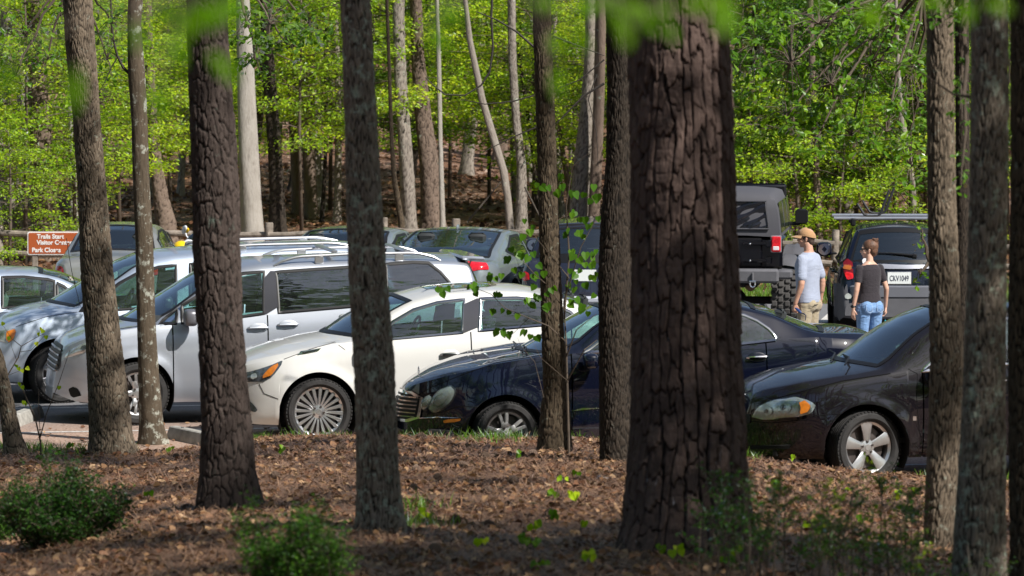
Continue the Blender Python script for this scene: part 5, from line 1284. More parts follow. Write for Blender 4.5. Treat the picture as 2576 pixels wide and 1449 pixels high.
    t.lathe([(.24, -w * .8), (.30, -w), (.44, -w * 1.02), (Rr - .03, -w * .95), (Rr - .022, 0), (Rr - .03, w * .95), (.44, w * 1.02), (.30, w), (.24, w * .8)], 48, MM)
    for k in range(30):
        for row, (yy, wy) in enumerate(((-.13, .075), (-.045, .07), (.045, .07), (.13, .075))):
            an = 2 * PI * (k + (.5 if row % 2 else 0)) / 30; t.box((math.cos(an) * (Rr - .012), yy, math.sin(an) * (Rr - .012)), (.036, wy, .074), ry=-an, rx=0, bev=.010)
        an = 2 * PI * k / 30
        for sy in (-1, 1): t.box((math.cos(an) * (Rr - .05), sy * w * 1.0, math.sin(an) * (Rr - .05)), (.07, .03, .055), ry=-an, bev=.008)
    tm_ = t.mesh('tyre', simple_cached('mud_rubber', (.055, .052, .05), .8), True, 30)
    _, rm_, dm_ = wheel_meshes(.36, .24, 'steel8', .26, 'chrome_dark')
    for x in (-.62, -3.25):
        for s_ in (-1, 1):
            e = bpy.data.objects.new('wheel', None); COL.objects.link(e); e.parent = R; e.location = (x, s_ * .80, Rr - .01); e.rotation_euler = (0, .1 * s_, PI if s_ > 0 else 0); link('tyre', tm_, e); link('rim', rm_, e)
    for y in (-.37, .37):
        s_ = bx('seat', (-1.75, y, 1.35), (.14, .46, .55), MT['interior'], .05); bx('headrest', (-1.72, y, 1.70), (.1, .26, .17), MT['interior'], .04, s_)
jeep()
# ================= bark =================
def hash2(i, j, s=0):
    h = np.sin(i * 127.1 + j * 311.7 + s * 74.7) * 43758.5453; return h - np.floor(h)
def vnoise(u, v, s=0, wrap=None):
    i = np.floor(u); j = np.floor(v); fu = u - i; fv = v - j; fu = fu * fu * (3 - 2 * fu); fv = fv * fv * (3 - 2 * fv)
    w = (lambda a: np.mod(a, wrap)) if wrap else (lambda a: a)
    return (hash2(w(i), j, s) * (1 - fu) + hash2(w(i + 1), j, s) * fu) * (1 - fv) + (hash2(w(i), j + 1, s) * (1 - fu) + hash2(w(i + 1), j + 1, s) * fu) * fv
def worley(u, v, wrap, s=0):
    i0 = np.floor(u); j0 = np.floor(v); F1 = np.full(u.shape, 9.0); F2 = F1.copy(); ID = np.zeros(u.shape)
    for di in (-1, 0, 1):
        for dj in (-1, 0, 1):
            i = i0 + di; j = j0 + dj; iw = np.mod(i, wrap); a = i + .15 + .7 * hash2(iw, j, s + 1); b = j + .1 + .8 * hash2(iw, j, s + 2)
            d = np.hypot(u - a, v - b); nw = d < F1; F2 = np.where(nw, F1, np.minimum(F2, d)); ID = np.where(nw, hash2(iw, j, s + 3), ID); F1 = np.where(nw, d, F1)
    return F1, F2, ID
def barkmat(name, deep, plate, light, lichen=(.42, .46, .38), lich=.0, lscale=9, moss=0.0, rough=.9, resin=0.0):
    m, nt, b = mat(name); b.inputs['Roughness'].default_value = rough; b.inputs['Specular IOR Level'].default_value = .25
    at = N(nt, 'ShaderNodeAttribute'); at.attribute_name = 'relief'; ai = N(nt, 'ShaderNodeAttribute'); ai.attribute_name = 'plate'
    tc = N(nt, 'ShaderNodeTexCoord'); mp = N(nt, 'ShaderNodeMapping'); mp.inputs['Scale'].default_value = (1, 1, .35); nt.links.new(tc.outputs['Object'], mp.inputs[0])
    n1 = N(nt, 'ShaderNodeTexNoise'); n1.inputs['Scale'].default_value = 38; n1.inputs['Detail'].default_value = 8; n1.inputs['Roughness'].default_value = .7; nt.links.new(mp.outputs[0], n1.inputs['Vector'])
    ad = N(nt, 'ShaderNodeMath', operation='MULTIPLY_ADD'); ad.inputs[1].default_value = .55; nt.links.new(ai.outputs['Fac'], ad.inputs[0])
    sb = N(nt, 'ShaderNodeMath', operation='MULTIPLY_ADD'); sb.inputs[1].default_value = .9; sb.inputs[2].default_value = -.20; nt.links.new(n1.outputs['Fac'], sb.inputs[0]); nt.links.new(sb.outputs[0], ad.inputs[2])
    mx = N(nt, 'ShaderNodeMix', data_type='RGBA'); mx.inputs[6].default_value = (*plate, 1); mx.inputs[7].default_value = (*light, 1); nt.links.new(ad.outputs[0], mx.inputs[0])
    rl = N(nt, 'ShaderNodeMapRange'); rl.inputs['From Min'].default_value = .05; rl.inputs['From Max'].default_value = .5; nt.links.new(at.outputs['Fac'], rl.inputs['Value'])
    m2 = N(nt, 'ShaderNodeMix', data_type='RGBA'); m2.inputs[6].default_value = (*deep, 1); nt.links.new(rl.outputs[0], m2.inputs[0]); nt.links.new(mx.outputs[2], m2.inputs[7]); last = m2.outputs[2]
    if lich > 0:
        n2 = N(nt, 'ShaderNodeTexNoise'); n2.inputs['Scale'].default_value = lscale; n2.inputs['Detail'].default_value = 9; n2.inputs['Roughness'].default_value = .72; nt.links.new(tc.outputs['Object'], n2.inputs['Vector'])
        r = N(nt, 'ShaderNodeMapRange'); r.inputs['From Min'].default_value = .66 - lich * .22; r.inputs['From Max'].default_value = .72 - lich * .2; r.inputs['To Max'].default_value = .85; nt.links.new(n2.outputs['Fac'], r.inputs['Value'])
        m3 = N(nt, 'ShaderNodeMix', data_type='RGBA'); m3.inputs[7].default_value = (*lichen, 1); nt.links.new(r.outputs[0], m3.inputs[0]); nt.links.new(last, m3.inputs[6]); last = m3.outputs[2]
    if resin > 0:
        mp2 = N(nt, 'ShaderNodeMapping'); mp2.inputs['Scale'].default_value = (14, 14, 2.2); nt.links.new(tc.outputs['Object'], mp2.inputs[0])
        n4 = N(nt, 'ShaderNodeTexNoise'); n4.inputs['Scale'].default_value = 1.6; n4.inputs['Detail'].default_value = 4; nt.links.new(mp2.outputs[0], n4.inputs['Vector'])
        r = N(nt, 'ShaderNodeMapRange'); r.inputs['From Min'].default_value = .70; r.inputs['From Max'].default_value = .75; r.inputs['To Max'].default_value = resin; nt.links.new(n4.outputs['Fac'], r.inputs['Value'])
        m5 = N(nt, 'ShaderNodeMix', data_type='RGBA'); m5.inputs[7].default_value = (.55, .52, .52, 1); nt.links.new(r.outputs[0], m5.inputs[0]); nt.links.new(last, m5.inputs[6]); last = m5.outputs[2]
    nt.links.new(last, b.inputs['Base Color'])
    bp = N(nt, 'ShaderNodeBump'); bp.inputs['Strength'].default_value = .9; bp.inputs['Distance'].default_value = .014; nt.links.new(n1.outputs['Fac'], bp.inputs['Height']); nt.links.new(bp.outputs[0], b.inputs['Normal'])
    return m
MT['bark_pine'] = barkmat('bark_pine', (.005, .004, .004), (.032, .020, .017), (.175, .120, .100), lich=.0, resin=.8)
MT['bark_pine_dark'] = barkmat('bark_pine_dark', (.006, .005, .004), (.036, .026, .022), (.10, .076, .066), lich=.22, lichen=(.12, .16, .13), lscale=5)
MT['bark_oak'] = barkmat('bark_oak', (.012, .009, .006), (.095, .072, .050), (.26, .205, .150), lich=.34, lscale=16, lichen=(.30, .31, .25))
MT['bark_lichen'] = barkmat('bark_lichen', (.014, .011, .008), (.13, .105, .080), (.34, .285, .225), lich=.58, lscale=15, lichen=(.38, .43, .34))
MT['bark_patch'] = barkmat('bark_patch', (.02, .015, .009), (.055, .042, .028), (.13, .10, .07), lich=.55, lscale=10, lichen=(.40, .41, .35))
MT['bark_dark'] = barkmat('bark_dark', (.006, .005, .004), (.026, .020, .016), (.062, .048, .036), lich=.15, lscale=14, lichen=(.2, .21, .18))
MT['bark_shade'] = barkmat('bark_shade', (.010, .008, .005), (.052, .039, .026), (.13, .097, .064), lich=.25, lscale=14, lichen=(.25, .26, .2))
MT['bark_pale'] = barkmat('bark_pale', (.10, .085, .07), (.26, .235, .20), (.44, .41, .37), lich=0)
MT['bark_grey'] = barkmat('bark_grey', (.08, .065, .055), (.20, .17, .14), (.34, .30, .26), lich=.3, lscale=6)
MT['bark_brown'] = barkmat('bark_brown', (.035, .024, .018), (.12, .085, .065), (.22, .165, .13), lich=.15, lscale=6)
MT['twig'] = simple('twig', (.10, .075, .055), .8, noise=.3)
def relief_field(kind, th, z, R):
    """bark height 0..1 and plate id for angle th, height z, trunk radius R"""
    per = 2 * PI * R
    if kind == 'pine':
        # columns of long plates split by meandering fissures, broken across here and there
        cw = .098; n = max(6, round(per / cw)); u = th / (2 * PI) * n; c_, s_ = np.cos(th), np.sin(th)
        W = lambda f, zf, k: (vnoise(c_ * f * R * 4 + 50 + k * 7, z * zf + s_ * f * R * 4 + 20, k) - .5)
        uu = u + W(2.2, 2.1, 1) * 1.1 + W(5, 5.5, 2) * .55 + W(16, 18, 3) * .20; col = np.floor(uu); dv = .5 - np.abs(uu - col - .5); cm_ = np.mod(col, n)
        dvv = np.minimum(dv, 1)
        stren = np.clip(.35 + 1.1 * hash2(cm_ + (uu - col > .5), np.floor(z * 1.6 + 9 * hash2(cm_, 0 * z, 5)), 4), 0, 1)
        hv = 1 - (1 - np.clip((dvv - .025) / .13, 0, 1) ** .6) * stren
        ch = .17; v = z / ch + 7 * hash2(cm_, 0 * z, 6) + W(7, 7, 8) * .55 + W(20, 26, 9) * .22; row = np.floor(v); dh = .5 - np.abs(v - row - .5); hb = hash2(cm_, row + (v - row > .5), 7)
        hh = 1 - (1 - np.clip((dh - .01) / .07, 0, 1) ** .7) * np.where(hb > .35, .75, .1); ID = hash2(cm_, row, 10)
        lip = .16 * (v - row)          # each plate stands out at its lower edge
        fl = vnoise(c_ * R * 60 + 90, z * 22 + s_ * R * 60, 12); F1c, F2c, IDc = worley(uu * 3, z * 16, n * 3, 9); fl2 = np.clip((F2c - F1c) / .3, 0, 1)
        h = hv * hh * (.56 + .26 * ID - lip * .9 + .12 * IDc * fl2 + .08 * fl)
        return np.clip(h, 0, 1), .50 * ID + .30 * IDc + .20 * fl, .048
    if kind == 'pine2':
        cw, ch = .05, .15; n = max(6, round(per / cw)); u = th / (2 * PI) * n; v = z / ch
        wu = (vnoise(u * 1.3, v * 1.2, 5) - .5) * .6; wv = (vnoise(u * 1.1 + 9, v * 1.4, 7) - .5) * .9
        wu = wu + (vnoise(u * 4, v * 5, 16) - .5) * .35; F1, F2, ID = worley(u + wu, v + wv, n, 1); h = np.clip((F2 - F1) / .25, 0, 1) ** .7
        F1b, F2b, IDb = worley(u * 2 + wu * 2, v * 2.6 + wv * 3, n * 2, 4)
        return h * (.45 + .35 * ID + .2 * IDb) * (.8 + .2 * vnoise(u * 5, v * 7, 3)), .5 * ID + .5 * IDb, .026
    if kind == 'smooth':
        u = th * R * 40; v = z * 8; h = vnoise(u, v, 3) * .5 + vnoise(u * 2.5, v * 2, 4) * .5; return .15 + h * .85, .6 * vnoise(u * .3, v * .6, 9) + .4 * vnoise(u * 1.5, v * .5, 8), .008
    cw, ch = {'oak': (.021, .13), 'fine': (.016, .10)}[kind]; n = max(8, round(per / cw)); u = th / (2 * PI) * n; v = z / ch
    wu = (vnoise(u * .35, v * .55, 5) - .5) * 2.6 + (vnoise(u * 1.2, v * 2.2, 2) - .5) * .8; wv = (vnoise(u * .7, v * 1.0, 7) - .5) * 1.2
    F1, F2, ID = worley(u + wu, v + wv, n, 1); h = np.clip((F2 - F1) / .5, 0, 1)
    r2 = vnoise((u + wu) * 1.7, v * 1.3 + 4, 11, None); r2 = np.clip(np.abs(2 * r2 - 1) / .5, 0, 1); fl = vnoise(u * 3, v * 9, 13)
    h = h ** .8 * (.45 + .30 * r2 + .12 * fl + .2 * ID)
    return np.clip(h, 0, 1), .6 * ID + .4 * vnoise(u * .2, v * .25, 15), .015 if kind == 'oak' else .010
def trunk_mesh(name, cen, rad, zs, kind, mt, res=.0065, flare=None, zfine=None, lump=.02):
    """cen: fn z->(x,y); rad: fn z->r ; zs=(z0,z1)"""
    R = rad(1.5); na = int(min(520, max(40, 2 * PI * R / res))); z0, z1 = zs; zf = zfine or z1
    Z = np.concatenate([np.arange(z0, min(zf, z1), res * 1.25), np.arange(min(zf, z1), z1, .12), [z1]]) if z1 > zf else np.arange(z0, z1, res * 1.25)
    A = np.arange(na) / na * 2 * PI; TH_, ZZ = np.meshgrid(A, Z, indexing='xy')
    H, ID, dep = relief_field(kind, TH_, ZZ, R); r0 = np.array([rad(z) for z in Z])[:, None]; C = np.array([cen(z) for z in Z])
    big = 1 + lump * (np.sin(TH_ * 3 + ZZ * 1.1) + np.sin(TH_ * 2 - ZZ * .8 + 2))
    if flare:
        zb, f, k = flare; t = np.clip(1 - (ZZ - zb) / k, 0, 1) ** 2; big = big * (1 + f * t * (1 + .35 * np.sin(TH_ * 5 + 1.3) + .2 * np.sin(TH_ * 9)))
    rr = r0 * big + (H - .8) * dep * min(1, R / .12)
    X = C[:, 0:1] + rr * np.cos(TH_); Y = C[:, 1:2] + rr * np.sin(TH_)
    V = np.stack([X, Y, ZZ], -1).reshape(-1, 3); m = len(Z); I = np.arange(m * na).reshape(m, na); J = np.roll(I, -1, 1)
    F = np.stack([I[:-1], J[:-1], J[1:], I[1:]], -1).reshape(-1, 4)
    me = np_mesh(name, V, F, mt, True)
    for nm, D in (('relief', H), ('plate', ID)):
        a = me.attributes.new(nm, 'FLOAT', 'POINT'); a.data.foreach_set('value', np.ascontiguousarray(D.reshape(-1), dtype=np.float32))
    return me
def crown_mesh(name, cen, rad, n, size, mt, seed=1, clumps=40):
    g = np.random.default_rng(seed); c = g.normal(0, .42, (clumps, 3)) * np.array(rad) + np.array(cen); r = g.uniform(.10, .30, clumps)
    k = g.integers(0, clumps, n); P = c[k] + g.normal(0, 1, (n, 3)) * (r[k] * min(rad[0], rad[1]))[:, None] * np.array([1, 1, .55])
    return quads(name, P, size, mt, g, .5)
def quads(name, P, size, mt, g, flat=.5, asp=.5, droop=0.0, D=None):
    n = len(P); a = g.uniform(0, 2 * PI, n); d = np.stack([np.cos(a), np.sin(a), g.normal(-droop, flat * .7, n)], 1) if D is None else D + g.normal(0, .25, (n, 3)); d /= np.linalg.norm(d, axis=1)[:, None]
    s = np.cross(d, np.array([0, 0, 1.0]) + g.normal(0, flat, (n, 3))); s /= np.linalg.norm(s, axis=1)[:, None] + 1e-9; u = np.cross(s, d)
    L = (size * g.uniform(.6, 1.3, n))[:, None]; w = L * asp
    V = np.stack([P - d * L * .5, P + s * w * .5 + u * w * .12 + d * L * .05, P + d * L * .5 - u * L * .1, P - s * w * .5 + u * w * .12 + d * L * .05], 1)
    F = (np.arange(n) * 4)[:, None] + np.array([[0, 1, 2], [0, 2, 3]]).reshape(1, 6); F = F.reshape(-1, 3)
    return np_mesh(name, V.reshape(-1, 3), F, mt)
def px_trunk(px_rows, Y):
    """photo outline rows (y, xl, xr) -> centre(z), radius(z) at distance Y"""
    L = []
    for (y, xl, xr) in px_rows:
        a, b = at_y(xl, y, Y), at_y(xr, y, Y); L.append((a.z, (a.x + b.x) / 2, (b.x - a.x) / 2))
    L.sort(); return L
def fg_tree(name, label, rows, basepx, kind, mt, top=19, flare=.0, fk=.5, crown=None, extra_r=1.0, Yf=None, res=.0065, lump=.02, cat='tree'):
    q = ground_hit(*basepx) if Yf is None else at_y(basepx[0], basepx[1], Yf); Y = q.y; L = px_trunk(rows, Y); zs = [l[0] for l in L]; cx = [l[1] for l in L]; rs = [l[2] * extra_r for l in L]
    gx = float(np.interp(L[0][0], zs, cx)); g0 = float(gz(gx, Y)); 
    # continue upward at the slope of the photo's upper part
    zt_, z2 = zs[-1], zs[0]; sl = (cx[-1] - cx[0]) / max(zs[-1] - zs[0], .5)
    cen = lambda z: ((float(np.interp(z, zs, cx)) + (max(0, z - zs[-1]) * sl * .6)) - gx, 0.0)
    rad = lambda z: float(np.interp(z, zs, rs)) * (1 if z <= zs[-1] else max(.35, 1 - (z - zs[-1]) * .045))
    t = thing(name, label, cat, (gx, Y, 0)); vis = at_y(1288, -20, Y).z + .25
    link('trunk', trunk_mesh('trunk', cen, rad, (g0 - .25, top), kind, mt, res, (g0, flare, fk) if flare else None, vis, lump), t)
    return t, cen, rad, g0, gx, Y
def limb_tubes(b, start, end, r0, r1, g, n=7, sag=.1, wig=.06):
    start, end = Vector(start), Vector(end); L = (end - start).length; pts = []
    for k in range(n + 1):
        u = k / n; p = start.lerp(end, u); p.z += sag * L * math.sin(PI * u); 
        if 0 < k < n: p += Vector(g.normal(0, wig * L * .25, 3).tolist())
        pts.append(p)
    b.tube(pts, [r0 + (r1 - r0) * k / n for k in range(n + 1)], 6); return pts
def add_crown(t, cen, z0, z1, R, n, mt, seed, size=.16, nl=9, off=(0, 0)):
    g = np.random.default_rng(seed); b = MB()
    for k in range(nl):
        z = z0 + (z1 - z0) * k / nl * .8; c = cen(z); a = g.uniform(0, 2 * PI); e = (c[0] + off[0] + R * .8 * math.cos(a), c[1] + off[1] + R * .8 * math.sin(a), z + R * .5)
        limb_tubes(b, (c[0], c[1], z), e, .05, .012, g)
    b.build('limbs', MT['twig'], t)
    c = cen((z0 + z1) / 2); link('crown', crown_mesh('crown', (c[0] + off[0], c[1] + off[1], (z0 + z1) / 2 + .8), (R, R, (z1 - z0) * .6), n, size, mt, seed), t)

T = {}
# rows: photo y, left edge, right edge
T['lean'] = fg_tree('tree', 'thin brown trunk leaning left at the bottom left corner of the car park', [(830, -60, -18), (900, -35, 10), (980, -10, 28), (1060, 2, 46), (1150, 12, 70)], (42, 1150), 'oak', MT['bark_oak'], 8, .25, .3)
T['a'] = fg_tree('tree', 'thick grey-brown oak trunk with fine ridges in front of the silver minivan nose', [(-20, 157, 232), (100, 163, 241), (300, 183, 254), (500, 197, 270), (700, 203, 286), (850, 215, 303), (1000, 222, 322), (1100, 224, 334), (1145, 223, 345)], (285, 1145), 'oak', MT['bark_oak'], 14, .10, .25)
T['b'] = fg_tree('tree', 'slim brown trunk blotched with pale lichen, right of the thick ridged oak', [(-20, 322, 362), (60, 320, 356), (180, 321, 366), (300, 330, 372), (450, 334, 376), (600, 340, 385), (800, 344, 390), (950, 348, 400), (1060, 350, 410), (1125, 348, 425)], (386, 1125), 'smooth', MT['bark_patch'], 12, .12, .25)
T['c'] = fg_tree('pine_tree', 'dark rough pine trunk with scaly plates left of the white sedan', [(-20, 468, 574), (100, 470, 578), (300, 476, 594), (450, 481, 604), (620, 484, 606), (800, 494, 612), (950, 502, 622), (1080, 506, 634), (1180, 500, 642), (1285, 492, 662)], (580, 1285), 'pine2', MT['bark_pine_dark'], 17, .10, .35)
T['d'] = fg_tree('tree', 'grey trunk with mint lichen patches crossing the white sedan door', [(-20, 853, 932), (100, 860, 940), (300, 866, 950), (500, 870, 962), (700, 877, 975), (900, 889, 992), (1050, 894, 998), (1200, 896, 1004), (1340, 893, 1018)], (955, 1340), 'oak', MT['bark_lichen'], 19.5, .08, .3)
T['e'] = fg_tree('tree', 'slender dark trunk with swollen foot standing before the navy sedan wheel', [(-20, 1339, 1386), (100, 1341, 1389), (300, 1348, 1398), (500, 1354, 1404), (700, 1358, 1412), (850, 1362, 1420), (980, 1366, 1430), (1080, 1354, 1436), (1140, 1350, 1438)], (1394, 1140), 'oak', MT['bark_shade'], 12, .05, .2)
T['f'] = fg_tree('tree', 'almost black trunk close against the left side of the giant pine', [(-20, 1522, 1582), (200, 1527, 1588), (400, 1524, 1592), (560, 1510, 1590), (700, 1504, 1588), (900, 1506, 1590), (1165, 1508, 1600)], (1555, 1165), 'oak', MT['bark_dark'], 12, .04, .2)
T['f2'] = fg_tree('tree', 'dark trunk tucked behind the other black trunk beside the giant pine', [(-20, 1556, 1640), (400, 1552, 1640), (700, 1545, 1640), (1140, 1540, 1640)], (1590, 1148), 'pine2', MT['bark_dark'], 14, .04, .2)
T['pine'] = fg_tree('pine_tree', 'giant pine trunk with deep cracked plates of red-brown bark, biggest trunk in view', [(-20, 1574, 1830), (100, 1578, 1840), (300, 1582, 1850), (500, 1584, 1856), (700, 1586, 1862), (900, 1586, 1868), (1050, 1582, 1876), (1200, 1572, 1882), (1300, 1566, 1890), (1400, 1552, 1905)], (1725, 1400), 'pine', MT['bark_pine'], 20, .10, .45, res=.0055, lump=.008)
T['g'] = fg_tree('tree', 'sunlit light brown trunk with ridged bark at the front bumper side of the right edge', [(-20, 2331, 2399), (200, 2330, 2402), (500, 2332, 2406), (700, 2336, 2414), (900, 2338, 2424), (1050, 2336, 2420), (1200, 2328, 2416), (1390, 2322, 2400)], (2362, 1388), 'oak', MT['bark_oak'], 19.5, .06, .3)
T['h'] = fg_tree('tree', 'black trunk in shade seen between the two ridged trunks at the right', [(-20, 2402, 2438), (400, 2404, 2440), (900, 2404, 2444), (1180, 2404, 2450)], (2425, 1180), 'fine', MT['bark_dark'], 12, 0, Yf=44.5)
T['i'] = fg_tree('tree', 'broad grey trunk with green lichen, second from the right edge', [(-20, 2440, 2538), (200, 2442, 2540), (500, 2438, 2536), (800, 2428, 2532), (1000, 2420, 2530), (1200, 2408, 2530), (1449, 2392, 2530)], (2462, 1449), 'oak', MT['bark_lichen'], 19.5, .06, .3, Yf=28.6)
T['j'] = fg_tree('tree', 'grey-brown trunk cut off by the right edge of the view', [(-20, 2541, 2640), (400, 2542, 2640), (800, 2534, 2634), (1200, 2536, 2640), (1449, 2540, 2650)], (2590, 1430), 'oak', MT['bark_shade'], 19.5, .05, .3, Yf=30.0)
# leader detail: bark flakes and burl on dark pine
for k, (nm, sd) in enumerate((('a', 3), ('b', 4), ('c', 5), ('d', 6), ('e', 7), ('f', 8), ('pine', 9), ('g', 10), ('h', 11), ('i', 12), ('j', 13))):
    t, cen, rad, g0, gx, Y = T[nm]
    tall = nm in ('c', 'd', 'pine', 'g', 'i', 'j')
    add_crown(t, cen, 12.5 if tall else 10.2, 19 if tall else 16.5, 3.3 if tall else 2.9, 4200 if tall else 3600, MT['midgreen'] if k % 2 else MT['oakleaf'], sd, off=(1.5, -4.2) if Y > 40 else (0, 0), size=.2)

# ================= background woods =================
def stem(name, label, rows, Y, kind, mt, group='trunks of the woods beyond the fence', top=16, nseg=28, crown=None, res=.02, basey=None):
    L = px_trunk(rows, Y); zs = [l[0] for l in L]; cx = [l[1] for l in L]; rs = [l[2] for l in L]; gx = cx[0]; g0 = float(gz(gx, Y)); sl = (cx[-1] - cx[-2]) / max(zs[-1] - zs[-2], .3)
    cen = lambda z: ((float(np.interp(z, zs, cx)) + max(0, z - zs[-1]) * sl * .5) - gx, .03 * math.sin(z * 1.3 + gx)); rad = lambda z: float(np.interp(z, zs, rs)) * (1 if z < zs[-1] else max(.3, 1 - (z - zs[-1]) * .05))
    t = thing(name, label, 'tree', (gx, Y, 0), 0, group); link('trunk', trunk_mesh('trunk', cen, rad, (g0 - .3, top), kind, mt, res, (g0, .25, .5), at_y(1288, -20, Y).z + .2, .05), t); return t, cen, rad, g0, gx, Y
BG = [
 ('broad pale cream trunk, brightest of the woods, between the dark pine and the fence post', [(-20, 592, 628), (150, 596, 640), (350, 600, 648), (500, 604, 655), (606, 606, 664)], 88, 'smooth', 'bark_pale'),
 ('reddish brown pine trunk directly behind the brown sign', [(-20, 62, 100), (200, 70, 118), (400, 76, 132), (590, 78, 146)], 86, 'pine2', 'bark_brown'),
 ('grey trunk leaning in at the left edge behind the fence', [(300, -30, -2), (400, -10, 25), (500, 18, 52), (600, 36, 74)], 87, 'oak', 'bark_grey'),
 ('narrow pale tan trunk beside the ridged oak, right of the sign', [(400, 172, 190), (500, 174, 193), (600, 176, 200)], 87, 'smooth', 'bark_pale'),
 ('dark leaning trunk with flared foot right of the lichen blotched trunk', [(300, 370, 396), (420, 376, 408), (500, 384, 424), (560, 390, 442)], 90, 'pine2', 'bark_brown'),
 ('dark crooked trunk just right of the pale cream trunk', [(-20, 652, 680), (180, 660, 694), (350, 672, 706), (480, 678, 714), (580, 674, 720)], 91, 'oak', 'bark_dark'),
 ('lit grey trunk halfway between cream trunk and lichen trunk', [(-20, 760, 790), (150, 764, 795), (300, 770, 806), (450, 776, 814), (545, 770, 818)], 98, 'smooth', 'bark_grey'),
 ('thick brown trunk rising behind the ice grey fastback', [(-20, 1030, 1062), (150, 1034, 1070), (300, 1044, 1086), (430, 1056, 1106), (575, 1060, 1118)], 93, 'oak', 'bark_brown'),
 ('slim white birch-like stem left of the leaning grey trunk', [(-20, 1094, 1104), (150, 1098, 1110), (350, 1102, 1113), (560, 1106, 1120)], 92, 'smooth', 'bark_pale'),
 ('long grey trunk leaning left that reaches down to the fence rail', [(-20, 1162, 1174), (100, 1174, 1190), (250, 1204, 1222), (350, 1232, 1252), (430, 1256, 1276), (500, 1268, 1286), (610, 1276, 1296)], 88, 'smooth', 'bark_grey'),
 ('dark upright trunk with bent foot right of the leaning grey trunk', [(-20, 1276, 1298), (150, 1278, 1300), (300, 1288, 1308), (420, 1300, 1324), (560, 1296, 1326)], 93, 'oak', 'bark_grey'),
 ('wide grey tan trunk with root flare behind the slate vehicle', [(-20, 1455, 1480), (200, 1456, 1484), (350, 1456, 1488), (450, 1452, 1490), (500, 1444, 1500)], 108, 'smooth', 'bark_grey'),
 ('thin tan stem leaning left above the slate vehicle', [(200, 1384, 1394), (330, 1400, 1412), (450, 1420, 1434), (560, 1436, 1450)], 95, 'smooth', 'bark_brown'),
 ('mossy dark sapling trunk behind the fastback roof', [(350, 980, 990), (450, 985, 998), (560, 1002, 1018)], 90, 'fine', 'bark_shade'),
 ('dark trunk rising between the off-roader and the fence post', [(-20, 2030, 2046), (300, 2038, 2056), (600, 2052, 2070), (690, 2054, 2074)], 84, 'fine', 'bark_brown'),
 ('sinuous pale grey stem above the roof rack', [(160, 2254, 2264), (300, 2262, 2276), (380, 2278, 2292), (480, 2290, 2304), (600, 2294, 2308)], 84, 'smooth', 'bark_grey'),
 ('thick dark trunk hidden in leaves left of the roof rack', [(-20, 2160, 2200), (300, 2176, 2218), (600, 2190, 2240)], 90, 'oak', 'bark_brown'),
 ('brown trunk just left of the sunlit ridged trunk', [(-20, 2290, 2312), (300, 2300, 2322), (600, 2304, 2330)], 88, 'oak', 'bark_brown'),
 ('slim trunk seen above the off-roader roof', [(-20, 1890, 1904), (300, 1900, 1914), (560, 1908, 1924)], 92, 'fine', 'bark_brown'),
]
for (lab, rows, Y, kd, m_) in BG: stem('tree', lab, rows, Y, kd, MT[m_])
# the rest of the wood: trunks that only chance tells apart
g = np.random.default_rng(21); protos = []
for k in range(6):
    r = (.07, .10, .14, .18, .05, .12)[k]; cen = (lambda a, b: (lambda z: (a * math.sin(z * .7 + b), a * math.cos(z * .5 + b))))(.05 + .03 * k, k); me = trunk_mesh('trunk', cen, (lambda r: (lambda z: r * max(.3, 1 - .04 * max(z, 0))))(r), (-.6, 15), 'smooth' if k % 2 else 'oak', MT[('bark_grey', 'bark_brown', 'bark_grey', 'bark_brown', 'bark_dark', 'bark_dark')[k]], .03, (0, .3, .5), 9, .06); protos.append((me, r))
LAB = 'slender trunk of the dense wood on the rising ground behind the fence'
n_far = 0
for i in range(150):
    Y = 92 + 75 * g.uniform(0, 1) ** 1.2; X = g.uniform(-1, 1) * (.108 * Y + 1.5); px, _ = proj((X, Y, 1)); 
    if Y < 100 and (1000 < px < 1340 or px < 240): continue
    k = int(g.integers(0, 6)); t = thing('woodland_tree', LAB, 'tree', (X, Y, float(gz(X, Y))), g.uniform(0, 6.28), 'slender trunks in the wood behind the fence'); t.rotation_euler[0] = g.normal(0, .035); t.rotation_euler[1] = g.normal(0, .035)
    s = g.uniform(.7, 1.2); t.scale = (s, s, 1); link('trunk', protos[k][0], t); n_far += 1
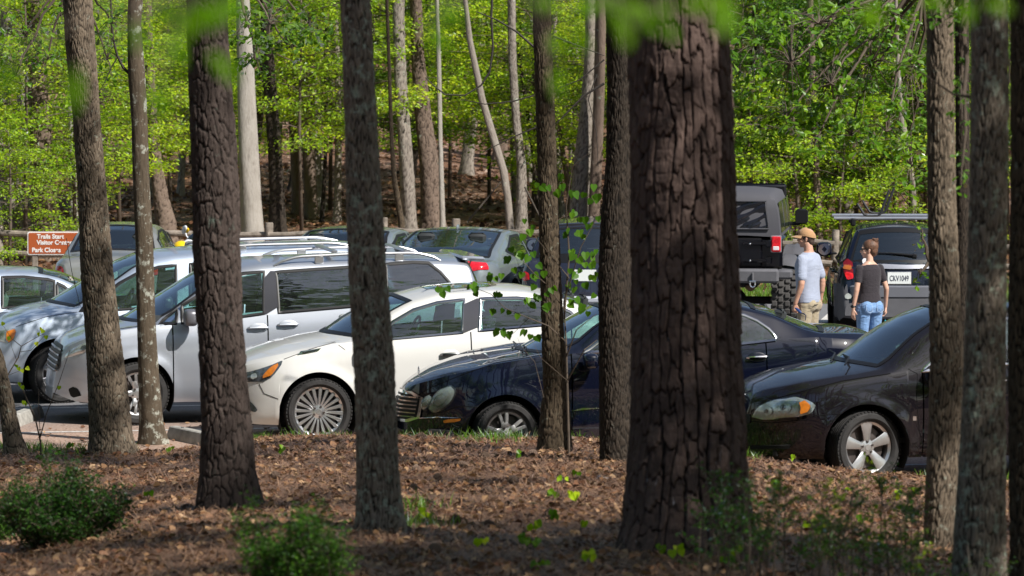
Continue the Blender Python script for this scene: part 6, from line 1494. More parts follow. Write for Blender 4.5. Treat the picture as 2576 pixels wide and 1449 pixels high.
# understory trees: tiered sprays of small leaves
def spray_tree(seed, H=5.5, nb=26, R=2.0, nl=5200, size=.085, mt='spring', z0=1.0, flat=.65):
    g = np.random.default_rng(seed); b = MB(); P = []; D = []
    top = H; b.tube([(0, 0, -.4), (.05, .03, H * .35), (-.04, .06, H * .7), (.02, 0, H)], [.045, .035, .022, .006], 7)
    per = nl // nb
    for k in range(nb):
        z = z0 + (H - z0) * (k + .5) / nb; a = k * 2.4 + g.uniform(-.4, .4); L = R * (.55 + .6 * math.sin(PI * min(1, (z - z0 + .6) / (H - z0 + .6)) ** .8)) * g.uniform(.65, 1.15)
        e = Vector((L * math.cos(a), L * math.sin(a), z + L * g.uniform(-.02, .22))); pts = limb_tubes(b, (0, 0, z), e, .014, .003, g, 5, .05)
        for j in range(6):
            u = .25 + .75 * (j + g.uniform(0, 1)) / 6; q = Vector((0, 0, z)).lerp(e, u); a2 = a + (1 if j % 2 else -1) * g.uniform(.5, 1.1); l2 = L * (1.15 - u) * .55 + .12; e2 = q + Vector((l2 * math.cos(a2), l2 * math.sin(a2), l2 * g.uniform(-.12, .15)))
            b.tube([q, q.lerp(e2, .5) + Vector((0, 0, .02)), e2], [.006, .004, .002], 4)
            m = per // 6; uu = g.uniform(.05, 1.08, m); pp = np.array(q)[None] + (np.array(e2) - np.array(q))[None] * uu[:, None] + g.normal(0, 1, (m, 3)) * np.array([.10, .10, .075])
            P.append(pp); dd = np.array([math.cos(a2), math.sin(a2), -.2]); D.append(np.tile(dd, (m, 1)) + g.normal(0, .7, (m, 3)) * np.array([1, 1, .5]))
    P = np.concatenate(P); D = np.concatenate(D)
    return b.mesh('branches', MT['twig'], True), quads('leaves', P, size, MT[mt], g, flat, .52, D=D)
SP = [spray_tree(31, 5.6, 26, 2.2, 10500, .086, 'spring', 1.55), spray_tree(32, 4.6, 22, 1.8, 8500, .078, 'spring', 1.3), spray_tree(33, 6.5, 28, 2.4, 11000, .092, 'midgreen', 1.3), spray_tree(34, 3.2, 18, 1.3, 5000, .078, 'spring', .4), spray_tree(35, 6.0, 26, 2.1, 10500, .105, 'oakleaf', 1.3)]
def understory(k, X, Y, s=1.0, rz=0.0, group='leafy understory trees beyond the fence', label='leafy young tree with tiered sprays of fresh green leaves beyond the fence'):
    t = thing('understory_tree', label, 'tree', (X, Y, float(gz(X, Y)) - .02), rz, group); t.scale = (s, s, s); link('branches', SP[k][0], t); link('leaves', SP[k][1], t); return t
g = np.random.default_rng(77)
def place_px(k, px, Y, s=1.0, dz=0): X = (px - CX) / F_PX * Y; understory(k, X, Y, s, g.uniform(0, 6.28))
for (k, px, Y, s) in [(0, 60, 84.5, .98), (0, 190, 86, .9), (1, 300, 92, 1.1), (0, 430, 94, 1.05), (1, 530, 95, 1.0), (0, 760, 92, .95), (1, 700, 100, 1.2), (2, 830, 98, 1.0), (0, 900, 103, 1.1), (1, 1010, 96, 1.1), (2, 1130, 104, 1.0), (0, 1010, 110, 1.1), (2, 1230, 99, .95), (1, 1300, 108, 1.2), (3, 1345, 97, 1.25), (0, 1440, 104, 1.0), (2, 1500, 98, .9),
                       (4, 1870, 86, .8), (2, 1930, 88, .85), (4, 2020, 87, .85), (2, 2110, 86, .85), (0, 2050, 92, .95), (1, 2160, 88, 1.05), (4, 2250, 86, .85), (2, 2330, 87, .9), (0, 2230, 95, 1), (2, 2440, 87, .85), (4, 2540, 88, .9), (3, 2000, 84, 1.0), (3, 2120, 84, .9), (3, 2290, 85, 1.1), (3, 1890, 85, 1.0), (3, 20, 82, .75), (3, 130, 86, .8), (0, 230, 89, .9), (0, 940, 94, 1.0), (0, 1340, 96, .9), (1, 1490, 94, .9), (0, 100, 95, 1.1), (1, 400, 101, 1.1), (0, 1080, 100, 1.0), (4, 1960, 92, .9), (2, 2080, 95, 1.0), (1, 2380, 90, 1.0), (2, 1860, 94, 1.0)]: place_px(k, px, Y, s)
for i in range(52):
    Y = 108 + 60 * g.uniform(0, 1); X = g.uniform(-1, 1) * (.108 * Y + 1); understory(int(g.choice([0, 0, 1, 2, 4, 3])), X, Y, g.uniform(.85, 1.35), g.uniform(0, 6.28), 'leafy understory trees deep in the wood', 'leafy young tree deep in the wood on the rising ground')
# high canopy of the wood, above the view: shades it in patches and is mirrored in the cars
cm = [crown_mesh('crown', (0, 0, 0), (3.6, 3.6, 2.6), 3000, .34, MT['midgreen'], 91), crown_mesh('crown', (0, 0, 0), (3.2, 3.2, 3.0), 2600, .34, MT['spring'], 92)]
for i in range(6):
    Y = 112 + 60 * g.uniform(0, 1); X = g.uniform(-1, 1) * (.11 * Y + 9); z0 = float(gz(X, Y)); k = i % 2
    t = thing('canopy_tree', 'tall tree whose crown closes over the wood behind the fence', 'tree', (X, Y, z0), g.uniform(0, 6), 'tall canopy trees of the wood'); link('trunk', protos[3][0], t); c_ = link('crown', cm[k], t); c_.location = (0, 0, g.uniform(9.5, 15)); c_.rotation_euler[2] = g.uniform(0, 6); s = g.uniform(.8, 1.3); c_.scale = (s, s, s)

g = np.random.default_rng(64)
for i, X in enumerate(np.arange(-15, 16, 2.6)):
    Y = 92 + g.uniform(0, 9); X = X + g.uniform(-.6, .6); z0 = float(gz(X, Y)); t = thing('canopy_tree', 'tall tree at the edge of the wood, its crown above the view', 'tree', (X, Y, z0), g.uniform(0, 6), 'tall trees at the edge of the wood'); link('trunk', protos[i % 3][0], t); c_ = link('crown', cm[(i + 1) % 2], t); c_.location = (0, 0, g.uniform(8.6, 13)); s = g.uniform(.5, .75); c_.scale = (s, s, s * 1.2)
g = np.random.default_rng(65)
for i, (X, Y) in enumerate([(-9, 36), (-6.5, 33), (-4.5, 38), (-11.5, 39), (-8, 28)]):
    z0 = float(gz(X, Y)); px_ = proj((X, Y, 3))[0]
    t = thing('unseen_tree', 'tall tree just outside the view on the near bank', 'tree', (X, Y, z0), g.uniform(0, 6), 'tall trees on the near bank') if not -80 < px_ < 2650 else None
    if t is None: continue
    link('trunk', protos[3][0], t); c_ = link('crown', cm[i % 2], t); c_.location = (0, 0, g.uniform(13, 16)); s = g.uniform(.8, 1.0); c_.scale = (s, s, s)
# woods closing in behind and beside the viewpoint
g = np.random.default_rng(63); wd = [crown_mesh('crown', (0, 0, 0), (3.4, 3.4, 4.4), 3600, .36, MT['midgreen'], 97, 60), crown_mesh('crown', (0, 0, 0), (3.0, 3.0, 3.6), 3200, .34, MT['oakleaf'], 98, 50)]
spots = [(X, Y) for Y in (-46, -39, -32, -25, -18) for X in np.arange(-42, 43, 6.5)] + [(sx * X, Y) for sx in (-1, 1) for X in (17, 23, 30) for Y in np.arange(-10, 84, 7.5)]
for i, (X, Y) in enumerate(spots):
    X = X + g.uniform(-2.4, 2.4); Y = Y + g.uniform(-2.2, 2.2)
    if X > 8 and 30 < Y < 80 and X < 20: continue
    z0 = float(gz(X, Y)); t = thing('woodland_tree', 'leafy woodland tree standing outside the view around the car park', 'tree', (X, Y, z0), g.uniform(0, 6), 'woods around the viewpoint'); link('trunk', protos[3][0], t); low = i % 3 == 0
    c_ = link('crown', wd[i % 2], t); c_.location = (0, 0, g.uniform(3.5, 5.5) if low else g.uniform(7, 10.5)); c_.rotation_euler[2] = g.uniform(0, 6); s = g.uniform(.8, 1.2); c_.scale = (s, s, s)
# ================= shrubs, saplings, overhanging branches =================
def heart(b, c, L, g, face=None, fold=.2):
    """heart-shaped leaf hanging from its stalk"""
    d = Vector((g.normal(0, .5), g.normal(0, .3), -1.0)).normalized(); f = Vector((g.normal(0, .5), -1, g.normal(.2, .4))); s = d.cross(f).normalized(); u = s.cross(d)
    out = [(0, 0), (-.10, .22), (-.02, .42), (.22, .52), (.52, .40), (.80, .18), (1.0, 0)]
    P = lambda a, w: Vector(c) + d * (L * a) + s * (L * w) + u * (abs(w) * L * fold)
    vs = [P(a, w) for a, w in out] + [P(a, -w) for a, w in out[1:-1]][::-1]; mid = [P(.3, 0), P(.65, 0)]
    n = len(b.v); vs2 = vs + mid; h1 = [0, 1, 2, 3, 12], [12, 3, 4, 13], [13, 4, 5, 6]; h2 = [0, 12, 9, 10, 11], [12, 13, 8, 9], [13, 6, 7, 8]
    b.add(vs2, list(h1) + list(h2))
def leafy_twigs(t, twigs, leaves, mt, seed, Yd, sz=.09, nm='leaf'):
    pass
g = np.random.default_rng(5)
# redbud sapling in front of the slate vehicle: stems and heart leaves at the spots the photo shows
q = ground_hit(1430, 1148); SY = q.y; sap = thing('sapling', 'redbud sapling with heart-shaped green leaves growing beside the slender dark trunk', 'sapling', (q.x, SY, 0))
def SPX(px, py, dy=0.0): p = at_y(px, py, SY + dy); return Vector((p.x - q.x, p.y - SY, p.z))
b = MB()
for pts, r in (([(1432, 1150), (1428, 1000), (1424, 860), (1418, 760), (1440, 690), (1462, 620), (1495, 560)], .011), ([(1424, 900), (1450, 830), (1500, 790)], .008), ([(1426, 960), (1470, 880), (1502, 855)], .007), ([(1420, 790), (1432, 640), (1424, 520), (1440, 420), (1500, 370)], .009), ([(1424, 860), (1380, 820), (1330, 800), (1270, 775), (1235, 740), (1200, 726), (1130, 735)], .006), ([(1420, 780), (1380, 720), (1345, 690), (1310, 650), (1275, 640)], .006), ([(1432, 700), (1400, 660), (1350, 600), (1325, 560)], .005), ([(1424, 540), (1395, 560), (1380, 600)], .004), ([(1330, 800), (1290, 840), (1265, 848)], .003), ([(1430, 960), (1360, 900), (1335, 850)], .003), ([(1440, 690), (1478, 668), (1500, 640)], .004), ([(1368, 1000), (1345, 910), (1310, 870), (1302, 850)], .003)):
    P = [SPX(x, y, .12 * math.sin(x * .05)) for x, y in pts]; b.tube(P, [r * (1 - .75 * k / (len(P) - 1)) for k in range(len(P))], 6)
b.build('stems', MT['twig'], sap)
sp = [(1325, 560), (1332, 590), (1318, 600), (1345, 575), (1290, 630), (1300, 650), (1312, 640), (1330, 655), (1345, 640), (1278, 655), (1298, 675), (1352, 668), (1372, 690), (1340, 690), (1322, 695), (1345, 720), (1366, 740), (1352, 755), (1385, 728), (1258, 695), (1245, 700), (1234, 706), (1098, 733), (1112, 740), (1120, 730), (1186, 726), (1200, 722), (1195, 735), (1262, 752), (1250, 745), (1240, 785), (1262, 782), (1285, 790), (1298, 795), (1325, 762), (1338, 768), (1350, 750), (1375, 770), (1268, 844), (1280, 846), (1258, 840), (1330, 845), (1342, 852), (1322, 848),
      (1440, 545), (1455, 560), (1470, 555), (1480, 575), (1436, 580), (1450, 590), (1424, 590), (1465, 600), (1400, 490), (1420, 480), (1470, 495), (1490, 505), (1500, 500), (1350, 470), (1362, 478), (1500, 555), (1440, 640), (1455, 650), (1470, 640), (1485, 655), (1495, 640), (1478, 670), (1460, 690), (1448, 700), (1436, 690), (1425, 720), (1438, 730), (1470, 715), (1485, 700), (1496, 690), (1430, 770), (1445, 760), (1462, 775), (1476, 790), (1500, 745), (1410, 445), (1378, 470), (1490, 470), (1440, 490)]
b = MB()
for (x, y) in sp:
    for k in range(1 + (g.uniform() < .5)): heart(b, SPX(x + g.normal(0, 4), y + g.normal(0, 4) - 8, g.normal(0, .15)), g.uniform(.048, .078), g)
b.build('leaves', MT['redbud'], sap, smooth=False)
# bare twiggy sapling at the left
q2 = ground_hit(102, 1150); sap2 = thing('sapling', 'bare forked sapling with a few tiny leaves left of the thick ridged oak', 'sapling', (q2.x, q2.y, 0))
def S2(px, py): p = at_y(px, py, q2.y); return Vector((p.x - q2.x, .06 * math.sin(px), p.z))
b = MB()
for pts, r in (([(102, 1155), (101, 1110), (88, 1050), (60, 985), (50, 960)], .011), ([(101, 1100), (118, 1040), (150, 960), (176, 880)], .007), ([(101, 1100), (98, 1030), (96, 980)], .004), ([(10, 960), (45, 900), (55, 870), (90, 850), (110, 840)], .007), ([(55, 870), (30, 850), (10, 820)], .005), ([(50, 885), (80, 880), (112, 845), (108, 825)], .004), ([(40, 905), (30, 870), (28, 850)], .003), ([(20, 945), (45, 935), (70, 925)], .003)):
    P = [S2(x, y) for x, y in pts]; b.tube(P, [r * (1 - .7 * k / (len(P) - 1)) for k in range(len(P))], 6)
b.build('stems', MT['twig'], sap2)
b = MB()
for (x, y) in [(110, 830), (104, 824), (98, 836), (114, 845), (45, 925), (55, 928), (65, 925), (40, 918), (50, 962), (56, 970), (60, 1008), (66, 1012), (92, 860), (20, 848), (8, 812), (150, 970)]: heart(b, S2(x, y), .045, g)
b.build('leaves', MT['spring'], sap2, smooth=False)
# dense evergreen shrubs
def shrub(label, px, py, Y, w, h, n, mt, size=.026, seed=1, stems=26, gap=.0, leafy=1.0):
    g = np.random.default_rng(seed); P0 = at_y(px, py, Y); X = P0.x; z0 = float(gz(X, Y)); t = thing('shrub', label, 'shrub', (X, Y, z0)); b = MB(); PP = []
    for k in range(stems):
        a = g.uniform(0, 2 * PI); r = math.sqrt(g.uniform(0, 1)); e = Vector((w * r * math.cos(a), w * .8 * r * math.sin(a), h * (1.0 - .35 * r * r) * (.80 + .22 * math.sin(a * 3 + seed) + .12 * math.sin(a * 5)) * g.uniform(.72, 1.18))); s_ = Vector((e.x * .25 + g.normal(0, .04), e.y * .25, -.05)); m_ = s_.lerp(e, .5) + Vector((g.normal(0, .04), g.normal(0, .04), 0)); b.tube([s_, m_, e], [.007, .005, .002], 5)
        c = n // stems
        for j in range(5):
            u = .35 + .65 * j / 4 + g.uniform(-.05, .05); q = (s_.lerp(m_, u * 2) if u < .5 else m_.lerp(e, u * 2 - 1)); e2 = q + Vector((g.normal(0, .10), g.normal(0, .10), g.uniform(.0, .14))) * (w + .3); b.tube([q, e2], [.003, .0015], 4)
            m2 = c // 5; uu = g.uniform(.1, 1.05, m2); PP.append(np.array(q)[None] + (np.array(e2) - np.array(q))[None] * uu[:, None] + g.normal(0, .028, (m2, 3)))
    b.build('stems', MT['twig'], t); link('leaves', quads('leaves', np.concatenate(PP), size, mt, g, .8, .55), t); return t
shrub('dense dark evergreen shrub at the bottom left corner', 150, 1300, 32.6, .47, .50, 17000, MT['darkgreen'], .027, 3, 90)
shrub('low dark shrub behind the corner shrub at the left edge', 15, 1230, 35.5, .22, .34, 3600, MT['darkgreen'], .027, 4, 26)
shrub('rounded evergreen shrub below the white sedan in the foreground', 742, 1500, 26.0, .32, .47, 12000, MT['darkgreen'], .025, 5, 64)
def sparse(label, px0, px1, Y0, Y1, n, hmin, hmax, seed, mt1, mt2, group, ys=None):
    g = np.random.default_rng(seed)
    for k in range(n):
        Y = g.uniform(Y0, Y1); px = g.uniform(px0, px1); X = (px - CX) / F_PX * Y; z0 = float(gz(X, Y)); h = g.uniform(hmin, hmax); t = thing('privet_stem', label, 'shrub', (X, Y, z0), 0, group); b = MB(); PP = []
        lean = Vector((g.normal(0, .14), g.normal(0, .1), 0)); pts = [Vector((0, 0, -.03)) + lean * h * u * u + Vector((g.normal(0, .008), 0, h * u)) for u in (0, .3, .6, .85, 1)]; b.tube(pts, [.006, .005, .004, .003, .0015], 5)
        for j in range(int(5 + h * 9)):
            u = g.uniform(.35, 1); q = Vector((0, 0, 0)) + lean * h * u * u + Vector((0, 0, h * u)); a = g.uniform(0, 6.28); e = q + Vector((math.cos(a), math.sin(a), g.uniform(.3, 1.1))) * g.uniform(.05, .14); b.tube([q, e], [.0025, .0012], 4); m = int(g.integers(9, 20)); uu = g.uniform(.2, 1.1, m); PP.append(np.array(q)[None] + (np.array(e) - np.array(q))[None] * uu[:, None] + g.normal(0, .012, (m, 3)))
        b.build('stem', MT['twig'], t); link('leaves', quads('leaves', np.concatenate(PP), .026, mt2 if k % 6 == 0 else mt1, g, .8, .55), t)
MT['privet'] = leafmat('privet', [(.02, .075, .008), (.045, .15, .012), (.10, .25, .018)], .35, .35, .3)
sparse('sparse privet stem with small dark green leaves in the lower right foreground', 1860, 2320, 25.5, 29, 34, .30, .72, 8, MT['privet'], MT['spring'], 'privet stems in the lower right foreground')
sparse('short privet stem at the foot of the giant pine', 1700, 1900, 26, 28.5, 9, .35, .62, 9, MT['privet'], MT['privet'], 'privet stems at the foot of the giant pine')
sparse('short leafy shoot between the trunks at the right', 2290, 2570, 26, 30, 8, .14, .30, 12, MT['oakleaf'], MT['spring'], 'leafy shoots between the right-hand trunks')
# seedlings on the litter
g = np.random.default_rng(15); sd_px = [(1340, 1340), (1400, 1310), (1440, 1260), (1415, 1225), (1325, 1385), (1340, 1400), (1460, 1330), (1390, 1250), (1300, 1150), (1450, 1190), (1360, 1425), (1655, 1392), (1700, 1405), (1830, 1415), (1850, 1420), (1210, 1375), (1480, 1420), (2040, 1330), (2080, 1390), (2170, 1310), (2250, 1260), (2140, 1230), (1960, 1235), (2300, 1230), (1945, 1150), (2000, 1160), (710, 1145), (545, 1160), (430, 1128), (180, 1132), (1070, 1300), (620, 1230), (370, 1250)]
for (x, y) in sd_px:
    q = ground_hit(x, y + 14); t = thing('seedling', 'tiny broad-leaved seedling sprouting through the leaf litter', 'seedling', (q.x, q.y, q.z), 0, 'seedlings scattered over the leaf litter'); b = MB(); h = g.uniform(.05, .13); b.tube([(0, 0, -.01), (.005, 0, h * .6), (.01, 0, h)], .0022, 5); b.build('stem', MT['twig'], t); b = MB()
    for k in range(int(g.integers(3, 7))): a = g.uniform(0, 6.28); heart(b, Vector((.03 * math.cos(a), .03 * math.sin(a), h * g.uniform(.6, 1.1) + .01)), g.uniform(.03, .055), g)
    b.build('leaves', MT['spring' if g.uniform() < .4 else 'oakleaf'], t, smooth=False)
# pine cones
def cone_mesh():
    b = MB(); b.ellipsoid((0, 0, .045), (.018, .018, .045), 10, 8)
    for k in range(90):
        u = (k + .5) / 90; a = k * 2.39996; z = .008 + .078 * u; r = .036 * math.sin(PI * (u * .86 + .10)) ** .7 + .004; d = Vector((math.cos(a), math.sin(a), .35 + .5 * u)).normalized(); s = Vector((-math.sin(a), math.cos(a), 0)); c = Vector((0, 0, z)); w = .0085
        up = d.cross(s) * -1; b.add([c + s * w * .4, c - s * w * .4, c + d * r - s * w, c + d * (r + .004) + up * .004, c + d * r + s * w, c + d * r * .9 - up * .004], [(0, 1, 2, 3, 4), (1, 0, 5), (2, 1, 5), (3, 2, 5), (4, 3, 5), (0, 4, 5)])
    return b.mesh('pine_cone', simple_cached('cone_scale', (.13, .085, .06), .8), False)
cone = cone_mesh(); first = True
for (x, y) in [(1175, 1268), (1135, 1325), (1205, 1332), (1250, 1335), (1280, 1222), (1075, 1110), (745, 1095), (1180, 1180), (685, 1155), (445, 1160), (1290, 1215), (1215, 1245), (1395, 1300), (1440, 1372), (1060, 1190), (1110, 1215), (1160, 1130), (1350, 1150), (1450, 1150), (870, 1140), (790, 1180), (700, 1210), (455, 1285), (1300, 1380), (1090, 1400), (1870, 1385), (2290, 1230), (2100, 1210), (1990, 1200), (1640, 1420), (1480, 1210), (1030, 1240), (330, 1200), (640, 1120), (1230, 1160), (1420, 1100), (2180, 1280), (2040, 1270)]:
    q = ground_hit(x, y); o = link('pine_cone', cone, None); o.location = (q.x, q.y, q.z + .022); o.rotation_euler = (g.uniform(1.0, 1.9), g.uniform(-.3, .3), g.uniform(0, 6.28)); s = g.uniform(.8, 1.25); o.scale = (s, s, s); tag(o, 'brown open pine cone lying on the leaf litter', 'pine cone', 'pine cones lying on the litter')
# fallen sticks
for i, (x0, y0, x1, y1, r) in enumerate([(1490, 1170, 1560, 1200, .010), (1560, 1150, 1500, 1165, .006), (1840, 1440, 1880, 1425, .013), (310, 1345, 350, 1352, .008), (600, 1350, 560, 1340, .006), (1000, 1420, 960, 1412, .007), (1230, 1120, 1300, 1128, .006), (2090, 1230, 2140, 1250, .006)]):
    A, B = ground_hit(x0, y0), ground_hit(x1, y1); o = MB(); m = A.lerp(B, .5); o.tube([Vector(A) + Vector((0, 0, .015)), m + Vector((.02, .01, .03)), Vector(B) + Vector((0, 0, .012))], [r, r * .8, r * .5], 6); ob = o.build('stick', MT['bark_grey'] if False else MT['wood'], None); tag(ob, 'grey fallen stick lying on the pine straw', 'stick', 'fallen sticks on the pine straw')
for i, (x0, y0, x1, y1, r) in enumerate([(1320, 470, 1385, 600, .02), (1175, 560, 1262, 455, .02)]):
    Y = 88.5; A, B = at_y(x0, y0, Y), at_y(x1, y1, Y); o = MB(); o.tube([A, A.lerp(B, .5), B], [r, r * .8, r * .5], 6); ob = o.build('dead_branch', MT['bark_pale'], None); tag(ob, ['pale dead branch slanting in front of the woodland right of the leaning grey trunk', 'pale dead branch leaning against the brush behind the ice grey fastback'][i], 'branch')
# leafy limbs: oak leaves on drooping twigs
def ovate(b, c, d, L, g):
    s = d.cross(Vector((g.normal(0, .5), g.normal(0, .4) - .6, 1))).normalized(); u = s.cross(d); P = lambda a, w, h=0: Vector(c) + d * (L * a) + s * (L * w) + u * (L * (abs(w) * .25 + h))
    b.add([P(0, 0), P(.3, .10), P(.65, .24), P(.88, .2), P(1, 0, -.08), P(.88, -.2), P(.65, -.24), P(.3, -.10), P(.5, 0, .02)], [(0, 1, 2, 8), (8, 2, 3, 4), (0, 8, 6, 7), (8, 4, 5, 6)])
def limb_cluster(t, base, Y, areas, mt, seed, Lf, nper, dy=.8, nm='limb'):
    """areas: (px, py, rx, ry, count) twigs with leaves around; base: px point where limb begins"""
    g = np.random.default_rng(seed); b = MB(); lf = MB(); o = Vector(t.location)
    B = at_y(base[0], base[1], Y) - o
    for (px, py, rx, ry, n) in areas:
        C = at_y(px, py, Y + g.uniform(-dy, dy)) - o; limb_tubes(b, B.lerp(C, .0), C, .022, .008, g, 6, .08)
        for k in range(n):
            a = g.uniform(0, 6.28); r = math.sqrt(g.uniform()); q = at_y(px + rx * r * math.cos(a), py + ry * r * math.sin(a), Y + g.uniform(-dy, dy)) - o
            s_ = C.lerp(q, .35) + Vector((0, 0, .05)); b.tube([C, s_, q], [.006, .004, .002], 4)
            for j in range(nper):
                dd = Vector((g.normal(0, .7), g.normal(0, .7), -.35 + g.normal(0, .4))).normalized(); ovate(lf, q + Vector(g.normal(0, .025, 3).tolist()), dd, Lf * g.uniform(.6, 1.2), g)
    b.build('branch', MT['twig'], t); lf.build('leaves', mt, t, smooth=False)
limb_cluster(T['g'][0], (2335, -60), 47, [(1900, 120, 60, 110, 26), (1990, 160, 90, 130, 40), (2090, 210, 90, 110, 46), (2190, 160, 90, 150, 46), (2290, 180, 60, 150, 30), (2060, 60, 120, 60, 34), (2210, 40, 110, 60, 34), (1980, 290, 80, 60, 18), (2140, 340, 80, 60, 18), (2230, 330, 70, 70, 22), (2290, 420, 40, 90, 16), (2050, 360, 50, 50, 8)], MT['oakleaf'], 4, .10, 6)
limb_cluster(T['c'][0], (590, -60), 55, [(620, 60, 40, 60, 18), (680, 60, 60, 60, 24), (640, 150, 40, 60, 18), (720, 110, 50, 60, 16), (780, 60, 60, 50, 16)], MT['midgreen'], 5, .095, 6)
limb_cluster(T['a'][0], (180, -60), 53, [(60, 90, 70, 60, 18), (40, 190, 60, 70, 14), (280, 60, 50, 60, 18), (270, 150, 40, 60, 10), (150, 40, 60, 50, 14), (120, 150, 40, 40, 8)], MT['oakleaf'], 6, .085, 5)
limb_cluster(T['i'][0], (2430, -60), 33, [(2420, 200, 14, 160, 12), (2380, 20, 50, 30, 12), (2480, 10, 60, 25, 12), (2420, 420, 8, 60, 5)], MT['oakleaf'], 7, .06, 5, dy=.3)
limb_cluster(T['h'][0], (2340, 660), 46, [(2320, 600, 12, 30, 5), (2315, 690, 12, 30, 5)], MT['oakleaf'], 8, .07, 3, dy=.1)
# bare curving branches in the middle distance
t = T['e'][0]; o = Vector(t.location)
for pts, r, Y in (([(1240, -60), (1236, 40), (1240, 120), (1232, 180), (1210, 215), (1170, 240), (1120, 238), (1090, 215), (1070, 195)], .018, 62), ([(1345, 240), (1290, 255), (1220, 262), (1160, 250)], .010, 52), ([(1350, 320), (1290, 345), (1240, 370), (1190, 395)], .008, 50), ([(1345, 120), (1300, 80), (1250, 50), (1200, 30)], .016, 56), ([(1520, 210), (1470, 240), (1430, 280), (1400, 310)], .016, 52), ([(1520, 150), (1460, 200), (1410, 220)], .010, 52), ([(1500, 190), (1480, 250), (1500, 330), (1505, 420)], .008, 54), ([(1390, 90), (1440, 110), (1520, 140)], .012, 50)):
    P = [at_y(x, y, Y) - o for x, y in pts]; b = MB(); b.tube(P, [r * (1 - .6 * k / (len(P) - 1)) for k in range(len(P))], 6)
    b.build('branch', simple_cached('dark_twig', (.03, .024, .02), .8), t)
b = MB(); t = T['b'][0]; o = Vector(t.location)
for pts, r in (([(330, 190), (310, 170), (295, 140), (285, 100), (280, 40), (278, -30)], .018), ([(295, 145), (280, 170), (262, 210), (250, 230)], .008), ([(2335, 215), (2300, 210), (2250, 200)], .0)):
    if r: P = [at_y(x, y, T['b'][5]) - o for x, y in pts]; b.tube(P, [r * (1 - .5 * k / (len(P) - 1)) for k in range(len(P))], 6)
b.build('branch', simple_cached('dark_twig', (.03, .024, .02), .8), t)
b = MB(); t = T['i'][0]; o = Vector(t.location); P = [at_y(x, y, T['i'][5]) - o for x, y in ((2450, 245), (2400, 238), (2350, 205), (2300, 170), (2270, 160))]; b.tube(P, [.010, .008, .006, .005, .004], 6); b.build('branch', MT['twig'], t)
# leaves right in front of the lens, out of focus: twigs of a tree beside the viewpoint
def near_branch(label, base, items, Y, seed):
    g = np.random.default_rng(seed); B = at_y(base[0], base[1], Y); t = thing('overhanging_branch', label, 'branch', B); lf = MB(); b = MB()
    b.tube([(0, 0, .35), (0, 0, 0)], [.006, .004], 6)
    for (px, py, L, w, ang) in items:
        Yk = Y + g.uniform(-.5, .5); C = at_y(px, py, Yk) - B; m = F_PX / Yk * 1.35; L /= m; w /= m; a = math.radians(ang); d = Vector((math.cos(a), g.normal(0, .2), -math.sin(a))).normalized(); s = d.cross(Vector((0, 1, 0))).normalized()
        out = [(-.5, 0), (-.3, .6), (0, 1), (.3, .7), (.5, 0), (.3, -.7), (0, -1), (-.3, -.6)]
        lf.add([C + d * (L * u) + s * (w * v * .5) + Vector((0, 1, 0)) * abs(v) * w * .15 for u, v in out], [(0, 1, 2, 3, 4), (0, 4, 5, 6, 7)]); b.tube([Vector((0, 0, 0)), C.lerp(Vector((0, 0, 0)), .5) + Vector((0, 0, .02)), C - d * L * .5], [.0022, .0016, .001], 5)
    b.build('twig', MT['twig'], t); lf.build('leaves', MT['lens_leaf'], t, smooth=False)
MT['lens_leaf'] = leafmat('lens_leaf', [(.10, .27, .008), (.16, .38, .010), (.24, .50, .015)], .6, .5, .05)
near_branch('blurred bright green leaves hanging close at the upper left', (500, -60), [(520, 40, 120, 90, 60), (575, 20, 110, 80, 70), (470, 60, 120, 70, 100), (560, 170, 150, 55, 50), (430, 40, 120, 80, 20), (440, 130, 130, 60, 70), (190, 225, 170, 46, 95), (20, 190, 130, 50, 100), (400, 250, 120, 60, 80), (350, 90, 100, 60, 90)], 5.6, 1)
near_branch('blurred green leaves hanging close at the top centre', (1300, -60), [(1370, 10, 90, 60, 10), (1470, 20, 80, 60, 60), (1395, 110, 80, 56, 80), (1460, 105, 80, 40, 60), (1400, 210, 120, 36, 85), (1560, 60, 100, 50, 60), (1600, 30, 110, 70, 30), (1640, 70, 90, 36, 20), (1690, 80, 90, 34, 80), (1100, 100, 120, 60, 30), (1130, 40, 110, 60, 10), (1530, 10, 120, 60, 0)], 6.2, 2)
near_branch('blurred green leaves hanging close above the giant pine', (1780, -60), [(1822, 50, 120, 70, 85), (1750, 15, 100, 60, 10), (1810, 5, 110, 70, 20), (1575, 95, 70, 40, 85), (1670, 25, 100, 40, 0)], 5.6, 3)
near_branch('blurred green leaf tips hanging close at the top right', (2380, -60), [(2350, 5, 100, 46, 10), (2430, 30, 90, 50, 70), (2510, 15, 110, 40, 20), (2190, 40, 90, 70, 70), (2060, 10, 60, 40, 30)], 6.0, 4)
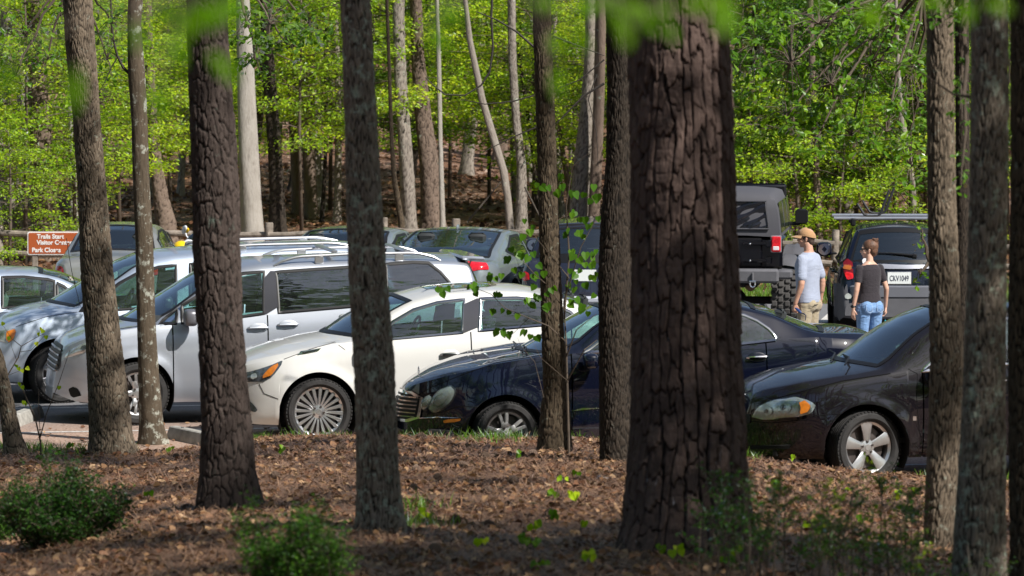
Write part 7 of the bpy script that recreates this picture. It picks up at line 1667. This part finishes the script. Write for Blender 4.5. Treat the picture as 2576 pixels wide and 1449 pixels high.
# unseen crowns added around the viewpoint, placed sunward to dapple the near bank
g = np.random.default_rng(41); sc_crown = [crown_mesh('crown', (0, 0, 0), (2.6, 2.6, 1.5), 3400, .16, MT['oakleaf'], 95, 20), crown_mesh('crown', (0, 0, 0), (2.4, 2.4, 1.6), 3000, .17, MT['midgreen'], 96, 18)]
SUNV = Vector((.62, -.52, .80)); SUNV /= SUNV.z
for i, (sx_, sy_, h, s) in enumerate([(-4.5, 27, 9, 1.0), (-1.5, 29.0, 10, 1.0), (2.0, 27.5, 10, 1.0), (4.8, 30, 9, 1.0), (-1.6, 36, 11, .5), (4.2, 37.5, 10, .6), (0, 24, 9, 1.1), (1.8, 44, 12, .4), (1.2, 31, 10, 1.1), (1.4, 32.5, 13, 1.1), (.5, 29.8, 12, 1.0), (-3.2, 40, 12, .38), (-.6, 42.5, 12, .34), (2.6, 43.5, 12, .36), (-3.9, 31.5, 10, .6), (3.4, 34, 10, .45), (-.2, 38.6, 12, .36), (-5.2, 45, 12, .5), (-2.3, 44.6, 12, .28), (.4, 45, 12, .26), (1.2, 39.5, 11, .3)]):
    P = Vector((sx_, sy_, 1)) + SUNV * h; z0 = float(gz(P.x, P.y)); t = thing('unseen_tree', 'unseen tall tree added to dapple the near bank with shade', 'tree', (P.x, P.y, z0), g.uniform(0, 6), 'unseen trees added to dapple the near bank'); link('trunk', protos[1][0], t); c_ = link('crown', sc_crown[i % 2], t); c_.location = (0, 0, P.z - z0); c_.scale = (s, s, s)
# ================= people =================
def solid(b, name, mt, parent, voxel=.009, smooth=4):
    me = bpy.data.meshes.new(name); me.from_pydata(b.v, [], b.f); o = bpy.data.objects.new(name, me); COL.objects.link(o)
    r = o.modifiers.new('r', 'REMESH'); r.mode = 'VOXEL'; r.voxel_size = voxel; r.use_smooth_shade = True
    if smooth: s = o.modifiers.new('s', 'SMOOTH'); s.factor = .5; s.iterations = smooth
    dg = bpy.context.evaluated_depsgraph_get(); m2 = bpy.data.meshes.new_from_object(o.evaluated_get(dg)); bpy.data.objects.remove(o); m2.name = name
    m2.materials.clear(); m2.materials.append(mt); m2.polygons.foreach_set('use_smooth', [True] * len(m2.polygons))
    o = bpy.data.objects.new(name, m2); COL.objects.link(o); o.parent = parent; return o
def rings(b, L, n=20):
    """L: (z, cx, cy, rx, ry)"""
    base = len(b.v); m = len(L)
    for (z, cx, cy, rx, ry) in L:
        for k in range(n):
            t = 2 * PI * k / n; c_, s_ = math.cos(t), math.sin(t); b.v.append((cx + rx * math.copysign(abs(c_) ** .85, c_), cy + ry * math.copysign(abs(s_) ** .85, s_), z))
    nf = 0
    for i in range(m - 1):
        for k in range(n): b.f.append((base + i * n + k, base + i * n + (k + 1) % n, base + (i + 1) * n + (k + 1) % n, base + (i + 1) * n + k)); nf += 1
    b.f.append(tuple(base + k for k in range(n - 1, -1, -1))); b.f.append(tuple(base + (m - 1) * n + k for k in range(n))); b.mi.extend([0] * (nf + 2))
def limb(b, pts, rad, n=12):
    P = []; Rr = []
    for i in range(len(pts) - 1):
        for k in range(4): u = k / 4; P.append(Vector(pts[i]).lerp(Vector(pts[i + 1]), u)); Rr.append(rad[i] + (rad[i + 1] - rad[i]) * u)
    P.append(Vector(pts[-1])); Rr.append(rad[-1]); b.tube(P, Rr, n)
    for p, r in zip(pts, rad): b.ellipsoid(p, (r * .98,) * 3, 12, 8)
def hand(b, wrist, d, side, palm_n, curl=.5, s=1.0):
    """d: direction of the hand, palm_n: palm facing; thumb on side*..."""
    d = Vector(d).normalized(); pn = Vector(palm_n); pn = (pn - d * pn.dot(d)).normalized(); w = d.cross(pn).normalized() * side; W = Vector(wrist)
    for k in range(5): u = k / 4; b.ellipsoid(W + d * (.015 + .07 * u) * s, ((.020 + .006 * u) * s, (.020 + .006 * u) * s, .022 * s), 10, 8); 
    for off in (-.022, 0, .022): limb(b, [W + d * .02 * s + w * off * .6, W + d * .085 * s + w * off], [.013 * s, .013 * s], 8)
    for k, (off, L) in enumerate(((.030, .068), (.011, .078), (-.009, .072), (-.028, .056))):
        p0 = W + d * .09 * s + w * off * s; a = curl * (.5 + .12 * k); p1 = p0 + (d * math.cos(a) + pn * math.sin(a)) * L * .45 * s; a2 = a + curl * .8; p2 = p1 + (d * math.cos(a2) + pn * math.sin(a2)) * L * .32 * s; a3 = a2 + curl * .6; p3 = p2 + (d * math.cos(a3) + pn * math.sin(a3)) * L * .25 * s
        limb(b, [p0, p1, p2, p3], [.0088 * s, .0082 * s, .0078 * s, .0068 * s], 8)
    t0 = W + d * .03 * s + w * .024 * s; t1 = t0 + (d * .7 + w * .6 + pn * .3).normalized() * .035 * s; t2 = t1 + (d * .9 + w * .2 + pn * .4).normalized() * .028 * s; limb(b, [t0, t1, t2], [.012 * s, .0095 * s, .008 * s], 8)
def head(b, c, yaw, s=1.0, female=False):
    M = Matrix.Rotation(yaw, 3, 'Z'); V3 = lambda x, y, z: Vector(c) + M @ Vector((x, y, z)) * s
    def el(p, r): b.ellipsoid(V3(*p), tuple(a * s for a in r), 16, 12, M)
    el((-.012, 0, .035), (.096, .074, .088)); el((.018, 0, -.035), (.068, .058, .078)); el((.052, 0, -.088), (.028, .026, .024)); el((.04, 0, -.02), (.055, .056, .06))
    limb(b, [V3(.080, 0, .012), V3(.100, 0, -.012), V3(.104, 0, -.028)], [.009 * s, .011 * s, .012 * s], 8); el((.092, .012, -.030), (.009, .007, .007)); el((.092, -.012, -.030), (.009, .007, .007))
    el((.082, 0, -.052), (.016, .022, .007)); el((.080, 0, -.063), (.016, .020, .007)); el((.078, 0, .028), (.016, .05, .012))
    for sy in (-1, 1):
        el((.074, sy * .030, .008), (.014, .015, .010)); el((-.008, sy * .074, -.012), (.017, .009, .030)); el((-.014, sy * .080, .002), (.012, .008, .014)); el((.052, sy * .045, -.028), (.03, .02, .028))
    return V3
skin = simple('skin', (.52, .29, .20), .5, noise=.12, nscale=10, bump=.1); skin.node_tree.nodes['Principled BSDF'].inputs['Subsurface Weight'].default_value = .08
skin_f = simple('skin_pale', (.60, .36, .26), .5, noise=.1, nscale=10); skin_f.node_tree.nodes['Principled BSDF'].inputs['Subsurface Weight'].default_value = .08
def cloth(name, col, rough=.85, wr=1.0, ws=9, noise=.06):
    m, nt, b = mat(name); b.inputs['Roughness'].default_value = rough; b.inputs['Sheen Weight'].default_value = .2
    tc = N(nt, 'ShaderNodeTexCoord'); mp = N(nt, 'ShaderNodeMapping'); mp.inputs['Scale'].default_value = (1, 1, 1.9); nt.links.new(tc.outputs['Object'], mp.inputs[0])
    n = N(nt, 'ShaderNodeTexNoise'); n.inputs['Scale'].default_value = ws; n.inputs['Detail'].default_value = 3; n.inputs['Distortion'].default_value = 1.2; nt.links.new(mp.outputs[0], n.inputs['Vector'])
    bp = N(nt, 'ShaderNodeBump'); bp.inputs['Strength'].default_value = .7; bp.inputs['Distance'].default_value = .014 * wr; nt.links.new(n.outputs['Fac'], bp.inputs['Height']); nt.links.new(bp.outputs[0], b.inputs['Normal'])
    mx = N(nt, 'ShaderNodeMix', data_type='RGBA'); mx.inputs[6].default_value = (*[c * (1 - noise) for c in col], 1); mx.inputs[7].default_value = (*[min(1, c * (1 + noise)) for c in col], 1); nt.links.new(n.outputs['Fac'], mx.inputs[0]); nt.links.new(mx.outputs[2], b.inputs['Base Color']); return m
def man():
    F = at_z(2032, 938, 0); hd = math.radians(180 - 32); t = thing('person', 'man in tan cap, light grey T-shirt and khaki trousers standing in profile, keys in hand', 'person', (F.x, F.y, 0), hd); b = MB()
    yaw = math.radians(22)   # head turned to profile
    rings(b, [(.86, 0, 0, .115, .17), (.95, 0, 0, .118, .172), (1.08, .005, 0, .108, .152), (1.22, .01, 0, .118, .168), (1.34, .01, 0, .125, .185), (1.43, .0, 0, .10, .185), (1.48, -.01, 0, .075, .13), (1.52, -.01, 0, .058, .075)])
    limb(b, [(-.015, 0, 1.47), (.0, 0, 1.58), (.012, 0, 1.62)], [.066, .056, .056]); V3 = head(b, (.03, 0, 1.685), yaw, 1.02)
    LW = (.045, .245, .885); RW = (-.03, -.27, .90)
    limb(b, [(-.005, .175, 1.425), (-.035, .235, 1.13), LW], [.056, .041, .028]); limb(b, [(-.03, .232, 1.10), (.0, .238, 1.02)], [.040, .038])
    limb(b, [(-.005, -.175, 1.425), (-.07, -.245, 1.14), RW], [.056, .041, .028]); limb(b, [(-.07, -.245, 1.11), (-.055, -.255, 1.02)], [.040, .038])
    hand(b, LW, (.12, .03, -1), 1, (.3, -1, 0), 1.1); hand(b, RW, (.15, 0, -1), -1, (.3, 1, 0), .5)
    for sy in (-1, 1): limb(b, [(0, sy * .09, .88), (.01, sy * .10, .49), (-.03, sy * .105, .10)], [.09, .058, .042]); b.ellipsoid((.05, sy * .11, .04), (.12, .042, .038), 12, 8)
    solid(b, 'body', skin, t, .0075, 2)
    s = MB(); rings(s, [(.885, 0, 0, .138, .192), (.93, 0, 0, .136, .190), (1.02, .002, 0, .128, .180), (1.12, .005, 0, .128, .175), (1.24, .01, 0, .134, .186), (1.35, .01, 0, .140, .198), (1.43, .0, 0, .116, .196), (1.485, -.008, 0, .088, .135), (1.515, -.008, 0, .070, .082)], 28)
    for sy in (-1, 1):
        e = (-.035, sy * .235, 1.13) if sy > 0 else (-.07, -.245, 1.14); a = Vector((-.005, sy * .175, 1.43)); m_ = a.lerp(Vector(e), .72); limb(s, [a, a.lerp(m_, .5), m_], [.068, .066, .068])
    solid(s, 'shirt', cloth('shirt_grey', (.33, .37, .47), .9, 1.2, 6), t, .009, 5)
    p = MB(); rings(p, [(.80, 0, 0, .125, .182), (.88, -.005, 0, .130, .182), (.95, -.0, 0, .124, .178), (.98, 0, 0, .12, .172)], 24)
    for sy in (-1, 1): limb(p, [(-.005, sy * .09, .86), (.01, sy * .10, .50), (-.03, sy * .105, .09)], [.104, .084, .078])
    p.ellipsoid((-.06, .07, .86), (.09, .09, .10), 12, 10); p.ellipsoid((-.06, -.07, .86), (.09, .09, .10), 12, 10)
    tr = solid(p, 'trousers', cloth('khaki', (.36, .30, .205), .9, 1.5, 8), t, .009, 4)
    pk = MB(); pk.box((-.155, .075, .865), (.008, .10, .012), bev=.003); pk.build('pocket_welt', simple_cached('khaki_dark', (.12, .10, .07), .9), tr)
    for sy in (-1, 1): sh = MB(); sh.ellipsoid((.05, sy * .11, .045), (.145, .052, .048), 16, 10); sh.box((.045, sy * .11, .015), (.27, .095, .03), bev=.014); sh.build('shoe', simple_cached('shoe', (.10, .09, .085), .7), t)
    h = MB(); M = Matrix.Rotation(yaw, 3, 'Z'); h.ellipsoid(V3(-.022, 0, .015), (.092, .079, .082), 16, 12, M); h.ellipsoid(V3(-.06, 0, -.04), (.045, .062, .05), 14, 10, M); solid(h, 'hair', simple_cached('hair_brown', (.05, .03, .02), .7), t, .007, 2)
    c = MB(); c.v = []; rows = []
    for i in range(9):
        ph = (PI / 2) * i / 8 * .98; row = []
        for k in range(25): a = 2 * PI * k / 24; row.append(V3(-.012 + .112 * math.cos(a) * math.cos(ph) , .090 * math.sin(a) * math.cos(ph), .030 + .010 * math.cos(a) + .098 * math.sin(ph) ** .95 - .018 * (math.cos(a) < 0) * abs(math.cos(a)) * (1 - i / 8)))
        rows.append(row)
    c.grid(rows[::-1])
    hc = c.build('cap', cloth('cap_tan', (.40, .23, .11), .9, .5, 14, .15), t, sharp=60)
    br = MB(); rows = []
    for i in range(7):
        u = i / 6; row = []
        for k in range(13): a = math.radians(-62 + 124 * k / 12); r0 = .104; r1 = .104 + .088 * math.cos(a * 1.25) ** .8 if abs(a * 1.25) < PI / 2 else .104; r = r0 + (r1 - r0) * u; row.append(V3(-.010 + r * math.cos(a) * 1.03, .088 / .104 * r * math.sin(a) * .98, .040 - .018 * u - .020 * (math.sin(a) ** 2) * u))
        rows.append(row)
    br.grid(rows); br.grid([[p_ - Vector((0, 0, .004)) for p_ in r_] for r_ in rows[::-1]]); br.build('cap_brim', cloth('cap_tan2', (.40, .23, .11), .9, .3, 14, .1), hc)
    g = MB(); 
    for sy in (-1, 1): g.ellipsoid(V3(.088, sy * .033, .010), (.008, .026, .018), 12, 8, M); g.tube([V3(.086, sy * .056, .016), V3(.05, sy * .074, .014), V3(-.005, sy * .080, .008)], .0035, 6)
    g.tube([V3(.094, -.015, .014), V3(.094, .015, .014)], .003, 6); g.build('sunglasses', MT['black_trim'], t)
    # held: dark blue clip and strap
    M0 = Matrix.Translation(t.location) @ Matrix.Rotation(hd, 4, 'Z'); P = M0 @ Vector((.02, .285, .80)); k = thing('key_clip', 'dark blue clip with strap hanging from the hand of the man', 'key clip', P, hd); b = MB()
    b.tube([(0, .01, .03), (-.03, .015, .015), (-.06, .01, -.01), (-.085, .01, -.03)], [.008, .018, .020, .012], 8); b.build('clip', simple_cached('blue_clip', (.02, .05, .18), .25), k)
    b = MB(); b.tube([(-.085, .01, -.03), (-.12, .01, -.035), (-.15, .005, -.06), (-.14, .005, -.12)], [.006, .009, .007, .006], 6); b.build('strap', simple_cached('strap', (.015, .02, .05), .6), k)
def woman():
    F = at_z(2186, 940, 0); hd = math.radians(180 - 62); t = thing('person', 'woman in black T-shirt and light blue jeans with hair in a bun, seen from behind', 'person', (F.x, F.y, 0), hd); b = MB(); yaw = math.radians(56); sc_ = .93
    S = lambda L: [tuple(a * sc_ for a in r) for r in L]
    rings(b, S([(.88, 0, 0, .11, .175), (.97, 0, 0, .112, .172), (1.09, .0, 0, .092, .132), (1.20, .005, 0, .100, .142), (1.33, .012, 0, .112, .160), (1.42, .0, 0, .088, .158), (1.47, -.005, 0, .062, .11), (1.51, -.008, 0, .046, .06)]))
    limb(b, S([(-.01, 0, 1.46), (.0, 0, 1.57), (.01, 0, 1.61)]), [.050, .044, .046]); V3 = head(b, (.02, 0, 1.665 * sc_ + .0), yaw, .96, True)
    LW = (.0, .235, .82); RW = (.015, -.25, .83)
    limb(b, [(-.005, .150, 1.315), (-.03, .205, 1.05), LW], [.043, .033, .022]); limb(b, [(-.005, -.150, 1.315), (-.05, -.22, 1.06), RW], [.043, .033, .022])
    hand(b, LW, (.05, .02, -1), 1, (.4, -1, 0), .35, .9); hand(b, RW, (.10, 0, -1), -1, (.4, 1, 0), .8, .9)
    for sy in (-1, 1): limb(b, [(0, sy * .085, .84), (.01, sy * .09, .46), (-.02, sy * .09, .08)], [.085, .052, .036]); b.ellipsoid((.045, sy * .095, .035), (.105, .038, .033), 12, 8)
    solid(b, 'body', skin_f, t, .007, 2)
    s = MB(); rings(s, S([(.955, 0, 0, .124, .178), (1.0, 0, 0, .118, .166), (1.09, .0, 0, .104, .144), (1.20, .005, 0, .110, .153), (1.33, .012, 0, .122, .170), (1.41, .002, 0, .100, .166), (1.455, -.003, 0, .076, .125), (1.475, -.004, 0, .066, .095)]), 28)
    for sy in (-1, 1):
        e = Vector((-.03, .205, 1.05)) if sy > 0 else Vector((-.05, -.22, 1.06)); a = Vector((-.005, sy * .150, 1.318)); m_ = a.lerp(e, .55); limb(s, [a, m_], [.053, .048])
    solid(s, 'shirt', cloth('shirt_black', (.022, .017, .022), .9, 1.0, 11), t, .008, 4)
    p = MB(); rings(p, S([(.82, 0, 0, .118, .180), (.90, -.008, 0, .126, .182), (.97, -.004, 0, .116, .166), (1.0, 0, 0, .106, .152)]), 24); 
    for sy in (-1, 1): limb(p, [(-.002, sy * .088, .80), (.012, sy * .09, .46), (-.02, sy * .09, .07)], [.097, .066, .050]); p.ellipsoid((-.055, sy * .075, .83), (.085, .085, .10), 14, 10)
    j = solid(p, 'jeans', cloth('denim', (.16, .29, .52), .85, 1.3, 10, .25), t, .008, 3)
    for sy in (-1, 1):
        q = MB(); P = [(-.122, sy * .035, .875), (-.120, sy * .125, .885), (-.140, sy * .125, .80), (-.145, sy * .08, .77), (-.140, sy * .035, .79), (-.122, sy * .035, .875)]; q.tube(P, .0028, 5, False); q.build('pocket_seam', simple_cached('denim_seam', (.40, .52, .70), .8), j)
        sh = MB(); sh.ellipsoid((.045, sy * .095, .04), (.125, .045, .042), 16, 10); sh.build('shoe', simple_cached('shoe_light', (.4, .38, .36), .7), t)
    M = Matrix.Rotation(yaw, 3, 'Z'); h = MB(); h.ellipsoid(V3(-.026, 0, .045), (.100, .084, .090), 18, 12, M); h.ellipsoid(V3(-.062, 0, -.01), (.058, .070, .075), 16, 10, M); limb(h, [V3(-.07, 0, -.04), V3(-.055, 0, -.075)], [.045, .022])
    hm = simple('hair_bun', (.13, .062, .035), .55, noise=.6, nscale=26, bump=.6, bscale=70); solid(h, 'hair', hm, t, .007, 1)
    u = MB(); g = np.random.default_rng(2); c0 = V3(-.085, 0, .115)
    for k in range(9): a = g.uniform(0, 6.28); r = .030; pts = [c0 + Vector((r * math.cos(a + w_) * .9, r * math.sin(a + w_), r * math.sin(w_ * 1.3 + k) * .9)) for w_ in np.linspace(0, 4.6, 12)]; u.tube(pts, [.010 + .004 * math.sin(i) for i in range(12)], 6)
    u.ellipsoid(c0, (.034, .034, .034), 12, 8); u.build('hair_bun', hm, t)
    gl = MB()
    for sy in (-1, 1): gl.ellipsoid(V3(.086, sy * .033, .008), (.008, .028, .020), 12, 8, M); gl.tube([V3(.084, sy * .058, .016), V3(.05, sy * .073, .014), V3(-.008, sy * .078, .006)], .005, 6)
    gl.build('sunglasses', MT['black_trim'], t)
    w = MB(); w.tube([Vector(LW) + Vector((.026 * math.cos(a), .026 * math.sin(a), .03)) for a in np.linspace(0, 6.283, 17)], .010, 6, False); w.box(Vector(LW) + Vector((-.02, .028, .03)), (.034, .012, .036), bev=.005, rz=.6); w.build('wristwatch', MT['black_trim'], t)
    M0 = Matrix.Translation(t.location) @ Matrix.Rotation(hd, 4, 'Z'); P = M0 @ Vector((.03, -.255, .66)); k = thing('key_ring', 'turquoise key fob dangling from the right hand of the woman', 'key ring', P, hd); b = MB(); b.tube([(0, 0, .07), (0, .005, .03), (0, 0, 0)], .004, 6); b.build('strap', simple_cached('strap', (.02, .02, .05), .6), k); b = MB(); b.ellipsoid((0, 0, -.025), (.022, .012, .03), 12, 8); b.build('fob', simple_cached('turquoise', (.03, .42, .55), .3), k)
man(); woman()
# ------------------------------------------------------------------ camera, light, render settings
cam = bpy.data.cameras.new('camera'); co = bpy.data.objects.new('camera', cam); COL.objects.link(co); sc.camera = co
co.location = CAMP; co.rotation_euler = (PI / 2 - TH, 0, 0)
cam.sensor_width = 36.0; cam.lens = F_PX / 2576 * 36.0; cam.clip_start = .5; cam.clip_end = 3000
cam.dof.use_dof = True; cam.dof.focus_distance = 56.0; cam.dof.aperture_fstop = 5.6
sun_dir = Vector((.62, -.52, .80)).normalized()      # towards the sun
el = math.asin(sun_dir.z); az = math.atan2(sun_dir.x, sun_dir.y)
w = bpy.data.worlds.new('World'); sc.world = w; w.use_nodes = True; nt = w.node_tree
bg = nt.nodes['Background']; sky = nt.nodes.new('ShaderNodeTexSky'); sky.sky_type = 'NISHITA'; sky.sun_disc = False
sky.sun_elevation = el; sky.sun_rotation = az; sky.air_density = 1.0; sky.dust_density = 1.2; sky.ozone_density = 1.2
nt.links.new(sky.outputs[0], bg.inputs[0]); bg.inputs[1].default_value = .085
sl = bpy.data.lights.new('sun', 'SUN'); sl.energy = 5.0; sl.angle = math.radians(.53); sl.color = (1.0, .955, .89)
so = bpy.data.objects.new('sun', sl); COL.objects.link(so); so.rotation_euler = (-sun_dir).to_track_quat('-Z', 'Y').to_euler()
sc.view_settings.view_transform = 'Standard'; sc.view_settings.look = 'None'; sc.view_settings.exposure = 0.4; sc.view_settings.gamma = 1.0
sc.cycles.use_denoising = True
try: sc.cycles.denoiser = 'OPENIMAGEDENOISE'
except Exception: pass
sc.cycles.max_bounces = 8; sc.cycles.transparent_max_bounces = 24; sc.cycles.diffuse_bounces = 3; sc.cycles.glossy_bounces = 4; sc.cycles.transmission_bounces = 6
sc.cycles.sample_clamp_indirect = 6.0; sc.cycles.caustics_reflective = False; sc.cycles.caustics_refractive = False
